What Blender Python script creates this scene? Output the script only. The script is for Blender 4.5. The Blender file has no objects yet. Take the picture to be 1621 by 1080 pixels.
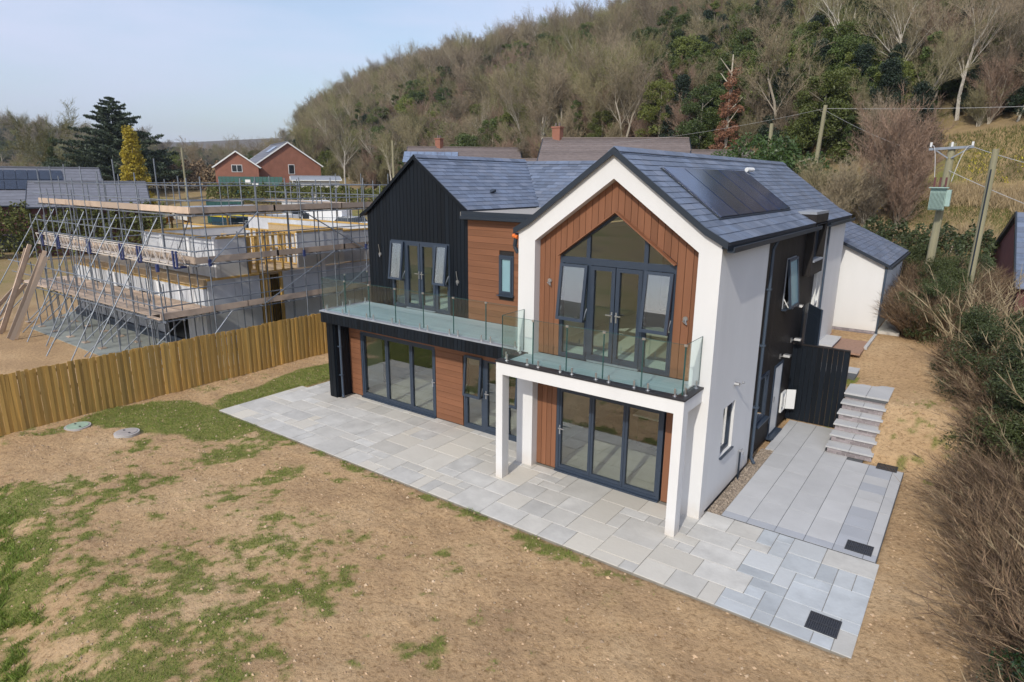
import bpy, math, random
import numpy as np
from mathutils import Vector, Matrix, Euler
random.seed(7)
RNG = np.random.RandomState(11)
SC = bpy.context.scene
COL = SC.collection
R = math.radians

# ------------------------------------------------------------------ camera
cd = bpy.data.cameras.new('camera')
cam = bpy.data.objects.new('camera', cd)
COL.objects.link(cam)
SC.camera = cam
cd.sensor_width = 36.0
cd.lens = 36.0 * 1012.1 / 1621.0
cd.clip_start = 0.1
cd.clip_end = 9000
CAMLOC = Vector((3.747, -11.5245, 6.5833))
yaw, pitch, roll = .62991, -.24927, .00851
fwd = Vector((-math.sin(yaw) * math.cos(pitch), math.cos(yaw) * math.cos(pitch), math.sin(pitch)))
rt = Vector((math.cos(yaw), math.sin(yaw), 0))
up = rt.cross(fwd)
r2 = math.cos(roll) * rt + math.sin(roll) * up
u2 = -math.sin(roll) * rt + math.cos(roll) * up
cam.matrix_world = Matrix(((r2.x, u2.x, -fwd.x, CAMLOC.x), (r2.y, u2.y, -fwd.y, CAMLOC.y), (r2.z, u2.z, -fwd.z, CAMLOC.z), (0, 0, 0, 1)))

# ------------------------------------------------------------------ daylight
SUN_TRAVEL = Vector((-.15, 1.0, -.77)).normalized()
elev = math.asin(-SUN_TRAVEL.z)
w = bpy.data.worlds.new('World')
SC.world = w
w.use_nodes = True
nt = w.node_tree
nt.nodes.clear()
sky = nt.nodes.new('ShaderNodeTexSky')
sky.sky_type = 'NISHITA'
sky.sun_disc = False
sky.sun_elevation = elev
sky.sun_rotation = math.atan2(.15, -1.0)
sky.altitude = 80
sky.air_density = 1.15
sky.dust_density = 1.2
sky.ozone_density = 1.6
bg = nt.nodes.new('ShaderNodeBackground')
bg.inputs['Strength'].default_value = 0.15
out = nt.nodes.new('ShaderNodeOutputWorld')
# thin high cloud veils, the same all round the sky
tc = nt.nodes.new('ShaderNodeTexCoord')
mp = nt.nodes.new('ShaderNodeMapping')
mp.inputs['Scale'].default_value = (1.9, 1.9, 9.0)
mp.inputs['Rotation'].default_value = (0.1, 0.25, 0.6)
nz = nt.nodes.new('ShaderNodeTexNoise')
nz.inputs['Scale'].default_value = 1.3
nz.inputs['Detail'].default_value = 7
nz.inputs['Roughness'].default_value = .52
cr = nt.nodes.new('ShaderNodeValToRGB')
cr.color_ramp.elements[0].position = .38
cr.color_ramp.elements[0].color = (.25, .25, .25, 1)
cr.color_ramp.elements[1].position = .72
cr.color_ramp.elements[1].color = (.85, .85, .85, 1)
mx = nt.nodes.new('ShaderNodeMixRGB')
mx.inputs[2].default_value = (4.7, 4.95, 6.3, 1)
L = nt.links.new
L(tc.outputs['Generated'], mp.inputs['Vector'])
L(mp.outputs[0], nz.inputs['Vector'])
L(nz.outputs['Fac'], cr.inputs[0])
L(cr.outputs[0], mx.inputs[0])
L(sky.outputs[0], mx.inputs[1])
L(mx.outputs[0], bg.inputs['Color'])
L(bg.outputs[0], out.inputs['Surface'])
sd = bpy.data.lights.new('sun', 'SUN')
sd.energy = 2.85
sd.angle = R(.6)
sd.color = (1.0, .94, .84)
sun = bpy.data.objects.new('sun', sd)
COL.objects.link(sun)
sun.location = (0, 0, 60)
sun.rotation_euler = SUN_TRAVEL.to_track_quat('-Z', 'Y').to_euler()
SC.view_settings.view_transform = 'Standard'
SC.view_settings.look = 'None'
SC.view_settings.gamma = 1
SC.view_settings.exposure = .22
SC.render.engine = 'CYCLES'
SC.cycles.transparent_max_bounces = 24
SC.cycles.max_bounces = 7
SC.cycles.caustics_reflective = False
SC.cycles.caustics_refractive = False
SC.cycles.use_denoising = True

# ------------------------------------------------------------------ materials
MAT = {}
def lin(c):
    return tuple(((v / 255.) / 12.92 if v / 255. <= .04045 else ((v / 255. + .055) / 1.055) ** 2.4) for v in c)
def mat(name, col, rough=.7, var=.12, scale=3., bump=0., bscale=30., col2=None, rnd=0., metal=0., spec=.5, stretch=(1, 1, 1), detail=5, hue=None, coord='Object', two=None, transl=0.):
    """noise-varied principled material; rnd = brightness change from object to object"""
    m = bpy.data.materials.new(name)
    m.use_nodes = True
    n = m.node_tree.nodes
    l = m.node_tree.links.new
    p = n['Principled BSDF']
    p.inputs['Roughness'].default_value = rough
    p.inputs['Metallic'].default_value = metal
    p.inputs['Specular IOR Level'].default_value = spec
    t = n.new('ShaderNodeTexCoord')
    mpn = n.new('ShaderNodeMapping')
    mpn.inputs['Scale'].default_value = stretch
    oi = n.new('ShaderNodeObjectInfo')
    l(t.outputs[coord], mpn.inputs['Vector'])
    add = n.new('ShaderNodeVectorMath')
    add.operation = 'ADD'
    sc_ = n.new('ShaderNodeVectorMath')
    sc_.operation = 'SCALE'
    comb = n.new('ShaderNodeCombineXYZ')
    l(oi.outputs['Random'], comb.inputs[0]); l(oi.outputs['Random'], comb.inputs[1])
    sc_.inputs['Scale'].default_value = 37.0
    l(comb.outputs[0], sc_.inputs[0])
    l(mpn.outputs[0], add.inputs[0]); l(sc_.outputs[0], add.inputs[1])
    nz = n.new('ShaderNodeTexNoise')
    nz.inputs['Scale'].default_value = scale
    nz.inputs['Detail'].default_value = detail
    nz.inputs['Roughness'].default_value = .6
    l(add.outputs[0], nz.inputs['Vector'])
    cr = n.new('ShaderNodeValToRGB')
    cr.color_ramp.elements[0].position = .3
    cr.color_ramp.elements[1].position = .7
    c2 = col2 if col2 else tuple(min(1, c * (1 + var)) for c in col)
    c1 = col if col2 else tuple(c * (1 - var) for c in col)
    cr.color_ramp.elements[0].color = (*c1, 1)
    cr.color_ramp.elements[1].color = (*c2, 1)
    l(nz.outputs['Fac'], cr.inputs[0])
    last = cr.outputs[0]
    if rnd:
        hs = n.new('ShaderNodeHueSaturation')
        mr = n.new('ShaderNodeMapRange')
        mr.inputs['To Min'].default_value = 1 - rnd
        mr.inputs['To Max'].default_value = 1 + rnd
        l(oi.outputs['Random'], mr.inputs[0])
        l(mr.outputs[0], hs.inputs['Value'])
        if two:
            ms = n.new('ShaderNodeMath'); ms.operation = 'MULTIPLY'; ms.inputs[1].default_value = 17.31
            fr = n.new('ShaderNodeMath'); fr.operation = 'FRACT'
            l(oi.outputs['Random'], ms.inputs[0]); l(ms.outputs[0], fr.inputs[0])
            mm = n.new('ShaderNodeMixRGB')
            mm.inputs[2].default_value = (*two, 1)
            pw = n.new('ShaderNodeMath'); pw.operation = 'POWER'; pw.inputs[1].default_value = 2.0
            l(fr.outputs[0], pw.inputs[0])
            l(pw.outputs[0], mm.inputs[0]); l(last, mm.inputs[1])
            last = mm.outputs[0]
        l(last, hs.inputs['Color'])
        last = hs.outputs[0]
    l(last, p.inputs['Base Color'])
    if bump:
        b = n.new('ShaderNodeBump')
        b.inputs['Strength'].default_value = 1
        b.inputs['Distance'].default_value = bump
        nb = n.new('ShaderNodeTexNoise')
        nb.inputs['Scale'].default_value = bscale
        nb.inputs['Detail'].default_value = 6
        l(add.outputs[0], nb.inputs['Vector'])
        l(nb.outputs['Fac'], b.inputs['Height'])
        l(b.outputs[0], p.inputs['Normal'])
    if transl:
        tr = n.new('ShaderNodeBsdfTranslucent')
        l(last, tr.inputs['Color'])
        mxs = n.new('ShaderNodeMixShader')
        mxs.inputs[0].default_value = transl
        o = n['Material Output']
        l(p.outputs[0], mxs.inputs[1]); l(tr.outputs[0], mxs.inputs[2]); l(mxs.outputs[0], o.inputs['Surface'])
    MAT[name] = m
    return m
def glass(name, tint=(.9, .95, .93), refl=1.0, ior=1.5, rough=0.0):
    m = bpy.data.materials.new(name)
    m.use_nodes = True
    n = m.node_tree.nodes
    l = m.node_tree.links.new
    n.clear()
    o = n.new('ShaderNodeOutputMaterial')
    tr = n.new('ShaderNodeBsdfTransparent')
    tr.inputs['Color'].default_value = (*tint, 1)
    gl = n.new('ShaderNodeBsdfGlossy')
    gl.inputs['Roughness'].default_value = rough
    gl.inputs['Color'].default_value = (1, 1, 1, 1)
    ge = n.new('ShaderNodeNewGeometry')
    dt = n.new('ShaderNodeVectorMath'); dt.operation = 'DOT_PRODUCT'
    l(ge.outputs['Incoming'], dt.inputs[0]); l(ge.outputs['Normal'], dt.inputs[1])
    ab = n.new('ShaderNodeMath'); ab.operation = 'ABSOLUTE'; l(dt.outputs['Value'], ab.inputs[0])
    om = n.new('ShaderNodeMath'); om.operation = 'SUBTRACT'; om.inputs[0].default_value = 1.0; l(ab.outputs[0], om.inputs[1])
    pw = n.new('ShaderNodeMath'); pw.operation = 'POWER'; pw.inputs[1].default_value = 5.0; l(om.outputs[0], pw.inputs[0])
    fr = n.new('ShaderNodeMath'); fr.operation = 'MULTIPLY_ADD'; fr.inputs[1].default_value = .95; fr.inputs[2].default_value = .045
    l(pw.outputs[0], fr.inputs[0])
    mu = n.new('ShaderNodeMath')
    mu.operation = 'MULTIPLY'
    mu.inputs[1].default_value = refl
    mx = n.new('ShaderNodeMixShader')
    mu.use_clamp = True
    l(fr.outputs[0], mu.inputs[0])
    l(mu.outputs[0], mx.inputs[0])
    l(tr.outputs[0], mx.inputs[1])
    l(gl.outputs[0], mx.inputs[2])
    l(mx.outputs[0], o.inputs['Surface'])
    MAT[name] = m
    return m

mat('render_white', (.675, .672, .662), .85, .045, 1.1, .002, 90, detail=9, stretch=(1, 1, .35))
def splash(name, base, col, top=.38, amt=.75):
    m = MAT[name]; n = m.node_tree.nodes; l = m.node_tree.links.new; p = n['Principled BSDF']
    src = p.inputs['Base Color'].links[0].from_socket
    t = n.new('ShaderNodeTexCoord'); sp = n.new('ShaderNodeSeparateXYZ'); l(t.outputs['Object'], sp.inputs[0])
    mr = n.new('ShaderNodeMapRange'); mr.inputs['From Min'].default_value = top; mr.inputs['From Max'].default_value = base; l(sp.outputs[2], mr.inputs[0])
    nz = n.new('ShaderNodeTexNoise'); nz.inputs['Scale'].default_value = 7; nz.inputs['Detail'].default_value = 8; l(t.outputs['Object'], nz.inputs['Vector'])
    mu = n.new('ShaderNodeMath'); mu.operation = 'MULTIPLY'; l(mr.outputs[0], mu.inputs[0]); l(nz.outputs['Fac'], mu.inputs[1])
    m2 = n.new('ShaderNodeMath'); m2.operation = 'MULTIPLY'; m2.inputs[1].default_value = amt; m2.use_clamp = True; l(mu.outputs[0], m2.inputs[0])
    mx = n.new('ShaderNodeMixRGB'); mx.inputs[2].default_value = (*col, 1); l(m2.outputs[0], mx.inputs[0]); l(src, mx.inputs[1]); l(mx.outputs[0], p.inputs['Base Color'])
splash('render_white', 0.0, (.50, .40, .29))
mat('render_base', (.72, .69, .63), .85, .05, 3)
mat('timber_red', (.205, .090, .047), .55, .16, 2.2, .002, 60, rnd=.12, stretch=(1, 1, .12), spec=.3)
mat('timber_redh', (.205, .090, .047), .55, .16, 2.2, .002, 60, rnd=.10, stretch=(.12, 1, 1), spec=.3)
mat('black_clad', (.0045, .0075, .012), .5, .25, 3, .002, 70, rnd=.3, stretch=(1, 1, .1), spec=.25)
mat('black_brown', (.019, .016, .015), .6, .25, 3, .002, 70, rnd=.22, stretch=(1, 1, .1), spec=.3)
mat('anthracite', (.032, .046, .070), .38, .05, 3)
mat('dark_metal', (.018, .026, .038), .4, .05, 3)
mat('coping', (.020, .020, .024), .5, .15, 5)
mat('slate', (.118, .148, .208), .42, .20, 3.5, .002, 40, rnd=.22, spec=.6, two=(.15, .172, .222))
mat('slate_sheet', (.03, .036, .05), .6, .18, 3.5)
mat('lead', (.27, .29, .32), .5, .1, 6)
mat('flat_roof', (.34, .32, .29), .9, .08, 2)
mat('silver', (.62, .63, .64), .28, .03, 5, metal=.9)
mat('deckgrey', (.33, .40, .415), .6, .10, 2.5, .001, 60, rnd=.07, stretch=(.1, 1, 1))
mat('plaster', (.52, .53, .50), .9, .02, 1)
mat('floor_in', (.68, .72, .63), .6, .10, 1.4)
mat('screed', (.36, .33, .28), .8, .15, 1.3)
mat('door_brown', (.14, .07, .04), .5, .15, 2, stretch=(1, 1, .2))
mat('worktop', (.62, .60, .55), .3, .03, 2)
mat('hob', (.01, .01, .012), .15, .0, 2)
mat('frosted', (.22, .36, .40), .25, .05, 2)
mat('blind', (.52, .58, .62), .7, .06, 6, stretch=(8, 8, .3))
mat('stone_slab', (.51, .495, .455), .72, .17, 1.9, .004, 14, rnd=.10, two=(.56, .52, .44), detail=7)
mat('blue_slab', (.43, .455, .465), .72, .17, 1.9, .004, 14, rnd=.11, two=(.50, .51, .50), detail=7)
mat('grey_slab', (.475, .475, .47), .75, .09, 1.1, .002, 60, rnd=.035, detail=9)
mat('dark_slab', (.38, .395, .42), .75, .08, 1.1, .002, 60, rnd=.05)
mat('joint', (.24, .225, .195), .95, .15, 8)
mat('dark_joint', (.10, .105, .11), .95, .15, 8)
mat('gravel_base', (.22, .18, .14), .95, .3, 30)
mat('pebble', (.33, .27, .21), .8, .35, 9, rnd=.3)
mat('brick_blue', (.27, .235, .245), .8, .2, 9, rnd=.28)
mat('brick_red', (.29, .105, .065), .85, .2, 6, rnd=.2)
mat('mortar', (.42, .40, .38), .95, .1, 8)
mat('iron', (.05, .052, .058), .55, .2, 12, metal=.3)
mat('pale_wood', (.47, .285, .075), .75, .32, 2.5, .003, 50, rnd=.24, stretch=(1, 1, .10), two=(.38, .25, .08))
mat('wood_rail', (.22, .14, .05), .8, .2, 3)
glass('glass', (.91, .955, .94), 3.2, 1.52)
glass('glass_coated', (.72, .78, .80), 4.8, 1.52)
glass('glass_rail', (.915, .965, .955), 1.1, 1.5)
mat('glass_edge', (.035, .10, .095), .2, .05, 4)
mat('pipe', (.05, .07, .10), .42, .04, 4)
mat('lamp_steel', (.5, .5, .5), .3, .05, 4, metal=.8)
mat('white_plastic', (.72, .72, .70), .4, .02, 3)
mat('orange_plastic', (.75, .16, .02), .5, .02, 3)
mat('solar', (.02, .035, .085), .10, .3, 2.0, spec=1.0, rnd=.3)
mat('setts', (.33, .20, .14), .9, .2, 14, rnd=0)
mat('plank', (.50, .38, .285), .8, .18, 2.0, .002, 40, rnd=.22, two=(.30, .24, .19), stretch=(1, 1, 1))

# ------------------------------------------------------------------ builders
WL = {}          # world position of every parent
def wl(o):
    return WL.get(o.name, Vector((0, 0, 0))) if o else Vector((0, 0, 0))
def T(name, label, cat, loc=(0, 0, 0), group=None, kind=None):
    o = bpy.data.objects.new(name, None)
    o.empty_display_size = .2
    COL.objects.link(o)
    o.location = loc
    WL[o.name] = Vector(loc)
    if label: o['label'] = label
    if cat: o['category'] = cat
    if group: o['group'] = group
    if kind: o['kind'] = kind
    return o
def tag(o, label=None, cat=None, group=None, kind=None):
    if label: o['label'] = label
    if cat: o['category'] = cat
    if group: o['group'] = group
    if kind: o['kind'] = kind
    return o
def put(name, mesh, parent=None, loc=(0, 0, 0), rot=None):
    """link a shared mesh at a world place under a parent"""
    o = bpy.data.objects.new(name, mesh)
    COL.objects.link(o)
    if parent: o.parent = parent
    o.location = Vector(loc) - wl(parent)
    if rot is not None: o.rotation_euler = rot
    WL[o.name] = Vector(loc)
    return o
class MB:
    def __init__(s): s.v = []; s.f = []; s.mi = []; s.cur = 0
    def add(s, vs, fs):
        b = len(s.v)
        s.v += [tuple(v) for v in vs]
        s.f += [tuple(b + i for i in f) for f in fs]
        s.mi += [s.cur] * len(fs)
        return s
    def box(s, x0, x1, y0, y1, z0, z1):
        if x0 > x1: x0, x1 = x1, x0
        if y0 > y1: y0, y1 = y1, y0
        if z0 > z1: z0, z1 = z1, z0
        vs = [(x0, y0, z0), (x1, y0, z0), (x1, y1, z0), (x0, y1, z0), (x0, y0, z1), (x1, y0, z1), (x1, y1, z1), (x0, y1, z1)]
        return s.add(vs, [(0, 3, 2, 1), (4, 5, 6, 7), (0, 1, 5, 4), (1, 2, 6, 5), (2, 3, 7, 6), (3, 0, 4, 7)])
    def chbox(s, x0, x1, y0, y1, z0, z1, c=.006):
        """box with chamfered top edge"""
        vs = [(x0, y0, z0), (x1, y0, z0), (x1, y1, z0), (x0, y1, z0), (x0, y0, z1 - c), (x1, y0, z1 - c), (x1, y1, z1 - c), (x0, y1, z1 - c),
              (x0 + c, y0 + c, z1), (x1 - c, y0 + c, z1), (x1 - c, y1 - c, z1), (x0 + c, y1 - c, z1)]
        return s.add(vs, [(0, 3, 2, 1), (8, 9, 10, 11), (0, 1, 5, 4), (1, 2, 6, 5), (2, 3, 7, 6), (3, 0, 4, 7), (4, 5, 9, 8), (5, 6, 10, 9), (6, 7, 11, 10), (7, 4, 8, 11)])
    def prism(s, poly, axis, a, b):
        """poly = 2-D outline; axis 'y': poly in (x,z); 'x': poly in (y,z); 'z': poly in (x,y)"""
        n = len(poly)
        def P(p, t):
            return (p[0], t, p[1]) if axis == 'y' else ((t, p[0], p[1]) if axis == 'x' else (p[0], p[1], t))
        vs = [P(p, a) for p in poly] + [P(p, b) for p in poly]
        fs = [tuple(range(n)), tuple(reversed(range(n, 2 * n)))] + [((i + 1) % n, i, n + i, n + (i + 1) % n) for i in range(n)]
        ar = sum(poly[i][0] * poly[(i + 1) % n][1] - poly[(i + 1) % n][0] * poly[i][1] for i in range(n))
        flip = (ar > 0) != (b > a)
        if axis == 'y': flip = not flip
        if not flip: fs = [tuple(reversed(f)) for f in fs]
        fs = [tuple(reversed(f)) for f in fs]
        return s.add(vs, fs)
    def tube(s, p0, p1, r0, r1=None, n=6, cap=True):
        r1 = r0 if r1 is None else r1
        p0 = Vector(p0); p1 = Vector(p1)
        d = (p1 - p0)
        if d.length < 1e-6: return s
        d.normalize()
        a = d.orthogonal().normalized(); b = d.cross(a)
        vs = []
        for (p, r) in ((p0, r0), (p1, r1)):
            for i in range(n):
                t = 2 * math.pi * i / n
                vs.append(p + r * (math.cos(t) * a + math.sin(t) * b))
        fs = [(i, (i + 1) % n, n + (i + 1) % n, n + i) for i in range(n)]
        if cap: fs += [tuple(reversed(range(n))), tuple(range(n, 2 * n))]
        return s.add(vs, fs)
    def bar(s, p0, p1, w, h, upv=(0, 0, 1)):
        """rectangular bar from p0 to p1"""
        p0 = Vector(p0); p1 = Vector(p1)
        d = (p1 - p0).normalized()
        u = Vector(upv)
        a = d.cross(u)
        if a.length < 1e-4: a = d.orthogonal()
        a.normalize(); b = a.cross(d)
        vs = []
        for p in (p0, p1):
            for (i, j) in ((-1, -1), (1, -1), (1, 1), (-1, 1)):
                vs.append(p + a * (i * w / 2) + b * (j * h / 2))
        return s.add(vs, [(3, 2, 1, 0), (4, 5, 6, 7), (0, 1, 5, 4), (1, 2, 6, 5), (2, 3, 7, 6), (3, 0, 4, 7)])
    def ball(s, c, r, n=6, m=4, sq=(1, 1, 1)):
        vs = []; fs = []
        for j in range(m + 1):
            ph = math.pi * j / m
            for i in range(n):
                t = 2 * math.pi * i / n
                vs.append((c[0] + r * sq[0] * math.sin(ph) * math.cos(t), c[1] + r * sq[1] * math.sin(ph) * math.sin(t), c[2] + r * sq[2] * math.cos(ph)))
        for j in range(m):
            for i in range(n):
                fs.append((j * n + i, (j + 1) * n + i, (j + 1) * n + (i + 1) % n, j * n + (i + 1) % n))
        return s.add(vs, fs)
    def mesh(s, name, mats, off=(0, 0, 0), smooth=False):
        me = bpy.data.meshes.new(name)
        o = Vector(off)
        me.from_pydata([tuple(Vector(v) - o) for v in s.v] if o.length else s.v, [], s.f)
        ms = mats if isinstance(mats, (list, tuple)) else [mats]
        for m in ms: me.materials.append(MAT[m] if isinstance(m, str) else m)
        if len(ms) > 1: me.polygons.foreach_set('material_index', s.mi)
        if smooth: me.polygons.foreach_set('use_smooth', [True] * len(me.polygons))
        me.update()
        return me
    def build(s, name, mats, parent=None, smooth=False, at=None):
        base = Vector(at) if at is not None else wl(parent)
        me = s.mesh(name, mats, base, smooth)
        o = bpy.data.objects.new(name, me)
        COL.objects.link(o)
        if parent: o.parent = parent
        o.location = base - wl(parent)
        WL[o.name] = base.copy()
        return o
def npmesh(name, V, F, mats, nside=3):
    """fast mesh from numpy arrays; all faces with nside corners"""
    me = bpy.data.meshes.new(name)
    V = np.asarray(V, np.float32); F = np.asarray(F, np.int32)
    me.vertices.add(len(V)); me.vertices.foreach_set('co', V.ravel())
    me.loops.add(F.size); me.loops.foreach_set('vertex_index', F.ravel())
    me.polygons.add(len(F)); me.polygons.foreach_set('loop_start', np.arange(0, F.size, nside, dtype=np.int32))
    me.update(calc_edges=True)
    for m in (mats if isinstance(mats, (list, tuple)) else [mats]): me.materials.append(MAT[m])
    return me
def sstep(a, b, x):
    t = np.clip((x - a) / (b - a), 0, 1)
    return t * t * (3 - 2 * t)
_LAT = RNG.rand(256, 256)
def vnoise(x, y):
    x = np.asarray(x, float); y = np.asarray(y, float)
    xi = np.floor(x).astype(int); yi = np.floor(y).astype(int)
    fx = x - xi; fy = y - yi
    fx = fx * fx * (3 - 2 * fx); fy = fy * fy * (3 - 2 * fy)
    g = lambda i, j: _LAT[i % 256, j % 256]
    return (g(xi, yi) * (1 - fx) + g(xi + 1, yi) * fx) * (1 - fy) + (g(xi, yi + 1) * (1 - fx) + g(xi + 1, yi + 1) * fx) * fy
def fbm(x, y, o=4, s=1.):
    a = 0; amp = 1; tot = 0
    for k in range(o):
        a = a + amp * vnoise(x * s * 2 ** k + 17.3 * k, y * s * 2 ** k + 9.1 * k); tot += amp; amp *= .5
    return a / tot
# ================================================================== ground
def Hy(y):
    return np.interp(y, [4.9, 6.95, 8.7, 10.5, 12.5, 15, 19, 25, 30, 34, 38, 44], [0, 1.02, 1.12, 1.42, 1.55, 1.62, 1.75, 2.2, 2.9, 4.1, 5.7, 7.7])
def hill(x, y):
    s = (x - 2) * .245 + (y - 40) * .97
    lim = (y - 47 + .73 * (x + 75)) / 1.238
    k = .46 * (.12 + .88 * sstep(-26, 26, lim))
    h = k * np.clip(s, 0, None)
    crest = 66 - 28 * sstep(-110, -300, x)
    h = crest * (1 - np.exp(-h / crest * 1.25)) 
    return h
def terrain(x, y):
    x = np.asarray(x, float); y = np.asarray(y, float)
    bank = Hy(y)
    # right of the steps the bank climbs with them; further left the yard level only begins behind the screen
    side = sstep(2.2, 2.36, x)
    back = sstep(6.98, 7.0, y) * sstep(-.35, -.25, x)
    rear = sstep(11.5, 13.5, y) * sstep(-14, -9, x)
    far = sstep(16, 40, y) * sstep(-60, -30, x)
    m = np.maximum(np.maximum(side * sstep(4.5, 5.2, y), back), np.maximum(rear, far))
    z = bank * m
    lw = np.clip(np.hypot(x + 20, y) - 45, 0, None)
    z = z + np.where(x < -25, 1, 0) * (1 - m) * np.minimum(lw * .055, 4.2)
    z = z + (1 - m) * sstep(14, 40, y) * 4.5 * sstep(-25, -60, x) * 0.5
    z = z + hill(x, y)
    z = z - 1.6 * sstep(3.6, 5.2, x) * sstep(14, 19, y) * sstep(36, 31, y)
    # the garden falls away in front on the left
    z = z - .8 * sstep(0, 3.2, (-7.7 - y) + (-9 - x) * .12) * sstep(-3.0, -6.5, x)
    z = z - 2.0 * sstep(-12, -40, y)
    # distant ridges
    d = np.hypot(x, y)
    far_h = 24 * sstep(300, 480, d) * (1 - sstep(700, 1000, d)) * np.clip(1 - np.abs(np.arctan2(-x, np.maximum(y, 1)) - R(80)) / R(26), 0, 1)
    z = z + far_h
    z = z + (48 + 75 * (fbm(x, y, 4, 1 / 700.) - .4)) * sstep(900, 1900, d) * np.where(y > -600, 1, .3)
    return z
def axis(lo, hi, step, outlo, outhi, g=1.16):
    a = list(np.arange(lo, hi + 1e-6, step))
    s = step
    while a[-1] < outhi: s *= g; a.append(a[-1] + s)
    s = step; b = []
    c = lo
    while c > outlo: s *= g; c -= s; b.append(c)
    return np.array(b[::-1] + a)
gx = axis(-17.2, 6.4, .085, -3500, 3000, 1.13)
gy = axis(-10.2, 8.0, .085, -900, 3500, 1.13)
GX, GY = np.meshgrid(gx, gy)
# how much turf has taken at places across the garden (x, y, share)
TURF = [(-13.6, -7.3, 0.1), (-11.7, -7.9, 0.75), (-10.1, -8.4, 0.85), (-8.5, -8.9, 0.9), (-7.4, -9.2, 0.9), (-6.5, -9.5, 1), (-12.7, -6.6, 0.15), (-10.7, -7.3, 0.45), (-9.2, -7.9, 0.5), (-7.5, -8.5, 0.45), (-6.5, -8.8, 0.55), (-5.7, -9.2, 0.45), (-11.7, -5.8, 0.35), (-9.8, -6.6, 0.35), (-8.3, -7.3, 0.55), (-6.7, -8.0, 0.75), (-5.6, -8.4, 0.75), (-4.9, -8.7, 0.7), (-11.0, -4.9, 0.35), (-9.1, -5.8, 0.35), (-7.6, -6.5, 0.3), (-6.1, -7.3, 0.8), (-5.1, -7.8, 0.75), (-4.2, -8.3, 0.6), (-10.6, -3.6, 0.35), (-8.9, -4.6, 0.35), (-7.5, -5.5, 0.35), (-6.2, -6.2, 0.3), (-4.9, -7.0, 0.6), (-4.0, -7.6, 0.45), (-9.1, -3.0, 0.2), (-7.5, -4.2, 0.12), (-6.3, -5.0, 0.3), (-5.2, -5.8, 0.3), (-4.2, -6.5, 0.35), (-3.3, -7.2, 0.35), (-6.7, -3.3, 0.15), (-5.5, -4.3, 0.2), (-4.5, -5.2, 0.15), (-3.5, -6.0, 0.35), (-2.6, -6.7, 0.3), (-4.9, -3.3, 0.1), (-3.8, -4.4, 0.15), (-2.9, -5.3, 0.15), (-2.0, -6.2, 0.12), (-3.1, -3.4, 0.05), (-2.2, -4.6, 0.08), (-1.3, -5.7, 0.08), (-1.3, -3.7, 0.03), (-0.1, -4.8, 0.03), (0.4, -3.8, 0), (1.4, -4.0, 0), (3.6, -2.5, 0), (-13.2, -6.2, 0.0), (-14.0, -6.7, 0), (-15.5, -3, 0), (-14.5, -9, .3), (-8, -11, .9), (3, -6, 0), (-12, 0, .1), (-15, 3, 0)]
def grassmask(x, y):
    """1 where turf has taken, 0 on bare soil"""
    num = 0; den = 0
    for (px_, py_, d_) in TURF:
        w_ = 1 / ((x - px_) ** 2 + (y - py_) ** 2 + .25) ** 1.6
        num = num + w_ * d_; den = den + w_
    reg = num / den
    strip = np.exp(-((y + 3.2 - .33 * (x + 13.0)) / 1.25) ** 2) * sstep(-10.6, -11.6, x) * sstep(-16.1, -14.6, x - .25 * (y + 2)) * 1.5
    strip2 = np.exp(-((x + 14.0 + .12 * (y - 1.0)) / .85) ** 2) * sstep(-2.9, -1.6, y) * sstep(5, 3, y) * 1.6
    edge = .55 * np.exp(-((y + 2.62) / .22) ** 2) * sstep(1.0, -1.0, x) * sstep(-14, -13, x)
    n = fbm(x + 3, y + 7, 5, .95)
    n2 = fbm(x * 1.4 + 40, y * 1.4 - 11, 4, 2.6)
    dens = np.maximum(reg, edge)
    n3 = fbm(x + 70, y - 20, 2, 9.5)
    q_ = (n * .42 + n2 * .34 + n3 * .24 - .495) / .085
    m1 = sstep(-.25, .6, q_ - 1.6 * (1 - 2 * dens))
    m1 = m1 * sstep(.0, .12, dens)
    m2 = sstep(.50, .72, np.maximum(strip, strip2) * .9 + (n - .5) * 1.0)
    out_ = np.maximum(m1, m2)
    # bank to the right stays bare but for a few tufts
    tuft = sstep(.66, .74, n2) * .8 * sstep(2.5, 2.7, x) * sstep(3.8, 4.5, y) * sstep(9, 7, y)
    out_ = np.where(x > 1.5, np.maximum(tuft, 0), out_)
    return out_ * (np.abs(y) < 14) * (x > -16.0)
near = sstep(-17.5, -16.8, GX) * sstep(6.9, 6.2, GX) * sstep(-10.8, -10, GY) * sstep(8.8, 8, GY)
GZ = terrain(GX, GY)
def lumps(x, y): return (fbm(x, y, 3, 5.5) - .5) * .06 * (.4 + 1.2 * fbm(x + 9, y, 2, .4)) + (fbm(x + 50, y, 4, 1.1) - .5) * .10
clods = lumps(GX, GY)
rough = clods * near
under = ((GX > -13.3) & (GX < 3.1) & (GY > -2.38) & (GY < 4.85) & ((GY < .4) | (GX > -.2) | (GX < -4))) | ((GX > -11.9) & (GX < 2.2) & (GY > -2.3) & (GY < 12.4) & (GX < 2.3) & (GY < 6.9)) | ((GX > -11.6) & (GX < 0) & (GY > 0) & (GY < 12.2))
pv = np.where(under, 1., 0.)
GZ = GZ + rough * (1 - pv) - .006 * near
nearpav = ((GX > -13.6) & (GX < 3.3) & (GY > -2.62) & (GY < .5)) | ((GX > 1.8) & (GX < 3.25) & (GY < 5.2) & (GY > 0)) | ((GX > -13.4) & (GX < -11) & (GY < 1.5) & (GY > 0))
GZ = np.where(nearpav, np.minimum(GZ, -.014), GZ)
GZ = np.where(under, -.11, GZ)
gm = grassmask(GX, GY) * near * (1 - pv)
far_green = (1 - near) * (.55 * sstep(.45, .6, fbm(GX, GY, 4, .05)))
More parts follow.
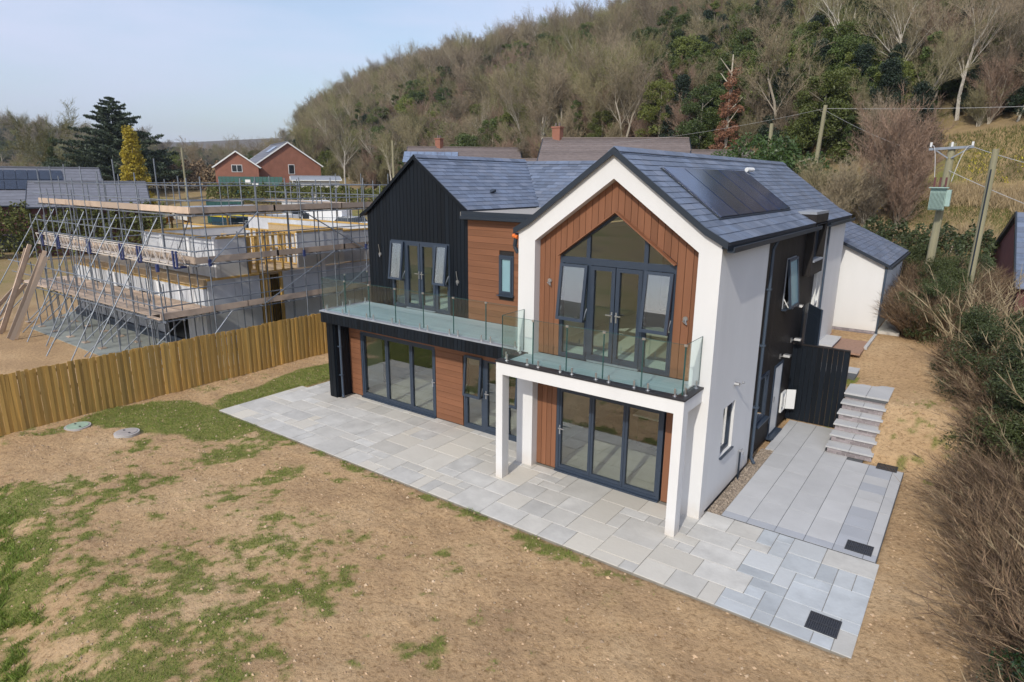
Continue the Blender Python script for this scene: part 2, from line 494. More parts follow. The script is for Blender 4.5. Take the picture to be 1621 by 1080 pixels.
ny, nx = GX.shape
V = np.stack([GX.ravel(), GY.ravel(), GZ.ravel()], 1)
idx = np.arange(nx * ny).reshape(ny, nx)
F = np.stack([idx[:-1, :-1].ravel(), idx[:-1, 1:].ravel(), idx[1:, 1:].ravel(), idx[1:, :-1].ravel()], 1)
def ground_mat():
    m = bpy.data.materials.new('soil'); m.use_nodes = True
    n = m.node_tree.nodes; l = m.node_tree.links.new
    p = n['Principled BSDF']; p.inputs['Roughness'].default_value = .95; p.inputs['Specular IOR Level'].default_value = .15
    t = n.new('ShaderNodeTexCoord')
    def noise(sc, det=6, ro=.62):
        q = n.new('ShaderNodeTexNoise'); q.inputs['Scale'].default_value = sc; q.inputs['Detail'].default_value = det; q.inputs['Roughness'].default_value = ro
        l(t.outputs['Object'], q.inputs['Vector']); return q
    def ramp(src, stops):
        c = n.new('ShaderNodeValToRGB')
        e = c.color_ramp.elements
        e[0].position, e[0].color = stops[0][0], (*stops[0][1], 1)
        e[1].position, e[1].color = stops[-1][0], (*stops[-1][1], 1)
        for s_ in stops[1:-1]:
            k = e.new(s_[0]); k.color = (*s_[1], 1)
        l(src, c.inputs[0]); return c
    a = ramp(noise(.45, 7).outputs['Fac'], [(.3, (.380, .250, .140)), (.5, (.50, .335, .182)), (.7, (.59, .415, .240))])
    b = ramp(noise(11, 10, .80).outputs['Fac'], [(.28, (.26, .22, .17)), (.41, (.66, .63, .58)), (.50, (.98, .98, .98)), (.60, (1.04, 1.04, 1.04)), (.74, (1.38, 1.34, 1.28))])
    mu = n.new('ShaderNodeMixRGB'); mu.blend_type = 'MULTIPLY'; mu.inputs[0].default_value = 1
    l(a.outputs[0], mu.inputs[1]); l(b.outputs[0], mu.inputs[2])
    at = n.new('ShaderNodeAttribute'); at.attribute_name = 'turf'
    g = ramp(noise(3, 6).outputs['Fac'], [(.3, (.075, .130, .014)), (.7, (.17, .22, .035))])
    m2 = n.new('ShaderNodeMixRGB')
    l(at.outputs['Fac'], m2.inputs[0]); l(mu.outputs[0], m2.inputs[1]); l(g.outputs[0], m2.inputs[2])
    af = n.new('ShaderNodeAttribute'); af.attribute_name = 'wild'
    wcol = ramp(noise(.16, 8).outputs['Fac'], [(.3, (.115, .085, .050)), (.46, (.30, .215, .11)), (.60, (.24, .19, .075)), (.66, (.15, .155, .045)), (.78, (.33, .22, .12))])
    aw = n.new('ShaderNodeAttribute'); aw.attribute_name = 'litter'
    lcol = ramp(noise(.5, 8).outputs['Fac'], [(.3, (.070, .055, .034)), (.6, (.135, .102, .062)), (.75, (.085, .085, .035))])
    m4 = n.new('ShaderNodeMixRGB'); l(aw.outputs['Fac'], m4.inputs[0]); l(wcol.outputs[0], m4.inputs[1]); l(lcol.outputs[0], m4.inputs[2])
    m3 = n.new('ShaderNodeMixRGB')
    l(af.outputs['Fac'], m3.inputs[0]); l(m2.outputs[0], m3.inputs[1]); l(m4.outputs[0], m3.inputs[2])
    l(m3.outputs[0], p.inputs['Base Color'])
    bp_ = n.new('ShaderNodeBump'); bp_.inputs['Distance'].default_value = .055; bp_.inputs['Strength'].default_value = .9
    l(noise(14, 9, .72).outputs['Fac'], bp_.inputs['Height']); l(bp_.outputs[0], p.inputs['Normal'])
    MAT['soil'] = m
ground_mat()
gme = npmesh('ground', V, F, 'soil', 4)
at = gme.attributes.new('turf', 'FLOAT', 'POINT'); at.data.foreach_set('value', (gm * .70).ravel().astype(np.float32))
wild = np.clip(1 - sstep(-45, -25, GX) * sstep(26, 15, GY) * sstep(-20, -11, GY) * sstep(30, 6.0, GX), 0, 1)
wild = np.maximum(wild, sstep(5.2, 7, GX))
at = gme.attributes.new('wild', 'FLOAT', 'POINT'); at.data.foreach_set('value', wild.ravel().astype(np.float32))
ws = (GX - 2) * .245 + (GY - 40) * .97
at = gme.attributes.new('litter', 'FLOAT', 'POINT'); at.data.foreach_set('value', np.maximum(sstep(-2, 4, ws - 6 * sstep(-4, 0, GX)) * sstep(170, 110, ws), np.maximum(sstep(5.0, 5.6, GX) * sstep(24, 18, GY), sstep(150, 260, np.hypot(GX, GY)))).ravel().astype(np.float32))
gme.polygons.foreach_set('use_smooth', [True] * len(gme.polygons))
ground = bpy.data.objects.new('ground', gme); COL.objects.link(ground); tag(ground, kind='structure')

# ================================================================== the new house
house = T('detached_house', 'new white rendered and timber clad house with slate roofs and glass balconies', 'house', (0, 0, 0))
XL, XLi, XRi, XA = -4.495, -4.061, -.428, -2.233
ZA, ZE, ZB = 7.083, 5.495, 5.663
YT = .21
def wall_holes(mb, fn, a0, a1, z0, z1, holes):
    """fn(a0,a1,z0,z1) adds a piece; holes = (a0,a1,z0,z1)"""
    cuts = sorted({a0, a1} | {h[0] for h in holes} | {h[1] for h in holes})
    cuts = [c for c in cuts if a0 <= c <= a1]
    for c0, c1 in zip(cuts[:-1], cuts[1:]):
        hs = sorted([(h[2], h[3]) for h in holes if h[0] <= c0 + 1e-6 and h[1] >= c1 - 1e-6])
        z = z0
        for (b, t) in hs:
            if b > z + 1e-4: fn(c0, c1, z, min(b, z1))
            z = max(z, t)
        if z < z1 - 1e-4: fn(c0, c1, z, z1)
# white gable frame
fr = MB()
fr.prism([(XL, -.05), (XL, ZE), (-4.186, ZB), (XA, ZA), (-.319, ZB), (0, ZE), (0, -.05), (XRi, -.05), (XRi, 5.288), (XA, 6.595), (XLi, 5.288), (XLi, -.05)], 'y', 0, .30)
fr.build('gable_frame', 'render_white', house)
# white side wall with its window hole
sw = MB()
wall_holes(sw, lambda a, b, c, d: sw.box(-.3, 0, a, b, c, d), .30, 3.15, .06, 5.44, [(.98, 1.73, .98, 2.05)])
sw.build('side_wall', 'render_white', house)
MB().box(-.3, -.02, .06, 3.15, -.08, .06).build('wall_plinth', 'dark_metal', house)
# left flank of the gable wing above the flat roof, and the wing's back
MB().box(XL, XL + .3, .30, 12.3, 2.75, 5.44).box(XL, XL + .3, .30, 1.96, -.05, 2.75).build('flank_wall', 'render_white', house)
MB().prism([(XL, 0), (XL, 5.44), (XA, 7.0), (-.02, 5.44), (-.02, 0)], 'y', 12.0, 12.25).build('rear_gable_wall', 'render_white', house)
# white rear side wall (upper yard level)
sw = MB()
wall_holes(sw, lambda a, b, c, d: sw.box(-.3, 0, a, b, c, d), 9.2, 12.3, .9, 5.44, [])
sw.build('side_wall', 'render_white', house)
# structural wall behind the black cladding
holes = [(5.2, 6.08, 3.46, 4.72), (3.70, 4.60, .80, 2.0), (5.15, 5.95, .03, 1.97), (7.7, 8.6, 1.1, 3.15)]
sw = MB()
wall_holes(sw, lambda a, b, c, d: sw.box(-.30, -.10, a, b, c, d), 3.15, 9.2, -.05, 5.44, holes)
sw.build('inner_wall', 'black_brown', house)

# cladding boards ------------------------------------------------
def inner_top(x):
    return 6.595 - (6.595 - 5.288) * (XA - x) / (XA - XLi) if x < XA else 6.595 - (6.595 - 5.288) * (x - XA) / (XRi - XA)
OX0, OX1, OAP, OZ = -3.53, -.91, -2.22, 5.0
def op_top(x):
    return 5.95 - (5.95 - OZ) * (OAP - x) / (OAP - OX0) if x < OAP else 5.95 - (5.95 - OZ) * (x - OAP) / (OX1 - OAP)
xs = [XLi]
seg = lambda a, b, n: [a + (b - a) * (i + 1) / n for i in range(n)]
xs += seg(XLi, OX0, 4) + seg(OX0, OAP, 9) + seg(OAP, OX1, 9) + seg(OX1, XRi, 3)
G = .0045
for x0, x1 in zip(xs[:-1], xs[1:]):
    xa, xb = x0 + G, x1 - G
    inop = x0 >= OX0 - 1e-4 and x1 <= OX1 + 1e-4
    def bd(poly):
        MB().prism(poly, 'y', YT, YT + .03).build('cladding_board', 'timber_red', house)
    tops = [(xb, inner_top(xb)), (xa, inner_top(xa))]
    if x0 < XA < x1: tops = [(xb, inner_top(xb)), (XA, 6.595), (xa, inner_top(xa))]
    if inop:
        lo = [(xa, op_top(xa)), (xb, op_top(xb))]
        if x0 < OAP < x1: lo = [(xa, op_top(xa)), (OAP, 5.95), (xb, op_top(xb))]
        bd(lo + tops)
        bd([(xa, 2.06), (xb, 2.06), (xb, 2.60), (xa, 2.60)])
    else:
        bd([(xa, .03), (xb, .03), (xb, 2.60), (xa, 2.60)])
        bd([(xa, 2.76), (xb, 2.76)] + tops)
# backing behind boards
bk = MB()
bk.prism([(XLi, -.02), (XLi, 5.288), (XA, 6.595), (XRi, 5.288), (XRi, -.02), (-.90, -.02), (-.90, 2.06), (-3.54, 2.06), (-3.54, -.02)][:0] or
         [(XLi, 2.06), (XRi, 2.06), (XRi, 2.77), (XLi, 2.77)], 'y', YT + .035, YT + .2)
for p in ([(XLi, 0), (OX0, 0), (OX0, 2.06), (XLi, 2.06)], [(OX1, 0), (XRi, 0), (XRi, 2.06), (OX1, 2.06)],
          [(XLi, 2.77), (OX0, 2.77), (OX0, OZ), (OAP, 5.95), (OX1, OZ), (OX1, 2.77), (XRi, 2.77), (XRi, 5.288), (XA, 6.595), (XLi, 5.288)]):
    bk.prism(p, 'y', YT + .036, YT + .2)
bk.build('cladding_backing', 'black_brown', house)
# reveal linings of the pointed opening
MB().bar((OX1 + .0, .16, OZ), (OAP, .16, 5.95), .16, .02, (0, 0, 1)).build('opening_trim', 'timber_red', house)
MB().bar((OX0 - .0, .16, OZ), (OAP, .16, 5.95), .16, .02, (0, 0, 1)).build('opening_trim', 'timber_red', house)

# windows --------------------------------------------------------
class Plane:
    """local (a, out, h): a along the wall, out = metres in front of the wall face, h = height"""
    def __init__(s, kind, c): s.k = kind; s.c = c
    def P(s, a, o, h): return (a, s.c - o, h) if s.k == 'y' else (s.c + o, a, h)
    def box(s, mb, a0, a1, o0, o1, h0, h1):
        p = s.P(a0, o0, h0); q = s.P(a1, o1, h1)
        mb.box(p[0], q[0], p[1], q[1], p[2], p[3 - 1] if False else q[2]) if False else mb.box(p[0], q[0], p[1], q[1], p[2], q[2])
def ring(mb, pl, a0, a1, o0, o1, h0, h1, w, wb=None):
    wb = wb or w
    pl.box(mb, a0, a0 + w, o0, o1, h0, h1); pl.box(mb, a1 - w, a1, o0, o1, h0, h1)
    pl.box(mb, a0 + w, a1 - w, o0, o1, h1 - w, h1); pl.box(mb, a0 + w, a1 - w, o0, o1, h0, h0 + wb)
def rot_about(o, pivot, axis, ang):
    """rotate a built mesh object about an axis through pivot"""
    o.data.transform(Matrix.Translation(Vector(pivot) - Vector(WL[o.name])) @ Matrix.Rotation(ang, 4, axis) @ Matrix.Translation(Vector(WL[o.name]) - Vector(pivot)))
def handle(pl, par, a, h, out=.03, side=1):
    m = MB()
    pl.box(m, a - .014, a + .014, out, out + .012, h - .11, h + .11)
    pl.box(m, a - .012, a + .012, out + .012, out + .05, h + .03, h + .055)
    pl.box(m, a - .012 if side > 0 else a - .12, a + .12 if side > 0 else a + .012, out + .04, out + .06, h + .03, h + .055)
    m.build('handle', 'silver', par)
def pane(pl, par, a0, a1, h0, h1, out=-.03, m='glass', name='pane'):
    b = MB(); pl.box(b, a0, a1, out - .012, out, h0, h1); return b.build(name, m, par)
def sash(pl, par, a0, a1, h0, h1, ang, out=.012, glz='glass_coated'):
    """opening light: frame and pane swung out about its top edge"""
    f = MB(); ring(f, pl, a0, a1, out, out + .055, h0, h1, .065)
    fo = f.build('sash', 'anthracite', par)
    g = MB(); pl.box(g, a0 + .06, a1 - .06, out + .02, out + .032, h0 + .06, h1 - .06)
    go = g.build('sash_pane', glz, par)
    pv = pl.P((a0 + a1) / 2, out, h1)
    ax = 'X' if pl.k == 'y' else 'Y'
    s = -ang if pl.k == 'y' else -ang
    for o in (fo, go): rot_about(o, pv, ax, s)
    st = MB()
    d = (h1 - h0) * math.sin(ang)
    hz = h1 - (h1 - h0) * math.cos(ang)
    for a in (a0 + .02, a1 - .02):
        st.bar(pl.P(a, 0, h0 + .28), pl.P(a, d + .0, hz + .03), .015, .02)
    st.build('stay', 'white_plastic', par)
def door_leaf(pl, par, a0, a1, h0, h1, out=0, stile=.10, hs=0, bottom=.12):
    f = MB(); ring(f, pl, a0, a1, out - .05, out + .02, h0, h1, stile, bottom)
    d = f.build('door_leaf', 'anthracite', par)
    pane(pl, par, a0 + stile - .01, a1 - stile + .01, h0 + bottom - .01, h1 - stile + .01, out - .02)
    if hs: handle(pl, par, a1 - stile / 2 if hs > 0 else a0 + stile / 2, h0 + 1.0, out + .02, side=-hs)
PY = Plane('y', YT)
# upper pointed glazing
win = MB()
PY.box(win, OX0, OX1, -.07, .0, 4.84, 4.98)
PY.box(win, OX0, OX1, -.07, .0, 2.76, 2.81)
for a in (OX0, OX1 - .06): PY.box(win, a, a + .06, -.07, .0, 2.81, 4.84)
for a in (-2.86, -1.60): PY.box(win, a, a + .09, -.07, .0, 2.81, 4.84)
for a in (-2.90, -1.60):
    t = op_top(a + .04) - .05
    PY.box(win, a, a + .085, -.07, .0, 4.98, t)
gl = win.build('window', 'anthracite', house); tag(gl, 'pointed gable glazing with double doors')
h = MB()
h.bar((OX0 + .0, YT + .035, OZ - .005), (OAP, YT + .035, 5.91), .07, .07); h.bar((OX1, YT + .035, OZ - .005), (OAP, YT + .035, 5.91), .07, .07)
h.build('frame', 'anthracite', gl)
for (p) in ([(OX0 + .05, 4.97), (-2.90, 4.97), (-2.90, op_top(-2.90) - .04), (OX0 + .05, 5.0)], [(-2.815, 4.97), (-1.60, 4.97), (-1.60, op_top(-1.60) - .04), (OAP, 5.88), (-2.815, op_top(-2.815) - .04)],
            [(-1.515, 4.97), (OX1 - .05, 4.97), (OX1 - .05, 5.0), (-1.515, op_top(-1.515) - .04)]):
    MB().prism(p, 'y', YT + .03, YT + .042).build('pane', 'glass', gl)
door_leaf(PY, gl, -2.77, -2.20, 2.80, 4.83, -.005, .085, 1)
door_leaf(PY, gl, -2.18, -1.60, 2.80, 4.83, -.005, .085, -1)
for a0, a1 in ((OX0 + .06, -2.86), (-1.51, OX1 - .06)):
    m = MB(); ring(m, PY, a0 - .02, a1 + .02, -.05, .01, 2.81, 3.64, .05); m.build('fixed_light', 'anthracite', gl)
    pane(PY, gl, a0, a1, 2.85, 3.60)
    sash(PY, gl, a0 - .03, a1 + .03, 3.62, 4.83, R(7))
MB().box(-2.78, -1.58, YT - .05, YT - .001, 2.765, 2.80).build('sill', 'silver', gl)
# lower three-leaf sliding door
def bifold(pl, x0, x1, divs, h1, hd, parent, lbl):
    f = MB(); ring(f, pl, x0, x1, -.09, .03, .0, h1, .07, .09)
    w_ = f.build('door', 'anthracite', parent); tag(w_, lbl)
    e = [x0 + .06] + divs + [x1 - .06]
    for i, (a, b) in enumerate(zip(e[:-1], e[1:])):
        m = MB(); ring(m, pl, a + .004, b - .004, -.055, .015, .085, h1 - .065, .055, .07); m.build('door_leaf', 'anthracite', w_)
        pane(pl, w_, a + .05, b - .05, .14, h1 - .11, -.02)
    if hd is not None: handle(pl, w_, hd, 1.02, .015, 1)
    m = MB(); pl.box(m, x0, x1, .03, .09, .0, .035); m.build('threshold', 'anthracite', w_)
    return w_
bifold(PY, -3.51, -.94, [-2.62, -1.80], 2.06, -3.42, house, 'three leaf glass door under the white frame')

# front balcony frame
CL, CL2, CR2, CR, YC, YC2 = -4.40, -4.225, -.325, -.14, -.93, -.69
ZD, ZDB = 2.75, 2.455
b = MB()
b.prism([(CL, -.02), (CL, ZD - .03), (CR, ZD - .03), (CR, -.02), (CR2, -.02), (CR2, ZDB), (CL2, ZDB), (CL2, -.02)], 'y', YC, YC2)
b.box(CR2 + .02, CR, YC2, -.001, ZDB, ZD - .03); b.box(CL, CL2 - .02, YC2, -.001, ZDB, ZD - .03)
b.build('balcony_frame', 'render_white', house)
bal = MB().box(CL2 - .02, CR2 + .02, YC2 + .001, YT + .02, 2.50, 2.70).build('balcony', 'coping', house)
tag(bal, 'small glass sided balcony on white square posts')
c = MB(); c.box(CL - .02, CR + .02, YC - .02, YC + .20, ZD - .028, ZD + .006); c.box(CR - .20, CR + .02, YC + .20, -.001, ZD - .028, ZD + .006); c.box(CL - .02, CL + .20, YC + .20, -.001, ZD - .028, ZD + .006)
c.build('coping', 'coping', bal)
y = YC + .205
while y < YT - .02:
    y1 = min(y + .125, YT - .005)
    x0, x1 = (CL + .205, CR - .205) if y < -.13 else (max(CL + .205, XLi + .004), min(CR - .205, XRi - .004))
    MB().box(x0, x1, y, y1, 2.70, ZD).build('deck_board', 'deckgrey', bal); y = y1 + .006
def spigot(par, x, y_, z):
    m = MB(); m.tube((x, y_, z), (x, y_, z + .012), .042, n=8); m.tube((x, y_, z + .012), (x, y_, z + .145), .019, n=8); return m.build('spigot', 'silver', par)
def rail_panel(par, p0, p1, z0, z1):
    p0 = Vector(p0); p1 = Vector(p1)
    d = (p1 - p0).normalized(); n_ = Vector((-d.y, d.x)) * .006
    q = [(p0 - n_), (p1 - n_), (p1 + n_), (p0 + n_)]
    m = MB(); m.prism([(v.x, v.y) for v in q], 'z', z0, z1)
    o = m.build('glass_panel', 'glass_rail', par)
    e = MB()
    e.bar((p0.x, p0.y, z1 + .003), (p1.x, p1.y, z1 + .003), .012, .006)
    e.bar((p0.x - d.x * .0, p0.y, z0), (p0.x, p0.y, z1), .014, .008, (d.x, d.y, 0)); e.bar((p1.x, p1.y, z0), (p1.x, p1.y, z1), .014, .008, (d.x, d.y, 0))
    e.build('edge', 'glass_edge', par)
    return o
def rail_run(par, pts, z0, z1, caps=True):
    for a, b_ in zip(pts[:-1], pts[1:]):
        A = Vector(a); B = Vector(b_); d = (B - A).normalized()
        rail_panel(par, A + d * .008, B - d * .008, z0, z1)
        for t in (.14, (B - A).length - .14): 
            q = A + d * t; spigot(par, q.x, q.y, ZD + .004)
        if caps:
            MB().box(B.x - .03, B.x + .03, B.y - .015, B.y + .015, z1 - .03, z1 + .012).build('clip', 'silver', par)
rail_run(bal, [(x, YC + .09) for x in (-4.31, -3.50, -2.68, -1.85, -1.03, -.22)], ZD + .05, 3.74)
rail_run(bal, [(-.22, YC + .10), (-.22, -.01)], ZD + .05, 3.74, False)
rail_run(bal, [(-4.31, YC + .10), (-4.31, -.01)], ZD + .05, 3.74, False)

# left wing -------------------------------------------------------
BX0, BX1, BXA, YB = -11.62, -7.58, -9.52, 1.96
BZA, BZE = 7.12, 5.70
def btop(x):
    # bell-cast kick on the left side
    if x < BXA:
        return BZA - (BZA - 5.66) * (BXA - x) / (BXA + 11.42) if x > -11.42 else 5.66 - .5 * (-11.42 - x)
    return BZA - (BZA - BZE) * (x - BXA) / (BX1 - BXA)
WX0, WX1, WZ = -10.62, -8.28, 4.78
edges = [BX0] + seg(BX0, WX0, 7) + seg(WX0, WX1, 16) + seg(WX1, BX1, 5)
for x0, x1 in zip(edges[:-1], edges[1:]):
    xa, xb = x0 + .005, x1 - .005
    tops = [(xb, btop(xb)), (xa, btop(xa))]
    if x0 < BXA < x1: tops = [(xb, btop(xb)), (BXA, BZA), (xa, btop(xa))]
    z0 = WZ if (x0 >= WX0 - 1e-4 and x1 <= WX1 + 1e-4) else 2.76
    MB().prism([(xa, z0), (xb, z0)] + tops, 'y', YB, YB + .025).build('cladding_board', 'black_clad', house)
m = MB()
for p in ([(BX0, 2.5), (WX0, 2.5), (WX0, WZ), (BX0, WZ)], [(WX1, 2.5), (BX1, 2.5), (BX1, WZ), (WX1, WZ)], [(BX0, WZ), (BX1, WZ), (BX1, BZE - .02), (BXA, BZA - .02), (-11.42, 5.62), (BX0, 5.54)]):
    m.prism(p, 'y', YB + .027, YB + .25)
m.box(BX0, BX0 + .2, YB + .25, 9, 0, 5.4)
m.build('cladding_backing', 'black_clad', house)
PB = Plane('y', YB)
f = MB(); ring(f, PB, WX0, WX1, -.08, .0, 2.76, WZ, .06)
for a in (-10.08, -8.84): PB.box(f, a, a + .08, -.08, .0, 2.82, WZ - .06)
dw = f.build('window', 'anthracite', house); tag(dw, 'glazed doors and side lights in black gable')
door_leaf(PB, dw, -10.0, -9.43, 2.80, WZ - .05, -.005, .085, 1); door_leaf(PB, dw, -9.41, -8.84, 2.80, WZ - .05, -.005, .085, -1)
for a0, a1 in ((WX0 + .06, -10.08), (-8.76, WX1 - .06)):
    m = MB(); ring(m, PB, a0 - .02, a1 + .02, -.05, .01, 2.82, 3.62, .05); m.build('fixed_light', 'anthracite', dw)
    pane(PB, dw, a0, a1, 2.85, 3.58)
    sash(PB, dw, a0 - .03, a1 + .03, 3.60, WZ - .04, R(7.5))
MB().box(-10.0, -8.84, YB - .05, YB - .001, 2.765, 2.80).build('sill', 'silver', dw)
# brown infill wall with slot window
IX0, IX1 = BX1, XL
z = 2.76; k = 0
SW = (-6.50, -6.02, 3.57, 4.62)
while z < 5.52:
    z1 = min(z + .165, 5.56)
    for (a, b_) in ([(IX0 + .004, IX1 - .002)] if (z1 < SW[2] + .01 or z > SW[3] - .01) else [(IX0 + .004, SW[0]), (SW[1], IX1 - .002)]):
        MB().prism([(YB - .026, z + .002), (YB - .030, z1 - .003), (YB, z1 - .003), (YB, z + .002)], 'x', a, b_).build('cladding_board', 'timber_redh', house)
    z = z1
m = MB(); wall_holes(m, lambda a, b_, c_, d_: m.box(a, b_, YB + .001, YB + .22, c_, d_), IX0, IX1, 2.5, 5.56, [SW]); m.build('inner_wall', 'black_brown', house)
PI_ = Plane('y', YB - .03)
f = MB(); ring(f, PI_, SW[0], SW[1], -.08, .02, SW[2], SW[3], .055); ring(f, PI_, SW[0] + .05, SW[1] - .05, -.05, .035, SW[2] + .05, SW[3] - .05, .05)
sl = f.build('window', 'anthracite', house); tag(sl, 'slim frosted window in the brown boards')
pane(PI_, sl, SW[0] + .09, SW[1] - .09, SW[2] + .09, SW[3] - .09, -.0, 'frosted')
MB().box(SW[0] - .03, SW[1] + .03, YB - .12, YB - .031, SW[2] - .03, SW[2] - .002).build('sill', 'anthracite', sl)
# flat roof between the gables with dark fascia and gutter
YV = 5.35
m = MB(); m.box(BX1 - .15, XL + .4, YB - .16, YV + .6, 5.57, 5.70); m.build('flat_roof', 'flat_roof', house)
m = MB(); m.box(BX1 - .10, XL, YB - .20, YB - .162, 5.50, 5.72); m.box(BX1 - .06, XL, YB - .29, YB - .205, 5.52, 5.60); m.build('fascia', 'dark_metal', house)

# left deck -------------------------------------------------------
DX0, DX1, DY0 = -11.79, XL, .13
deck = MB().box(DX0 + .03, DX1 + .2, DY0 + .03, YB + .2, 2.44, 2.70).build('balcony', 'dark_metal', house)
tag(deck, 'long glass sided balcony with black fascia')
n = 60
for i in range(n):
    x0 = DX0 + (DX1 + .19 - DX0) * i / n
    x1 = DX0 + (DX1 + .19 - DX0) * (i + 1) / n
    MB().box(x0 + .004, x1 - .004, DY0, DY0 + .028, 2.40, 2.715).build('fascia_board', 'black_clad', deck)
for i in range(13):
    y0 = DY0 + (YB - DY0) * i / 13; y1 = DY0 + (YB - DY0) * (i + 1) / 13
    MB().box(DX0, DX0 + .028, y0 + .034, y1 + .026, 2.40, 2.715).build('fascia_board', 'black_clad', deck)
c = MB(); c.box(DX0 - .02, DX1 + .19, DY0 - .02, DY0 + .11, 2.717, ZD + .006); c.box(DX0 - .02, DX0 + .11, DY0 + .11, YB - .005, 2.717, ZD + .006); c.build('coping', 'lead', deck)
y = DY0 + .115
while y < YB - .03:
    y1 = min(y + .125, YB - .004)
    MB().box(DX0 + .115, DX1 - .003, y, y1, 2.70, ZD).build('deck_board', 'deckgrey', deck); y = y1 + .006
rail_run(deck, [(x, DY0 + .06) for x in (-11.72, -10.70, -9.68, -8.66, -7.63, -6.60, -5.57, -4.56)], ZD + .05, 3.72)
rail_run(deck, [(-11.72, DY0 + .07), (-11.72, 1.05), (-11.72, YB - .02)], ZD + .05, 3.72, True)
# soffit, brown lower wall, corner wing wall
YW = .95
MB().box(BX0, XL, DY0 + .03, 1.95, 2.405, 2.435).build('soffit', 'black_clad', deck)
m = MB(); m.box(-11.83, -11.54, .36, .39, 0, 2.40)
m.box(-11.83, -11.54, .39, 1.98, -.02, 2.40); m.build('wing_wall', 'black_clad', house)
for i in range(4):
    y0 = .39 + i * .14
    MB().box(-11.54, -11.515, y0 + .004, y0 + .136, .02, 2.40).build('cladding_board', 'black_clad', house)
for i in range(2):
    x0 = -11.83 + i * .145
    MB().box(x0 + .004, x0 + .141, .335, .36, .02, 2.40).build('cladding_board', 'black_clad', house)
z = .03
while z < 2.38:
    z1 = min(z + .165, 2.40)
    segs = [(-11.51, -11.02), (-7.93, -6.95)] if z1 < 2.16 else [(-11.51, XL - .003)]
    for (a, b_) in segs:
        MB().prism([(YW - .026, z + .002), (YW - .030, z1 - .003), (YW, z1 - .003), (YW, z + .002)], 'x', a, b_).build('cladding_board', 'timber_redh', house)
    z = z1
m = MB(); wall_holes(m, lambda a, b_, c_, d_: m.box(a, b_, YW + .001, YW + .22, c_, d_), -11.53, XL, -.02, 2.40, [(-11.01, -7.95, -.02, 2.09), (-6.93, -5.0, -.02, 2.12)]); m.build('inner_wall', 'black_brown', house)
PW = Plane('y', YW)
bifold(PW, -11.0, -7.95, [-9.90, -8.90], 2.08, -8.06, house, 'three leaf glass door under the long balcony')
f = MB(); ring(f, PW, -6.92, -5.02, -.08, .02, 0, 2.11, .06, .08)
for a in (-6.27, -5.53): PW.box(f, a, a + .07, -.08, .02, .08, 2.05)
fd = f.build('door', 'anthracite', house); tag(fd, 'single glass door between opening side lights')
door_leaf(PW, fd, -6.20, -5.53, .07, 2.05, .0, .09, -1)
for a0, a1 in ((-6.86, -6.27), (-5.46, -5.08)):
    m = MB(); ring(m, PW, a0, a1, -.05, .01, .08, .95, .05); m.build('fixed_light', 'anthracite', fd)
    pane(PW, fd, a0 + .04, a1 - .04, .12, .91)
    sash(PW, fd, a0, a1, .94, 2.05, R(5), glz='glass')
# roofs ------------------------------------------------------------
def roof_sheet(poly_lo, th, y0, y1, nm='roof_deck', m_='slate_sheet', par=house):
    """poly_lo: list of (x,z) along the underside of the covering"""
    up_ = [(x, z + th) for x, z in poly_lo]
    return MB().prism(poly_lo + up_[::-1], 'y', y0, y1).build(nm, m_, par)
RO = .075
roofA = [(-4.58, ZE - .05 + RO - .06), (-4.186, ZB + RO - .06), (XA, ZA + RO - .06), (-.319, ZB + RO - .06), (.12, ZE - .067 + RO - .06)]
ro = roof_sheet(roofA, .05, -.06, 12.45)
roofB = [(-11.86, 5.42), (-11.42, 5.66), (BXA, BZA), (BX1 + .03, BZE - .02)]
rb = roof_sheet(roofB, .05, YB - .07, 12.3)
YR = 7.32
cx = MB(); cx.prism([(YV - .05, 5.70), (YR, 7.10), (YR + 2, 5.7)], 'x', BXA, -2.3); cx.build('roof_deck', 'slate_sheet', house)
SL = []     # slate placements: (distance, matrix, length key)
def slates(O, A, S, La, Ls, ex=.17, wd=.37, keep=None):
    """O corner, A along the eave, S up the slope (unit)"""
    O = Vector(O); A = Vector(A).normalized(); S = Vector(S).normalized(); N = A.cross(S).normalized()
    if N.z < 0: N = -N
    rows = int(Ls / ex + .3)
    for r in range(rows):
        off = (r % 2) * wd * .5
        n_ = int(La / wd) + 2
        for c_ in range(n_):
            a0 = c_ * wd - off; a1 = a0 + wd
            a0 = max(a0, 0); a1 = min(a1, La)
            if a1 - a0 < .05: continue
            ctr = O + A * ((a0 + a1) / 2) + S * (r * ex + ex / 2)
            if keep and not keep(ctr): continue
            s1 = min(ex * 1.06, Ls - r * ex)
            if s1 < .04: continue
            SL.append(((ctr - CAMLOC).length, O + A * a0 + S * (r * ex), A, S, N, a1 - a0, s1))
sA = Vector((-(XA + .319) * -1 * -1, 0, 0))
def slope(p_lo, p_hi):
    d = Vector((p_hi[0] - p_lo[0], 0, p_hi[1] - p_lo[1])); return d.normalized(), d.length
RT = RO - .06 + .055
sol_x = (-1.69, -.44); sol_y = (1.05, 6.45)
def not_solar(c): return not (sol_x[0] + .12 < c.x < sol_x[1] - .1 and sol_y[0] + .15 < c.y < sol_y[1] - .15)
s, ln = slope((-.319, ZB + RT), (XA, ZA + RT)); slates((-.319, -.05, ZB + RT), (0, 1, 0), s, 12.48, ln, keep=not_solar)
s, ln = slope((.13, ZE - .067 + RT), (-.319, ZB + RT)); slates((.13, -.05, ZE - .067 + RT), (0, 1, 0), s, 12.48, ln, ex=ln / 2, keep=lambda c: not (7.0 < c.y < 8.5))
s, ln = slope((-4.186, ZB + RT), (XA, ZA + RT)); slates((-4.186, -.05, ZB + RT), (0, 1, 0), s, 12.4, ln, keep=lambda c: c.y < 4.5)
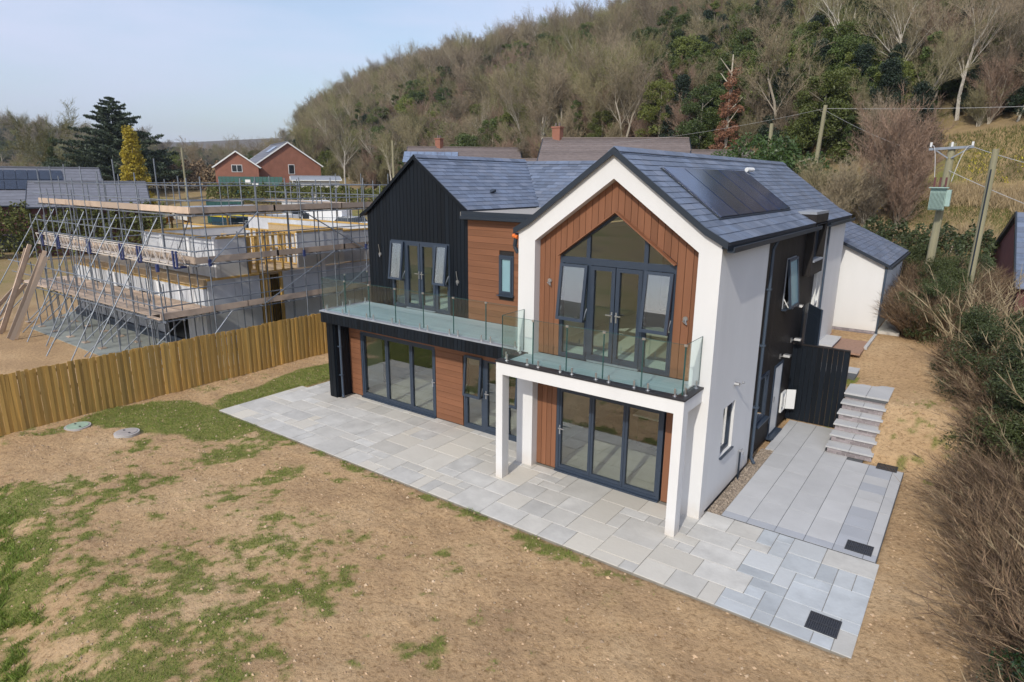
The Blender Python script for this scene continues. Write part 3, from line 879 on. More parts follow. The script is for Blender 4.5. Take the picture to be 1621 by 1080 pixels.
s, ln = slope((BX1 + .03, BZE + .035), (BXA, BZA + .05)); slates((BX1 + .03, YB - .06, BZE + .035), (0, 1, 0), s, 5.6, ln, keep=lambda c: c.y < YV + .05 + (c.z - 5.7) * 1.42 + .1)
vS = Vector((0, YR - (YV - .05), 1.40)).normalized()
slates((BX1 - 2.1, YV - .05, 5.705), (1, 0, 0), vS, 7.3, Vector((0, YR - (YV - .05), 1.40)).length, keep=lambda c: c.x > BX1 - (c.z - 5.7) * 1.38 - .05 and c.x < -2.2)
SL.sort(key=lambda q: q[0])
def slate_mb(mb, w_, s1, M=None):
    t = .011
    vs = [Vector(v) for v in ((.004, 0, t * .6), (w_ - .004, 0, t * .6), (w_ - .004, s1, -.004), (.004, s1, -.004), (.004, 0, t * 1.6), (w_ - .004, 0, t * 1.6), (w_ - .004, s1, .006), (.004, s1, .006))]
    if M: vs = [M @ v for v in vs]
    mb.add(vs, [(0, 3, 2, 1), (4, 5, 6, 7), (0, 1, 5, 4), (1, 2, 6, 5), (3, 0, 4, 7)])
cache = {}
rest = MB()
for i, (d, P_, A_, S_, N_, w_, s1) in enumerate(SL):
    M = Matrix(((A_.x, S_.x, N_.x), (A_.y, S_.y, N_.y), (A_.z, S_.z, N_.z)))
    if M.determinant() < 0:
        P_ = P_ + A_ * w_; A2 = -A_
        M = Matrix(((A2.x, S_.x, N_.x), (A2.y, S_.y, N_.y), (A2.z, S_.z, N_.z)))
    M4 = Matrix.Translation(P_) @ M.to_4x4()
    lift = Matrix.Rotation(RNG.uniform(-.006, .006), 4, 'X')
    M4 = M4 @ Matrix.Translation((0, 0, RNG.uniform(0, .003))) @ lift
    if i < 300:
        key = (round(w_, 2), round(s1, 2))
        if key not in cache:
            q = MB(); slate_mb(q, w_, s1); cache[key] = q.mesh('slate', 'slate')
        o = bpy.data.objects.new('slate', cache[key]); COL.objects.link(o); o.parent = house; o.matrix_basis = M4
    else:
        slate_mb(rest, w_, s1, M4)
def island_rand(name, base):
    """slate colour that varies from piece to piece inside one mesh"""
    m = MAT[base].copy(); m.name = name
    n = m.node_tree.nodes; l = m.node_tree.links.new
    g = n.new('ShaderNodeNewGeometry')
    for lk in list(m.node_tree.links):
        if lk.from_socket.name == 'Random' and lk.from_node.bl_idname == 'ShaderNodeObjectInfo':
            l(g.outputs['Random Per Island'], lk.to_socket)
    MAT[name] = m
island_rand('slate_many', 'slate')
rs = rest.build('roof_slates', 'slate_many', house); tag(rs, kind='stuff')
# ridges, verges, valley
def ridge(p0, p1, nm='ridge_tile'):
    p0 = Vector(p0); p1 = Vector(p1); L_ = (p1 - p0).length; n_ = max(1, int(L_ / .45)); d = (p1 - p0) / n_
    for i in range(n_):
        a = p0 + d * i + d * .01; b_ = p0 + d * (i + 1) - d * .01
        s_ = Vector((-d.y, d.x, 0)).normalized()
        m = MB(); w2 = .13; hh = .092
        for sg in (1, -1):
            m.add([a, b_, b_ + s_ * sg * w2 - Vector((0, 0, hh)), a + s_ * sg * w2 - Vector((0, 0, hh)), a + Vector((0, 0, .018)), b_ + Vector((0, 0, .018)), b_ + s_ * sg * w2 - Vector((0, 0, hh - .016)), a + s_ * sg * w2 - Vector((0, 0, hh - .016))],
                  [(0, 1, 2, 3), (4, 7, 6, 5), (3, 2, 6, 7), (0, 3, 7, 4), (1, 5, 6, 2)])
        m.build(nm, 'slate', house)
ridge((XA, -.06, ZA + RT + .03), (XA, 12.45, ZA + RT + .03))
ridge((BXA, YB - .06, BZA + .085), (BXA, YR, BZA + .085))
ridge((BXA, YR, 7.14), (-2.6, YR, 7.14))
MB().bar((BX1, YV - .03, 5.735), (BXA, YR, 7.14), .17, .012, (0, 0, 1)).build('valley_lead', 'lead', house)
MB().box(-7.7, -3.6, YV - .16, YV - .04, 5.70, 5.72).build('apron_flashing', 'lead', house)
v = MB()
for a, b_ in zip(roofA[:-1], roofA[1:]):
    v.prism([(a[0], a[1] - .055), (b_[0], b_[1] - .055), (b_[0], b_[1] + .075), (a[0], a[1] + .075)], 'y', -.095, -.055)
v.build('verge_trim', 'dark_metal', house)
v = MB()
for a, b_ in zip(roofB[:-1], roofB[1:]):
    v.prism([(a[0], a[1] - .045), (b_[0], b_[1] - .045), (b_[0], b_[1] + .06), (a[0], a[1] + .06)], 'y', YB - .10, YB - .065)
v.build('verge_trim', 'black_clad', house)
# gutters and pipes
m = MB()
for (ya, yb) in ((-.06, 7.3), (8.55, 12.45)):
    m.prism([(.10, 5.33), (.23, 5.33), (.24, 5.43), (.215, 5.43), (.21, 5.35), (.12, 5.35), (.115, 5.44), (.09, 5.44)], 'y', ya, yb)
m.build('gutter', 'dark_metal', house)
MB().box(.001, .095, -.04, 7.2, 5.385, 5.43).build('soffit', 'dark_metal', house)
MB().box(.001, .095, 8.6, 12.4, 5.385, 5.43).build('soffit', 'dark_metal', house)
m = MB(); m.tube((.14, 3.30, 5.34), (.05, 3.30, 5.12), .036, n=8); m.tube((.05, 3.30, 5.12), (.05, 3.30, .12), .036, n=8); m.tube((.05, 3.30, .14), (.13, 3.30, .02), .04, n=8)
for z in (1.4, 2.9, 4.2): m.box(-.02, .10, 3.25, 3.35, z, z + .04)
m.build('downpipe', 'pipe', house)
m = MB(); m.tube((-11.43, .50, 2.45), (-11.43, .50, .1), .036, n=8); m.tube((-11.43, .50, .1), (-11.36, .46, .02), .04, n=8)
for z in (.7, 1.6): m.box(-11.52, -11.39, .46, .54, z, z + .03)
m.build('downpipe', 'pipe', house)
m = MB(); m.tube((.05, 9.35, 5.34), (.05, 9.35, 1.2), .034, n=8); m.build('downpipe', 'pipe', house)
m = MB(); m.tube((.04, 2.35, .62), (.04, 2.35, -.05), .022, n=8); m.build('tap_pipe', 'dark_metal', house)
m = MB(); m.tube((.0, 2.35, .66), (.12, 2.35, .66), .018, n=8); m.tube((.11, 2.35, .66), (.11, 2.35, .58), .014, n=8); m.box(.06, .08, 2.30, 2.40, .69, .71); m.build('outdoor_tap', 'lamp_steel', house)
# black cladding on the side
ys = [3.15] + seg(3.15, 9.2, 44)
for y0, y1 in zip(ys[:-1], ys[1:]):
    zs = [.03]
    iv = []
    z = .03
    for h_ in sorted([h for h in holes if h[0] < (y0 + y1) / 2 < h[1]], key=lambda q: q[2]):
        if h_[2] > z + .02: iv.append((z, h_[2]))
        z = h_[3]
    iv.append((z, 5.39))
    for (a, b_) in iv:
        MB().box(-.10, -.075, y0 + .004, y1 - .004, a, b_).build('cladding_board', 'black_brown', house)
PX = Plane('x', -.075); PX0 = Plane('x', -.08)
# side window in the white wall
f = MB(); ring(f, PX0, .98, 1.73, -.06, .02, .98, 2.05, .06)
sw1 = f.build('window', 'anthracite', house); tag(sw1, 'small window in the white side wall')
pane(PX0, sw1, 1.03, 1.68, 1.03, 2.0, -.02); m = MB(); m.box(-.06, .05, .95, 1.76, .945, .978); m.build('sill', 'anthracite', sw1)
# upper open window
f = MB(); ring(f, PX, 5.2, 6.08, -.06, .02, 3.46, 4.72, .06); w2 = f.build('window', 'lead', house); tag(w2, 'open upper window in the black boards')
sash(PX, w2, 5.2, 6.08, 3.46, 4.70, R(7), glz='frosted'); MB().box(-.08, .04, 5.15, 6.12, 3.42, 3.455).build('sill', 'anthracite', w2)
f = MB(); ring(f, PX, 3.70, 4.60, -.06, .03, .80, 2.0, .07); w3 = f.build('window', 'anthracite', house); tag(w3, 'lower window behind the downpipe')
pane(PX, w3, 3.76, 4.54, .86, 1.94, -.01); MB().box(-.08, .06, 3.66, 4.64, .76, .795).build('sill', 'anthracite', w3)
# side door with white leaf standing ajar
f = MB(); ring(f, PX, 5.15, 5.95, -.08, .03, .03, 1.97, .06); sdoor = f.build('door', 'anthracite', house); tag(sdoor, 'white side door in dark frame')
q = MB(); q.box(-.10, -.055, 5.21, 5.89, .09, 1.91); q.build('door_leaf', 'white_plastic', sdoor)
q = MB(); q.box(-.05, -.03, 5.30, 5.36, .95, 1.10); q.build('handle', 'silver', sdoor)
MB().box(-.08, .10, 5.08, 6.02, -.02, .03).build('sill', 'anthracite', sdoor)
# meter cupboard with open flap
q = MB(); ring(q, PX, 6.2, 6.62, .0, .05, .40, .95, .035); PX.box(q, 6.23, 6.59, .0, .012, .43, .92); mc = q.build('meter_box', 'white_plastic', house)
q = MB(); q.box(0, .015, 0, .50, 0, .56)
fl = q.build('flap', 'white_plastic', mc); fl.data.transform(Matrix.Translation(Vector((-.02, 6.62, .41))) @ Matrix.Rotation(R(-62), 4, 'Z') @ Matrix.Diagonal((1, .48, 1, 1)))
q = MB(); q.box(-.07, -.03, 6.25, 6.45, .50, .80); q.build('meter', 'lamp_steel', mc)
# boxed-out bay with opening, header and low panel
bay = T('bay', None, None, (0, 0, 0)); bay.parent = house; WL[bay.name] = Vector((0, 0, 0)); tag(bay, 'dark boarded bay breaking the eaves')
q = MB(); q.box(-.75, .12, 7.0, 8.58, 5.72, 5.79); q.build('bay_roof', 'lead', bay)
q = MB(); q.box(.09, .12, 7.02, 8.56, 5.46, 5.715); q.box(-.7, .088, 7.02, 7.06, 5.40, 5.715); q.box(-.7, .088, 8.52, 8.56, 5.4, 5.715); q.build('header', 'black_brown', bay)
q = MB(); q.box(-.07, .12, 7.02, 7.20, 4.08, 5.455); q.build('cheek', 'black_brown', bay)
q = MB(); q.box(-.07, .12, 8.46, 8.56, 4.08, 5.455); q.build('cheek', 'black_brown', bay)
for i in range(8):
    y0 = 7.204 + i * .157
    MB().box(.09, .118, y0 + .004, y0 + .153, 4.08, 4.44).build('cladding_board', 'black_brown', bay)
q = MB(); q.box(-.07, .088, 7.2, 8.46, 4.08, 4.42); q.build('base_panel', 'black_brown', bay)
MB().box(-.06, .16, 7.2, 8.46, 4.445, 4.48).build('sill', 'lead', bay)
q = MB(); q.box(-.07, -.055, 7.2, 8.46, 4.48, 5.45); q.build('bay_glazing', 'dark_metal', bay)
# glazed slit and open entrance leaf at the upper yard
q = MB(); q.box(-.10, -.05, 8.66, 9.15, 1.2, 4.05); q.build('slit_window', 'glass', house)
q = MB(); q.box(-.07, .02, 8.60, 8.66, 1.1, 4.2); q.box(-.07, .02, 9.14, 9.19, 1.1, 4.2); q.box(-.07, .0, 8.66, 9.14, 3.05, 3.12); q.build('slit_frame', 'white_plastic', house)
q = MB(); q.box(0, .045, 0, .92, 1.12, 3.14); q.chbox(.046, .05, .12, .80, 1.4, 2.9, .001)
dl = q.build('entrance_door', 'anthracite', house); dl.data.transform(Matrix.Translation(Vector((.0, 8.25, 0))) @ Matrix.Rotation(R(-118), 4, 'Z') @ Matrix.Rotation(R(-30 + 0), 4, 'Z'))
MB().box(-.1, -.085, 7.7, 8.6, 1.1, 3.15).build('doorway_shade', 'dark_metal', house)  # dark sheet closing the doorway, standing in for the unlit inside
# fittings
def spot(p, dx, dy, nm='wall_light'):
    p = Vector(p); m = MB(); m.tube(p, p + Vector((dx, dy, 0)) * .10, .045, n=8); m.tube(p + Vector((dx, dy, 0)) * .10 - Vector((0, 0, .02)), p + Vector((dx, dy, .3)) * .17, .012, n=6); m.ball(p + Vector((dx, dy, .35)) * .18, .03); return m.build(nm, 'lamp_steel', house)
spot((0, 1.55, 2.45), 1, 0); 
def security_lamp(y, z, x=-.07):
    m = MB(); m.box(x, x + .03, y - .05, y + .05, z - .06, z + .06); m.bar((x + .03, y, z), (x + .16, y, z + .05), .03, .03); m.prism([(y - .09, z + .02), (y + .09, z + .02), (y + .07, z + .08), (y - .07, z + .08)], 'x', x + .10, x + .26); m.build('wall_light', 'lamp_steel', house)
security_lamp(6.3, 3.35); security_lamp(6.6, 2.38); security_lamp(5.55, 2.15)
for (x, z, a) in ((-3.78, 4.42, .0), (-.66, 3.98, .0)):
    m = MB(); m.tube((x, YT, z), (x, YT - .03, z), .05, n=8); m.tube((x, YT - .03, z), (x + .05, YT - .07, z - .10), .012, n=5); m.tube((x + .05, YT - .06, z - .1), (x - .03, YT - .08, z - .03), .014, n=5); m.build('cable_rosette', 'lamp_steel', house)
for (x, z) in ((-11.1, 4.3), (-7.98, 3.75)):
    m = MB(); m.tube((x, YB, z), (x, YB - .03, z), .055, n=8); m.tube((x, YB - .02, z + .02), (x - .02, YB - .05, z + .30), .010, n=5); m.tube((x, YB - .05, z), (x + .05, YB - .08, z - .08), .014, n=5); m.build('cable_rosette', 'lamp_steel', house)
m = MB(); m.tube((XL - .03, -.0, 5.33), (XL - .16, .02, 5.36), .045, n=8); m.build('gutter_end', 'orange_plastic', house)
m = MB(); m.tube((XL - .09, .02, 5.30), (XL - .12, .02, 5.12), .045, n=8); m.tube((XL - .12, .02, 5.12), (XL - .04, .03, 4.98), .042, n=8); m.prism([(XL - .02, 5.33), (XL - .17, 5.33), (XL - .17, 5.42), (XL - .02, 5.42)], 'y', .03, 1.7); m.build('gutter', 'dark_metal', house)
m = MB(); m.prism([(4.0, 0), (4.24, 0), (4.24, .09)], 'x', 0, .22); vt = m.build('roof_vent', 'dark_metal', house)
vt.data.transform(Matrix.Translation(Vector((-8.3, -.4, 6.18))))
# solar array
sx = Vector((-.319 - XA, 0, ZB - ZA)).normalized(); sn = Vector((-sx.z, 0, sx.x))
q0 = Vector((sol_x[0], sol_y[0], ZA + RT - .742 * (sol_x[0] - XA) + .055)); sl_len = (sol_x[1] - sol_x[0]) / sx.x
def on_roof(mb, s0, s1, y0, y1, n0, n1):
    c = []
    for (s_, y_, n_) in ((s0, y0, n0), (s1, y0, n0), (s1, y1, n0), (s0, y1, n0), (s0, y0, n1), (s1, y0, n1), (s1, y1, n1), (s0, y1, n1)):
        c.append(Vector((q0.x, 0, q0.z)) + sx * s_ + sn * n_ + Vector((0, y_, 0)))
    mb.add(c, [(0, 3, 2, 1), (4, 5, 6, 7), (0, 1, 5, 4), (1, 2, 6, 5), (2, 3, 7, 6), (3, 0, 4, 7)])
m = MB(); on_roof(m, -.03, sl_len + .03, sol_y[0] - .04, sol_y[1] + .04, -.06, -.005); sa = m.build('solar_array', 'dark_metal', house)
for i in range(5):
    y0 = sol_y[0] + (sol_y[1] - sol_y[0]) * i / 5; y1 = sol_y[0] + (sol_y[1] - sol_y[0]) * (i + 1) / 5
    m = MB(); on_roof(m, 0, sl_len, y0 + .022, y1 - .022, -.003, .026); m.build('solar_panel', 'solar', sa)
m = MB(); on_roof(m, sl_len + .03, sl_len + .20, sol_y[0] + .1, sol_y[1] + .3, -.05, -.043); m.build('flashing', 'lead', sa)
m = MB(); m.tube((-1.72, 6.7, 6.86), (-1.64, 7.0, 6.86), .06, n=8); m.build('roof_outlet', 'white_plastic', house)
# interior -----------------------------------------------------------
def room(x0, x1, y0, y1, z0, z1, fm='floor_in', wm='plaster', ceil=True):
    """floor, ceiling and back/side linings"""
    MB().box(x0, x1, y0, y1, z0, z0 + .02).build('floor', fm, house)
    if ceil: MB().box(x0, x1, y0, y1, z1, z1 + .02).build('ceiling', wm, house)
    m = MB(); m.box(x0, x1, y1, y1 + .03, z0, z1 + .0); m.box(x0, x0 + .02, y0, y1, z0 + .021, z1 - .001); m.box(x1 - .02, x1, y0, y1, z0 + .021, z1 - .001); m.build('room_lining', wm, house)
room(-4.19, -.305, .42, 5.8, .01, 2.42, 'screed')
room(-11.5, -4.2, 1.18, 5.6, .01, 2.38, 'screed')
room(-4.19, -.305, .42, 6.2, 2.765, 5.36, 'floor_in', ceil=False)
MB().prism([(-4.19, 5.36), (-.305, 5.36), (XA, 6.75)], 'y', 6.2, 6.23).build('room_lining', 'plaster', house)
for x_ in (-4.17, -.325): MB().bar((x_, 3.3, 5.34), (XA, 3.3, 6.76), 5.8, .03, (0, 0, 1)).build('room_lining', 'plaster', house) if False else None
room(-11.4, -7.6, 2.25, 6.4, 2.765, 5.3, 'floor_in')
m = MB(); m.box(-3.72, -3.12, 6.14, 6.18, 2.8, 4.75); m.box(-1.75, -1.05, 6.14, 6.18, 2.8, 4.75); m.build('inner_door', 'door_brown', house)
m = MB(); m.box(-2.5, -1.9, 5.6, 6.1, 3.3, 3.36)
for i in range(6): m.box(-2.35, -1.98, 6.0 - .0, 6.16, 3.1 + i * .27, 3.22 + i * .27)
m.build('shelf', 'white_plastic', house)
isl = MB().box(-2.55, -.75, 2.5, 3.4, .05, .86).build('kitchen_island', 'black_brown', house)
MB().box(-2.65, -.68, 2.40, 3.5, .865, .905).build('worktop', 'worktop', isl)
MB().box(-1.75, -1.1, 2.65, 3.15, .907, .915).build('hob', 'hob', isl)
MB().box(-9.35, -9.15, 3.1, 3.25, .03, 1.35).build('floor_lamp', 'render_base', house)
m = MB()
for k_ in range(5): m.box(-4.1 + k_ * .0, -4.0, .5 + k_ * .02, .9, 0.05, .06)
# ================================================================== patio and paving
patio = MB().box(-13.38, 3.13, -2.42, .42, -.06, -.010).box(-13.1, -11.84, .42, 1.30, -.06, -.010).box(-11.54, XL, .42, .92, -.06, -.010).build('patio', 'joint')
tag(patio, kind='structure')
def inside_patio(x, y):
    if y < .42: return -13.4 < x < 3.14 and y > -2.44 and not (XL + .0 < x < 0 and y > .04)
    return (-13.12 < x < -11.8 and y < 1.32) or (-11.5 < x < XL and y < .94)
CELL = .285
rnd = random.Random(5)
x0p, y0p = -13.38, -2.42
nxp = int(16.52 / CELL) + 1; nyp = 14
occ = [[not inside_patio(x0p + (i + .5) * CELL, y0p + (j + .5) * CELL) for j in range(nyp)] for i in range(nxp)]
shapes = [(3, 2), (2, 3), (2, 2), (3, 2), (2, 1), (1, 2), (3, 3), (2, 2), (1, 1)]
slabs = {}
def slab_mesh(w_, d_, m_, th=.045):
    k = (round(w_, 3), round(d_, 3), m_)
    if k not in slabs: slabs[k] = MB().chbox(.005, w_ - .005, (.005 if 'grey' not in m_ and 'dark' not in m_ else .0028), d_ - (.005 if 'grey' not in m_ and 'dark' not in m_ else .0028), -th, 0, .005 if 'grey' not in m_ and 'dark' not in m_ else .0012).mesh('slab', m_)
    return slabs[k]
for i in range(nxp):
    for j in range(nyp):
        if occ[i][j]: continue
        opts = shapes[:]; rnd.shuffle(opts)
        opts += [(1, 1)]
        for (a, b_) in opts:
            if i + a <= nxp and j + b_ <= nyp and all(not occ[i + p][j + q] for p in range(a) for q in range(b_)):
                if (a, b_) == (1, 1) and rnd.random() < .75 and (j + 1 < nyp and not occ[i][j + 1]): 
                    a, b_ = 1, 2
                break
        for p in range(a):
            for q in range(b_): occ[i + p][j + q] = True
        right = x0p + i * CELL > .1
        m_ = 'blue_slab' if x0p + i * CELL > .9 and rnd.random() < .85 else 'stone_slab'
        w_ = min(a * CELL, 3.14 - (x0p + i * CELL))
        if w_ < .06: continue
        put('slab', slab_mesh(w_, b_ * CELL, m_), patio, (x0p + i * CELL, y0p + j * CELL, rnd.uniform(-.002, .002)), (rnd.uniform(-.003, .003), rnd.uniform(-.003, .003), 0))
# side path of long grey strips
side = MB().box(.30, 3.08, .46, 4.98, -.06, -.008).box(.10, 2.2, 4.98, 6.94, -.06, -.008).build('side_path', 'dark_joint'); tag(side, kind='structure')
def slab_at(par, x0, x1, y0, y1, m_, z=0): 
    put('slab', slab_mesh(x1 - x0, y1 - y0, m_), par, (x0, y0, z + rnd.uniform(-.0015, .0015)))
cols = [(.30, .80), (.80, 1.33), (1.33, 1.86), (1.86, 2.36), (2.36, 2.86), (2.86, 3.07)]
for ci, (a, b_) in enumerate(cols):
    y = .46
    slab_at(side, a, b_, .46, .70, 'dark_slab'); y = .70
    while y < (6.90 if ci < 2 else (5.0 if ci >= 2 else 6.9)):
        L_ = .9 if ci not in (4,) else .45
        lim = 6.93 if ci < 3 else 4.96
        y1 = min(y + L_, lim)
        if y1 - y < .05: break
        slab_at(side, a, b_, y, y1, 'dark_slab' if (ci == 4 and rnd.random() < .6) else 'grey_slab'); y = y1
slab_at(side, .08, .30, 4.45, 6.93, 'grey_slab')
# gravel margin
gv = MB().box(-.01, .30, .10, 4.45, -.08, -.035).build('gravel_strip', 'gravel_base'); tag(gv, kind='structure')
pb = MB()
for k in range(1500):
    x = RNG.uniform(.005, .295); y = RNG.uniform(.05, 4.45)
    if y < .42 and x > .2: continue
    r = RNG.uniform(.010, .019)
    pb.ball((x, y, -.03 + RNG.uniform(0, .012)), r, 5, 3, (1.2, .9, .7))
MAT['pebble_many'] = None
island_rand('pebble_many', 'pebble')
g = pb.build('gravel', 'pebble_many'); tag(g, kind='stuff')
# drain grates
def grate(x0, x1, y0, y1, label):
    t = T('drain_grate', label, 'drain cover', ((x0 + x1) / 2, (y0 + y1) / 2, 0), 'black slotted covers set in the paving')
    m = MB(); w_ = .022
    m.box(x0, x1, y0, y0 + w_, .001, .014); m.box(x0, x1, y1 - w_, y1, .001, .014); m.box(x0, x0 + w_, y0 + w_, y1 - w_, .001, .014); m.box(x1 - w_, x1, y0 + w_, y1 - w_, .001, .014)
    m.box(x0 + w_, x1 - w_, (y0 + y1) / 2 - .01, (y0 + y1) / 2 + .01, .002, .0125)
    m.build('frame', 'iron', t)
    n_ = 13
    for i in range(n_):
        a = x0 + w_ + (x1 - x0 - 2 * w_) * (i + .2) / n_; b_ = x0 + w_ + (x1 - x0 - 2 * w_) * (i + .8) / n_
        MB().box(a, b_, y0 + w_, y1 - w_, .001, .011).build('bar', 'iron', t)
    MB().box(x0 + w_, x1 - w_, y0 + w_, y1 - w_, .0035, .0042).build('sump_shade', 'hob', t)  # black sheet between the bars stands in for the shaded hollow below
grate(2.44, 2.89, -2.12, -1.66, 'large square drain grate at the front corner of the patio')
grate(2.54, 2.98, .61, .98, 'slotted drain grate where the patio meets the grey side path')
grate(2.51, 2.94, 4.83, 5.20, 'slotted drain grate beside the foot of the brick steps')
# steps
steps = T('garden_steps', 'six grey slab steps on blue brick risers beside the black screen', 'steps', (1.87, 6, 0))
yst = [5.10, 5.506, 5.865, 6.227, 6.596, 6.95]
brick_m = MB().chbox(0, .205, 0, .09, 0, .055, .003).mesh('brick', 'brick_blue')
for i in range(6):
    z1 = .18 * (i + 1); z0 = .18 * i
    yb = yst[i + 1] if i < 5 else 7.0
    y0 = yst[i]
    # riser core
    MB().box(1.40, 2.36, y0 + .045, (yst[i + 1] + .12 if i < 5 else 7.1), max(0, z0 - .16), z1 - .042).build('riser_core', 'mortar', steps)
    for r in range(2):
        zb = z1 - .042 - .066 * (r + 1) + .004
        off = 0 if r else .107
        xs_ = 1.385
        first = True
        while xs_ < 2.37:
            w_ = .205 if not (first and off) else .10
            w_ = min(w_, 2.375 - xs_)
            if w_ > .03:
                if abs(w_ - .205) < 1e-3: put('brick', brick_m, steps, (xs_, y0 + .035, zb))
                else: MB().chbox(xs_, xs_ + w_, y0 + .035, y0 + .12, zb, zb + .055, .003).build('brick', 'brick_blue', steps)
            xs_ += w_ + .010; first = False
    yb = yst[i + 1] + .05 if i < 5 else 7.5
    if i < 5:
        for a, b_ in ((1.345, 1.87), (1.875, 2.40)):
            MB().chbox(a, b_ - .003, y0, yb, z1 - .04, z1, .004).build('tread', 'grey_slab', steps)
land = MB().box(1.3, 2.38, 6.96, 8.66, .96, 1.035).box(.3, 1.40, 8.2, 10.9, 1.1, 1.175).build('upper_path', 'dark_joint'); tag(land, kind='structure')
for (a, b_, c_, d_, z) in ((1.345, 1.87, 6.95, 7.85, 1.08), (1.87, 2.40, 6.95, 7.85, 1.08), (1.345, 1.87, 7.85, 8.66, 1.08), (1.87, 2.40, 7.85, 8.66, 1.08), (.85, 1.39, 8.67, 9.6, 1.21), (.85, 1.39, 9.6, 10.5, 1.22), (.3, .85, 8.3, 9.2, 1.21), (.3, .85, 9.2, 9.84, 1.21)):
    slab_at(land, a, b_, c_, d_, 'grey_slab', z)
# black board screen
scr = T('screen_fence', 'black vertical board screen between the house and the steps', 'fence', (.7, 6.95, 0))
for i in range(11):
    a = .0 + i * .128
    MB().box(a - .06, a + .062, 6.93, 6.955, .03, 2.20).build('board', 'black_clad', scr)
MB().box(-.07, 1.36, 6.90, 7.0, 2.205, 2.235).build('capping', 'black_brown', scr)
MB().box(1.27, 1.36, 6.96, 7.04, 0, 2.20).build('post', 'black_clad', scr)
# setts yard behind
yard = MB().box(.0, 1.25, 9.84, 12.74, 1.44, 1.50).build('brick_yard', 'setts'); tag(yard, kind='structure')
kerb = MB().bar((1.27, 10.7, 1.50), (1.30, 12.9, 1.55), .09, .09).build('kerb', 'grey_slab'); tag(kerb, kind='structure')
bx = T('brick_plinth', 'low block of blue brick with grey slab top by the rear wall', 'plinth', (.25, 10.6, 1.4))
MB().box(.01, .42, 9.9, 11.38, 1.3, 1.58).build('base', 'brick_blue', bx); MB().box(.001, .46, 9.85, 11.42, 1.582, 1.62).build('slab', 'grey_slab', bx)
# garage (lean-to block)
gar = T('garage', 'white rendered single storey block with slate roof behind the house', 'garage', (.5, 15, 1.5))
MB().prism([(-3.0, 1.66), (-3.0, 5.9), (-.13, 4.56), (1.27, 3.90), (1.27, 1.66)], 'y', 12.74, 12.99).build('front_wall', 'render_white', gar)
MB().box(1.02, 1.27, 12.99, 18.3, 1.66, 3.88).build('side_wall', 'render_white', gar)
MB().box(-3, 1.25, 18.05, 18.3, 1.66, 3.9).build('back_wall', 'render_white', gar)
brs = MB()
for r in range(3):
    x = -.2 - (r % 2) * .11
    while x < 1.22:
        brs.chbox(max(x, -.2), min(x + .215, 1.24), 12.70, 12.76, 1.44 + r * .073, 1.44 + r * .073 + .062, .003); x += .226
MAT['brick_blue_many'] = None
island_rand('brick_blue_many', 'brick_blue')
b_ = brs.build('brick_course', 'brick_blue_many', gar); tag(b_, kind='stuff')
MB().box(-.3, 1.245, 12.765, 18.28, 1.40, 1.66).build('plinth', 'mortar', gar)
gd = [(-3.0, 5.98), (1.38, 3.90)]
MB().prism([(-3.0, 5.93), (1.40, 3.86), (1.40, 3.91), (-3.0, 5.98)], 'y', 12.62, 18.4).build('roof_deck', 'slate_sheet', gar)
save = SL; SL = []
s, ln = slope((1.41, 3.915), (-3.0, 5.99)); slates((1.41, 12.6, 3.915), (0, 1, 0), s, 5.82, ln, ex=.2, wd=.36)
gs = MB()
for (d, P_, A_, S_, N_, w_, s1) in SL:
    P2 = P_ + A_ * w_; A2 = -A_
    M4 = Matrix.Translation(P2) @ Matrix(((A2.x, S_.x, N_.x), (A2.y, S_.y, N_.y), (A2.z, S_.z, N_.z))).to_4x4()
    slate_mb(gs, w_, s1, M4)
g = gs.build('roof_slates', 'slate_many', gar); tag(g, kind='stuff')
MB().prism([(-3.0, 5.90), (1.40, 3.83), (1.40, 3.93), (-3.0, 6.0)], 'y', 12.57, 12.60).build('verge_trim', 'dark_metal', gar)
m = MB(); m.box(1.38, 1.49, 12.6, 18.4, 3.79, 3.88); m.build('gutter', 'dark_metal', gar)
m = MB(); m.tube((1.32, 12.70, 3.80), (1.30, 12.70, 1.6), .035, n=8); m.build('downpipe', 'pipe', gar)
pth = MB().box(1.3, 1.95, 12.9, 18.6, 1.50, 1.66).build('back_path', 'stone_slab'); tag(pth, kind='structure')

# ================================================================== pale timber fence
fen = T('timber_fence', 'pale vertical board fence between the garden and the building site', 'fence', (-16, 0, 0))
FX = -16.0
pale = MB().box(-.009, .009, -.0425, .0425, 0, 1.62).mesh('pale', 'pale_wood')
y = -8.3; k = 0
while y < 9.5:
    gz = float(terrain(FX, y)) - .03
    put('pale', pale, fen, (FX + (0 if k % 2 else .016), y, gz + .02 + RNG.uniform(-.022, .018)), (RNG.uniform(-.006, .006), RNG.uniform(-.01, .01), RNG.uniform(-.04, .04)))
    y += .089; k += 1
for yy in np.arange(-8.3, 9.5, 1.8):
    gz = float(terrain(FX, yy))
    MB().box(FX - .11, FX - .02, yy - .05, yy + .05, gz - .3, gz + 1.55).build('post', 'wood_rail', fen)
    for z in (.3, .85, 1.4): MB().box(FX - .055, FX - .012, yy, yy + 1.8, gz + z, gz + z + .09).build('rail', 'wood_rail', fen)
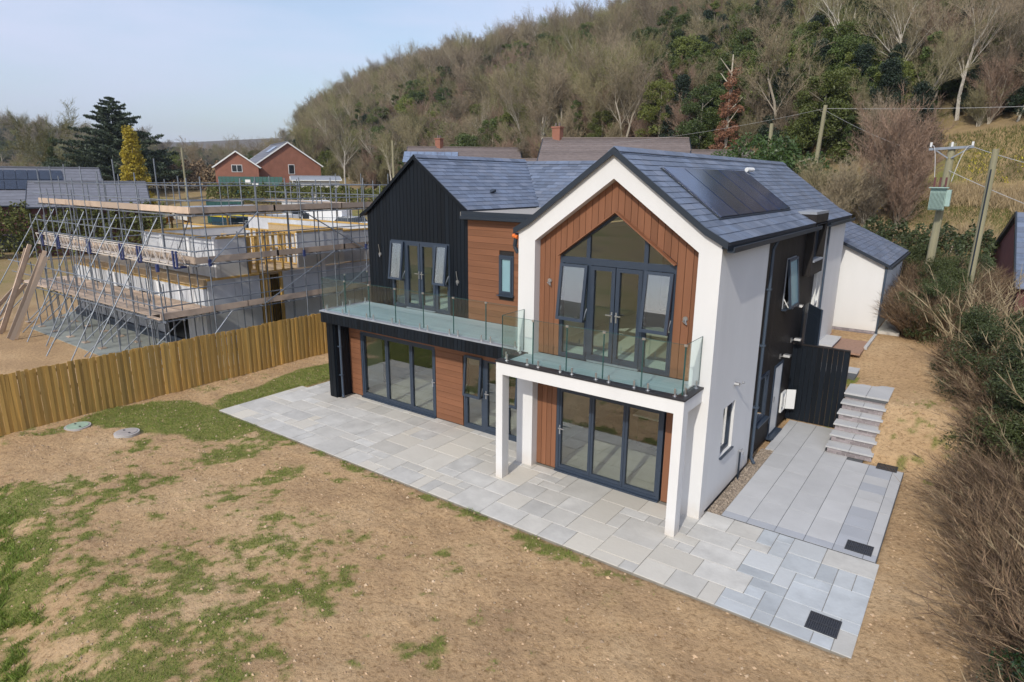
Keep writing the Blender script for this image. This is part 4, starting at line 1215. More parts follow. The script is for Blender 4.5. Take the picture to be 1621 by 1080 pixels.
# manhole covers
def manhole(x, y, r, label, m_):
    z = float(terrain(x, y))
    t = T('manhole_cover', label, 'manhole cover', (x, y, z))
    m = MB(); m.tube((x, y, z - .05), (x, y, z + .05), r, n=24); m.build('cover', m_, t)
    m = MB(); m.tube((x, y, z - .05), (x, y, z + .035), r + .05, n=24); m.build('ring', 'mortar', t)
    for a in (0, 1): MB().box(x - .05 + a * .3 - .13, x + .02 + a * .3 - .13, y - .02, y + .02, z + .05, z + .06).build('lifting_eye', 'iron', t)
mat('green_cover', (.30, .40, .30), .7, .15, 6)
mat('grey_cover', (.36, .32, .29), .8, .15, 6)
manhole(-15.16, -5.40, .26, 'round pale green manhole cover in bare soil by the fence', 'green_cover')
manhole(-13.66, -4.81, .25, 'round grey manhole cover in the strip of grass', 'grey_cover')
# ================================================================== building site next door
mat('galv', (.20, .225, .26), .5, .15, 6, metal=.4, rnd=.15)
mat('galv_blue', (.03, .045, .14), .45, .1, 4)
mat('panel', (.50, .52, .55), .5, .12, 1.4, .002, 20, rnd=.10)
mat('panel_white', (.66, .67, .68), .5, .05, 2)
mat('membrane', (.78, .79, .80), .5, .04, 3)
mat('stud', (.52, .33, .10), .7, .14, 3, rnd=.12)
mat('osb', (.46, .34, .20), .8, .16, 9)
mat('white_truss', (.55, .50, .45), .5, .05, 3)
mat('hardcore', (.26, .28, .26), .95, .2, 1.5, .01, 20)
mat('sheet_dark', (.02, .03, .05), .5, .2, 3)
mat('digger_orange', (.62, .25, .02), .45, .08, 3)
mat('tyre', (.02, .02, .02), .8, .1, 8)
mat('car_glass', (.02, .025, .03), .08, .05, 3)
mat('van_white', (.72, .73, .74), .3, .03, 2)
mat('car_silver', (.45, .47, .50), .3, .03, 2)
mat('car_dark', (.03, .04, .06), .25, .03, 2)
mat('skip_blue', (.02, .06, .09), .5, .15, 3)
mat('yellow_paint', (.65, .50, .04), .5, .1, 3)
mat('green_sheet', (.03, .10, .085), .5, .1, 2)
mat('white_wall', (.62, .61, .58), .8, .06, 3)
hc = MB()
hc.prism([(-29.5, -1.9), (-22.0, -2.0), (-16.6, -1.2), (-16.3, 9), (-31, 12), (-32, .5)], 'z', -.02, .03)
h_ = hc.build('hardcore', 'hardcore'); tag(h_, kind='structure')
scaf = T('scaffolding', 'galvanised tube scaffolding with board lifts wrapped round the unfinished house', 'scaffolding', (-24, 3, 0))
TR = .024
def stube(nm, p0, p1, m_='galv', r=TR, par=None):
    return MB().tube(p0, p1, r, n=5).build(nm, m_, par or scaf)
rs_ = random.Random(3)
LV = (1.85, 3.6, 5.3)
sideY = [-1.5, .3, 2.3, 4.2, 5.7, 7.4, 9.2, 11.0]
for y in sideY:
    for x in (-18.0, -18.95):
        top = 6.55 if x == -18.0 else 6.2 + rs_.uniform(-.2, .4)
        if y < 0: top = 3.4 if x == -18.0 else 3.2
        stube('standard', (x, y, 0), (x + rs_.uniform(-.03, .03), y + rs_.uniform(-.03, .03), top))
for lv in LV:
    y0 = -1.7 if lv < 3 else -.3
    for dz in (0, .5, 1.0):
        stube('ledger', (-18.03, y0, lv - .05 + dz), (-18.03, 11.2, lv - .05 + dz), r=.022)
    stube('ledger', (-18.98, y0, lv - .05), (-18.98, 11.2, lv - .05))
    for y in np.arange(y0 + .2, 11, 1.2): stube('transom', (-17.85, y, lv - .02), (-19.25, y, lv - .02), r=.02)
    yy = y0 + .1
    while yy < 11:
        y1 = min(yy + 3.2, 11.1)
        for k in range(4):
            MB().box(-18.10 - k * .225 - .21, -18.10 - k * .225, yy + .01, y1 - .01, lv + .01, lv + .045).build('board', 'plank', scaf)
        MB().box(-18.065, -18.03, yy + .005 + rs_.uniform(-.05, .02), y1 + rs_.uniform(-.02, .1), lv + .03, lv + .24).build('toe_board', 'plank', scaf)
        yy = y1
# cross braces on the side
for (a, b_, z0, z1) in ((2.3, 5.7, 1.9, 3.6), (4.2, 7.4, 5.3, 3.5), (5.7, 8.6, 1.7, 3.5), (.3, 2.3, 3.6, 5.3), (7.4, 9.2, 3.6, 5.2), (-.9, .9, 0, 1.8)):
    stube('brace', (-17.96, a, z0), (-17.96, b_, z1))
for y in (-1.5, .3, 4.2, 7.4):
    MB().box(-18.05, -17.95, y - .04, y + .04, 3.5, 3.75).build('coupler', 'galv_blue', scaf)
# front
frontX = [-18.0, -20.1, -21.7, -23.3, -24.8, -26.3, -27.9, -29.4, -30.9]
for i, x in enumerate(frontX[1:]):
    stube('standard', (x, -1.5, 0), (x + rs_.uniform(-.04, .04), -1.5, 3.1 + rs_.uniform(-.2, .3)))
    stube('standard', (x, -.2, 0), (x + rs_.uniform(-.05, .05), -.2, 6.9 + rs_.uniform(-.25, .25)))
    stube('standard', (x + .1, .55, 0), (x + .1 + rs_.uniform(-.05, .05), .55, 6.3 + rs_.uniform(-.3, .4)))
    stube('raker', (x - .5 + rs_.uniform(-.3, .3), -3.05 + rs_.uniform(-.2, .4), .02), (x - .2, -.22, 5.1), r=.022)
    if i % 2: stube('brace', (x - .9, -2.4, .02), (x + .5, -1.2, 1.75))
    stube('brace', (x + .1, -1.5, .15), (x + 1.2, -.2, 1.8))
    for p in (-1.5, -.2): MB().box(x - .15, x + .15, p - .11, p + .11, .03, .065).build('sole_board', 'plank', scaf)
for k, x in enumerate(np.arange(-30.6, -18.4, .82)):
    stube('standard', (x, -.86 + rs_.uniform(-.05, .05), 0), (x + rs_.uniform(-.06, .06), -.86, rs_.choice((2.9, 3.4, 4.9, 6.0))), r=.021)
    if k % 3 == 0: stube('brace', (x, .5, 3.6), (x + 1.5, .5, 5.3), r=.021)
    if k % 4 == 1: stube('brace', (x, -.9, 1.9), (x - 1.3, -.25, 3.6), r=.021)
for y in np.arange(-.6, 10.8, 1.15):
    stube('standard', (-18.5 + rs_.uniform(-.1, .1), y, 0), (-18.5, y + rs_.uniform(-.06, .06), rs_.choice((3.3, 4.6, 6.1))), r=.021)
for lv, yo in ((1.85, -1.5), (3.6, -.2), (5.3, -.2)):
    for dz in (0, .5, 1.0):
        stube('ledger', (-17.8, yo - .03, lv - .05 + dz), (-31.6 - dz * .4, yo - .03, lv - .05 + dz), r=.022)
    stube('ledger', (-17.9, .52, lv - .05), (-31.4, .52, lv - .05))
    x = -18.1
    while x > -31:
        x1 = max(x - 3.4, -31.3)
        n_ = 9 if lv < 2 else 4
        for k in range(n_):
            if lv > 5 and k > 2: continue
            MB().box(x1 + .01, x - .01, yo + .06 + k * .225, yo + .06 + k * .225 + .212, lv + .01, lv + .045).build('board', 'plank', scaf)
        if lv > 2:
            MB().box(x1, x, yo + .0, yo + .035, lv + .03, lv + .25).build('toe_board', 'plank', scaf)
        x = x1
    for x in np.arange(-30.5, -18.2, 1.5): stube('transom', (x, yo - .15, lv - .02), (x, .7, lv - .02), r=.02)
stube('ledger', (-17.8, -.9, 1.8), (-31.4, -.9, 1.8))
for x in np.arange(-30, -18.4, .9): stube('guard_post', (x, -1.35, 1.9), (x, -1.35, 2.45), r=.015)
# lattice beams with white boards at the second lift
for y in (-.62, -.30):
    tr_ = MB()
    for zz in (3.55, 4.0): tr_.tube((-18.3, y, zz), (-31.0, y, zz), .024, n=5)
    x = -18.5; up_ = True
    while x > -30.8:
        tr_.tube((x, y, 3.55 if up_ else 4.0), (x - .32, y, 4.0 if up_ else 3.55), .016, n=4); x -= .32; up_ = not up_
    tr_.build('lattice_beam', 'white_truss', scaf)
for x in (-18.6, -21.2, -22.6, -25.5, -28.6, -30.4):
    m = MB(); m.box(x - .05, x + .05, -.66, -.24, 3.45, 3.53); m.box(x - .04, x + .04, -.68, -.63, 3.5, 4.08); m.box(x + .18, x + .26, -.68, -.63, 3.5, 4.08); m.build('bracket', 'galv_blue', scaf)
for k in range(4):
    x0 = -18.6 - k * 3.1
    MB().box(x0 - 3.0, x0, -.60, -.33, 3.60, 3.64).build('board', 'white_truss', scaf)
# rear lift behind the house
for x in (-18.5, -20.5, -22.5, -24.5, -26.5, -28.5, -30.5):
    stube('standard', (x, 11.2, 0), (x, 11.2, 6.5 + rs_.uniform(-.3, .3))); stube('standard', (x, 10.2, 0), (x, 10.2, 6.3 + rs_.uniform(-.3, .3)))
for dz in (0, .5, 1.0): stube('ledger', (-17.6, 11.2, 5.2 + dz), (-31, 11.2, 5.2 + dz)); 
stube('ledger', (-17.6, 10.2, 5.2), (-31, 10.2, 5.2)); stube('ledger', (-17.6, 10.2, 3.5), (-31, 10.2, 3.5))
for k in range(4):
    for j in range(4):
        MB().box(-18.2 - j * 3.2 - 3.15, -18.2 - j * 3.2, 10.25 + k * .225, 10.25 + k * .225 + .21, 5.25, 5.285).build('board', 'plank', scaf)
        if k < 3: MB().box(-18.2 - j * 3.2 - 3.15, -18.2 - j * 3.2, 9.3 + k * .225, 9.3 + k * .225 + .21, 3.5, 3.535).build('board', 'plank', scaf)
for y in (2.3, 5.5, 8.5):
    stube('standard', (-31.2, y, 0), (-31.2, y, 6.4)); stube('standard', (-30.4, y, 0), (-30.4, y, 6.2))
for lv in LV: stube('ledger', (-31.2, -.3, lv), (-31.2, 11.2, lv)); stube('ledger', (-31.2, -.3, lv + .9), (-31.2, 11.2, lv + .9))
# lattice of the unfinished house
nb = T('unfinished_house', 'roofless timber frame house of grey panels and yellow studs inside scaffolding', 'building', (-25, 5, 0))
MB().box(-31.2, -19.35, .70, 10, -.05, .22).build('floor_slab', 'hardcore', nb)
MB().box(-31.3, -19.2, .55, .69, -.05, .34).build('damp_course', 'sheet_dark', nb)
def panel_wall(p0, p1, z0, z1, m_='panel', plate=True, holes=(), th=.12, jn=1.2):
    p0 = Vector((*p0, 0)); p1 = Vector((*p1, 0)); L_ = (p1 - p0).length; d = (p1 - p0) / L_
    n_ = max(1, round(L_ / jn)); 
    cuts = sorted({L_ * i / n_ for i in range(n_ + 1)} | {h for q in holes for h in q[:2]})
    for a, b_ in zip(cuts[:-1], cuts[1:]):
        mid = (a + b_) / 2
        hh = [q for q in holes if q[0] < mid < q[1]]
        spans = [(z0, z1)] if not hh else [(z0, hh[0][2]), (hh[0][3], z1)]
        for (c_, e_) in spans:
            if e_ - c_ < .05: continue
            MB().bar(p0 + d * (a + .006) + Vector((0, 0, (c_ + e_) / 2)), p0 + d * (b_ - .006) + Vector((0, 0, (c_ + e_) / 2)), th, e_ - c_).build('wall_panel', m_, nb)
    if plate: MB().bar(p0 + Vector((0, 0, z1 + .04)), p1 + Vector((0, 0, z1 + .04)), th + .03, .075).build('wall_plate', 'stud', nb)
def stud_wall(p0, p1, z0, z1, sp=.42):
    p0 = Vector((*p0, 0)); p1 = Vector((*p1, 0)); L_ = (p1 - p0).length; d = (p1 - p0) / L_
    for z in (z0 + .02, z1 - .02, (z0 + z1) / 2): MB().bar(p0 + Vector((0, 0, z)), p1 + Vector((0, 0, z)), .09, .045).build('rail', 'stud', nb)
    t = 0
    while t <= L_:
        q = p0 + d * t
        MB().box(q.x - .028, q.x + .028, q.y - .045, q.y + .045, z0 + .045, z1 - .045).build('stud', 'stud', nb); t += sp
panel_wall((-31.0, .75), (-19.4, .75), .22, 2.48, holes=((1.4, 2.6, .9, 1.9), (4.2, 5.1, .9, 1.9), (6.4, 7.1, .9, 1.9), (8.3, 10.2, .25, 1.7)))
MB().box(-31.1, -19.35, .70, .95, 2.56, 2.82).build('rim_board', 'osb', nb)
panel_wall((-19.4, .83), (-19.4, 3.0), .22, 2.76)
for y in (3.05, 3.16, 3.27, 3.40): MB().box(-19.45, -19.36, y, y + .07, .22, 2.75).build('stud', 'stud', nb)
stud_wall((-20.4, 2.6), (-20.4, 4.8), .22, 2.7, .3); stud_wall((-20.9, 4.4), (-19.6, 4.4), .22, 2.7, .3)
panel_wall((-19.4, 4.05), (-19.4, 9.6), .22, 2.78, plate=False)
MB().box(-19.46, -19.33, 3.95, 4.04, .22, 2.8).build('stud', 'stud', nb)
MB().box(-31, -19.5, 1.0, 9.9, 2.70, 2.79).build('floor_deck', 'osb', nb)
panel_wall((-31, 10), (-19.4, 10), .22, 4.3)
panel_wall((-31, .8), (-31, 10), .22, 2.7)
# upper storey
panel_wall((-24.7, 1.35), (-19.6, 1.35), 2.84, 4.28, 'panel')
panel_wall((-19.45, 1.35), (-19.45, 2.6), 2.84, 4.28, 'panel_white')
MB().box(-19.52, -19.38, 1.27, 1.42, 2.84, 4.36).build('corner_post', 'membrane', nb)
for x in (-24.7, -23.3, -21.2): MB().box(x - .10, x + .10, 1.22, 1.275, 2.84, 4.3).build('joint_tape', 'membrane', nb)
stud_wall((-19.5, 2.7), (-19.5, 4.7), 2.82, 4.3, .38)
panel_wall((-19.4, 4.87), (-19.4, 7.28), 2.86, 4.3, 'panel_white')
MB().box(-19.33, -19.31, 6.0, 6.2, 2.5, 4.3).build('joint_tape', 'membrane', nb)
panel_wall((-24.7, 1.4), (-24.7, 5.8), 2.84, 4.28, 'panel_white')
panel_wall((-30.5, 5.9), (-19.6, 5.9), 2.84, 4.1, 'panel')
stud_wall((-23.8, 5.6), (-19.6, 5.6), 2.84, 4.25)
stud_wall((-22.5, 3.4), (-20.0, 3.4), 2.84, 4.2, .4)
stud_wall((-22.0, 1.6), (-22.0, 5.5), 2.84, 4.2, .45)
panel_wall((-19.6, 7.4), (-19.6, 9.8), 2.84, 4.2, 'panel')
panel_wall((-26, 8), (-19.6, 8), 2.84, 4.2, 'osb')
for (x, w_) in ((-29.5, .45), (-26.8, .3), (-23.7, .35), (-22.9, .4), (-21.2, .3), (-20.3, .5)):
    MB().prism([(x, 2.5), (x + w_ * .6, 2.45), (x + w_, 1.5), (x + w_ * .75, 1.2), (x + w_ * .3, 1.9)], 'y', .62, .66).build('membrane_flap', 'membrane', nb)
# loose planks leaning on the scaffold
for i, (fx, fy, tx, ty, tz) in enumerate(((-29.7, -3.0, -29.3, -1.6, 3.5), (-29.45, -3.05, -29.1, -1.62, 3.3), (-29.2, -2.9, -28.8, -1.6, 3.7), (-30.4, -3.3, -29.9, -1.7, 1.9), (-30.7, -3.3, -30.1, -1.7, 2.1), (-27.9, -3.0, -27.5, -1.6, 3.4), (-27.7, -2.95, -27.25, -1.6, 3.55), (-27.5, -2.95, -27.1, -1.6, 3.3))):
    o = MB().bar((fx + rs_.uniform(-.12, .12), fy + rs_.uniform(-.25, .2), .02), (tx + rs_.uniform(-.08, .08), ty, tz), .155, .045, (1, rs_.uniform(-.3, .3), .1)).build('plank', 'plank')
    tag(o, 'long scaffold plank propped steeply against the left end of the scaffolding', 'plank', 'planks leaning on the scaffolding')
# vehicles ---------------------------------------------------------
def wheel(par, x, y, z, r, w_, ax=(0, 1, 0)):
    a = Vector(ax); p = Vector((x, y, z)); o = MB().tube(p - a * w_ / 2, p + a * w_ / 2, r, n=14).build('wheel', 'tyre', par)
    MB().tube(p - a * (w_ / 2 + .01), p + a * (w_ / 2 + .01), r * .55, n=10).build('rim', 'car_silver', o)
def vehicle(name, label, cat, loc, rz, L_, W_, prof, roof, glassz, m_, group=None, wr=.33):
    """prof: side outline in (x,z); built round the origin then turned"""
    t = T(name, label, cat, (0, 0, 0), group)
    b = MB(); b.prism(prof, 'y', -W_ / 2, W_ / 2); b.build('body', m_, t)
    (x0, x1, z0, z1, sl) = roof
    if sl is not None:
        g_ = MB(); tw = W_ / 2 - .16; bw = W_ / 2 - .03
        g_.add([(x0, -bw, z0), (x1, -bw, z0), (x1, bw, z0), (x0, bw, z0), (x0 + sl, -tw, z1), (x1 - sl * 1.3, -tw, z1), (x1 - sl * 1.3, tw, z1), (x0 + sl, tw, z1)], [(0, 3, 2, 1), (4, 5, 6, 7), (0, 1, 5, 4), (1, 2, 6, 5), (2, 3, 7, 6), (3, 0, 4, 7)])
        g_.build('window', 'car_glass', t)
        MB().box(x0 + sl + .02, x1 - sl * 1.3 - .02, -tw + .01, tw - .01, z1, z1 + .03).build('roof', m_, t)
    for (a0, a1, c0, c1) in glassz:
        MB().box(a0, a1, -W_ / 2 - .008, W_ / 2 + .008, c0, c1).build('window', 'car_glass', t)
    for x in (-L_ * .31, L_ * .31):
        for s_ in (-1, 1): wheel(t, x, s_ * (W_ / 2 - .09), wr, wr, .2)
    for s_ in (-1, 1):
        MB().box(L_ / 2 - .05, L_ / 2 + .015, s_ * (W_ / 2 - .25) - .12, s_ * (W_ / 2 - .25) + .12, .62, .78).build('headlight', 'white_plastic', t)
    t.location = loc; t.rotation_euler = (0, 0, rz)
    return t
def tz(x, y, dz=0): return (x, y, float(terrain(x, y)) + dz)
van_prof = [(-2.6, .3), (2.55, .3), (2.6, .95), (2.0, 1.15), (1.35, 1.95), (-2.6, 2.05)]
vehicle('panel_van', 'white panel van parked behind the rear of the scaffolding', 'van', tz(-49, 29.2), R(200), 5.2, 1.95, van_prof, (0, 0, 0, 0, None), [(1.0, 1.75, 1.2, 1.75)], 'van_white')
vehicle('panel_van', 'white van with rear doors beside the site cabin', 'van', tz(-51.5, 26.4), R(95), 5.2, 1.95, van_prof, (0, 0, 0, 0, None), [(1.0, 1.75, 1.2, 1.75)], 'van_white')
car_prof = [(-2.1, .28), (2.1, .28), (2.15, .62), (1.9, .80), (.95, .92), (-1.9, .98), (-2.15, .8)]
vehicle('parked_car', 'white hatchback parked behind the mesh panels', 'car', tz(-45.8, 29.6), R(190), 4.3, 1.8, car_prof, (-1.7, 1.15, .9, 1.42, .38), [], 'van_white', 'cars parked on the site')
vehicle('parked_car', 'silver car at the far left beyond the scaffolding', 'car', tz(-66.5, 14.5), R(80), 4.3, 1.8, car_prof, (-1.7, 1.15, .9, 1.42, .38), [], 'car_silver', 'cars parked on the site')
vehicle('parked_car', 'dark car parked at the left edge of the site', 'car', tz(-64.5, 8.8), R(75), 4.3, 1.8, car_prof, (-1.7, 1.15, .9, 1.42, .38), [], 'car_dark', 'cars parked on the site')
vehicle('parked_car', 'blue grey car parked behind the yellow studwork', 'car', tz(-57, 27.6), R(60), 4.3, 1.8, car_prof, (-1.7, 1.15, .9, 1.42, .38), [], 'car_dark', 'cars parked on the site')
vehicle('panel_van', 'white van standing left of the orange excavator', 'van', tz(-68.5, 19.6), R(110), 5.2, 1.95, van_prof, (0, 0, 0, 0, None), [(1.0, 1.75, 1.2, 1.75)], 'van_white')
# excavator
ex = T('excavator', 'orange tracked excavator with its arm resting low', 'digger', tz(-60, 16.8))
ox, oy, oz = ex.location
def eb(a, b_, c_, d_, e_, f_, nm, m_): MB().box(ox + a, ox + b_, oy + c_, oy + d_, oz + e_, oz + f_).build(nm, m_, ex)
eb(-1.6, 1.6, -1.3, -.8, .0, .75, 'track', 'tyre'); eb(-1.6, 1.6, .8, 1.3, .0, .75, 'track', 'tyre')
eb(-1.5, 1.2, -1.2, 1.2, .85, 1.75, 'body', 'digger_orange'); eb(.1, 1.2, -1.2, -.2, 1.76, 2.7, 'cab', 'car_glass')
m = MB(); m.bar((ox + .5, oy + .5, oz + 1.5), (ox + 2.6, oy + 2.4, oz + 3.0), .3, .45); m.bar((ox + 2.6, oy + 2.4, oz + 3.0), (ox + 4.2, oy + 4.0, oz + .9), .25, .38); m.build('arm', 'digger_orange', ex)
m = MB(); m.box(ox + 3.8, ox + 4.7, oy + 3.6, oy + 4.5, oz + .3, oz + 1.0); m.build('bucket', 'iron', ex)
# skip, cabin, toilets, containers, pallets
sk = T('skip', 'dark blue skip with a yellow rim beside the fence panels', 'skip', tz(-58.2, 25.0))
sx_, sy_, sz_ = sk.location
m = MB(); m.prism([(sx_ - 2.2, sz_ + .3), (sx_ - 1.4, sz_), (sx_ + 1.2, sz_), (sx_ + 2.0, sz_ + .3), (sx_ + 2.2, sz_ + 1.7), (sx_ - 2.4, sz_ + 1.7)], 'y', sy_ - .9, sy_ + .9); m.build('body', 'skip_blue', sk)
m = MB(); m.box(sx_ - 2.45, sx_ + 2.25, sy_ - .98, sy_ - .88, sz_ + 1.65, sz_ + 1.8); m.box(sx_ - 2.45, sx_ + 2.25, sy_ + .88, sy_ + .98, sz_ + 1.65, sz_ + 1.8); m.build('rim', 'yellow_paint', sk)
def cabin(x, y, L_, W_, H_, rz, m_, label, nm='site_cabin'):
    t = T(nm, label, 'cabin', (0, 0, 0))
    MB().box(-L_ / 2, L_ / 2, -W_ / 2, W_ / 2, .1, H_).build('body', m_, t)
    for i in range(int(L_ / .4)): MB().box(-L_ / 2 + .1 + i * .4, -L_ / 2 + .16 + i * .4, -W_ / 2 - .03, -W_ / 2 - .001, .15, H_ - .05).build('rib', m_, t)
    MB().box(-L_ / 2 - .05, L_ / 2 + .05, -W_ / 2 - .05, W_ / 2 + .05, H_, H_ + .1).build('roof', 'white_plastic', t)
    MB().box(L_ * .1, L_ * .1 + .9, -W_ / 2 - .06, -W_ / 2 - .035, .2, 2.1).build('door', 'dark_metal', t)
    MB().box(-L_ * .35, -L_ * .1, -W_ / 2 - .06, -W_ / 2 - .035, 1.1, 1.9).build('window', 'car_glass', t)
    t.location = tz(x, y); t.rotation_euler = (0, 0, rz)
cabin(-53.5, 30.5, 4.5, 2.4, 2.5, R(60), 'white_wall', 'white site cabin behind the vans')
cabin(-63.5, 27.5, 3.6, 2.4, 2.4, R(55), 'green_sheet', 'green steel container by the site entrance', 'shipping_container')
cabin(-73.5, 12.2, 5.5, 2.4, 2.3, R(75), 'sheet_dark', 'dark container under the hedge on the far left', 'shipping_container')
def crateload(x, y, label):
    t = T('pallet_stack', label, 'pallets', tz(x, y), 'stacked pallets on the site')
    a, b_, c_ = t.location
    for k in range(7):
        for q in range(5): MB().box(a - .6, a + .6, b_ - .5 + q * .22, b_ - .38 + q * .22, c_ + k * .15 + .10, c_ + k * .15 + .13).build('slat', 'plank', t)
        for q in (-.5, 0, .5): MB().box(a + q - .05, a + q + .05, b_ - .5, b_ + .5, c_ + k * .15, c_ + k * .15 + .098).build('bearer', 'plank', t)
for p in ((-56.5, 19.8), (-55.0, 21.0), (-57.5, 21.6)): crateload(*p, 'head high stack of wooden pallets behind the scaffolding')
def bag(x, y, m_, s_, label):
    z = float(terrain(x, y)); t = MB().chbox(x - .5 * s_, x + .5 * s_, y - .5 * s_, y + .5 * s_, z, z + .8 * s_, .12).build('bulk_bag', m_); tag(t, label, 'bag', 'bulk bags on the site')
for p in ((-54.0, 24.2), (-53.0, 25.3), (-55.5, 25.9), (-60.6, 21.8), (-50.2, 24.4)): bag(*p, 'membrane', 1.1, 'white bulk bag of building material standing on the site')
# mesh fence panels
def mesh_panel(x, y, rz):
    t = T('mesh_panel', 'temporary steel mesh fence panel in the row behind the site', 'fence panel', (0, 0, 0), 'temporary mesh fence panels')
    m = MB(); m.tube((-1.7, 0, .1), (-1.7, 0, 2), .03, n=5); m.tube((1.7, 0, .1), (1.7, 0, 2), .03, n=5); m.tube((-1.7, 0, 2), (1.7, 0, 2), .03, n=5); m.tube((-1.7, 0, .2), (1.7, 0, .2), .03, n=5); m.build('frame', 'galv', t)
    m = MB()
    for i in range(22): m.box(-1.6 + i * .15, -1.588 + i * .15, -.006, .006, .2, 2)
    for i in range(6): m.box(-1.7, 1.7, -.008, -.006, .4 + i * .28, .41 + i * .28)
    m.build('mesh', 'galv', t)
    t.location = tz(x, y); t.rotation_euler = (0, 0, rz)
for i in range(7): mesh_panel(-44.0 - i * 2.9, 26.4 - i * 1.7, R(30))
for i in range(4): mesh_panel(-41.5 + i * 2.0, 27.5 + i * 2.8, R(55))
# low grey roofed shed
sh = T('site_shed', 'low open fronted shed with a pale flat metal roof', 'shed', tz(-54.5, 22.5))
a, b_, c_ = sh.location
c_ = c_ - .0
m = MB(); m.prism([(a - 3.0, b_ - 4.4), (a + 1.6, b_ - 5.0), (a + 4.8, b_ + 1.2), (a - 1.8, b_ + 3.6)], 'z', c_ + 3.15, c_ + 3.25); m.build('roof', 'lead', sh)
for p in ((-2.7, -4.1), (1.3, -4.6), (4.4, 1.0), (-1.6, 3.2), (2.8, -1.8)): MB().box(a + p[0] - .06, a + p[0] + .06, b_ + p[1] - .06, b_ + p[1] + .06, c_ - .3, c_ + 3.15).build('post', 'wood_rail', sh)
m = MB(); m.bar((a - 2.6, b_ - 4.0, c_ + 2.6), (a + 1.2, b_ - 4.5, c_ + 2.6), .04, .9); m.build('fascia', 'white_wall', sh)
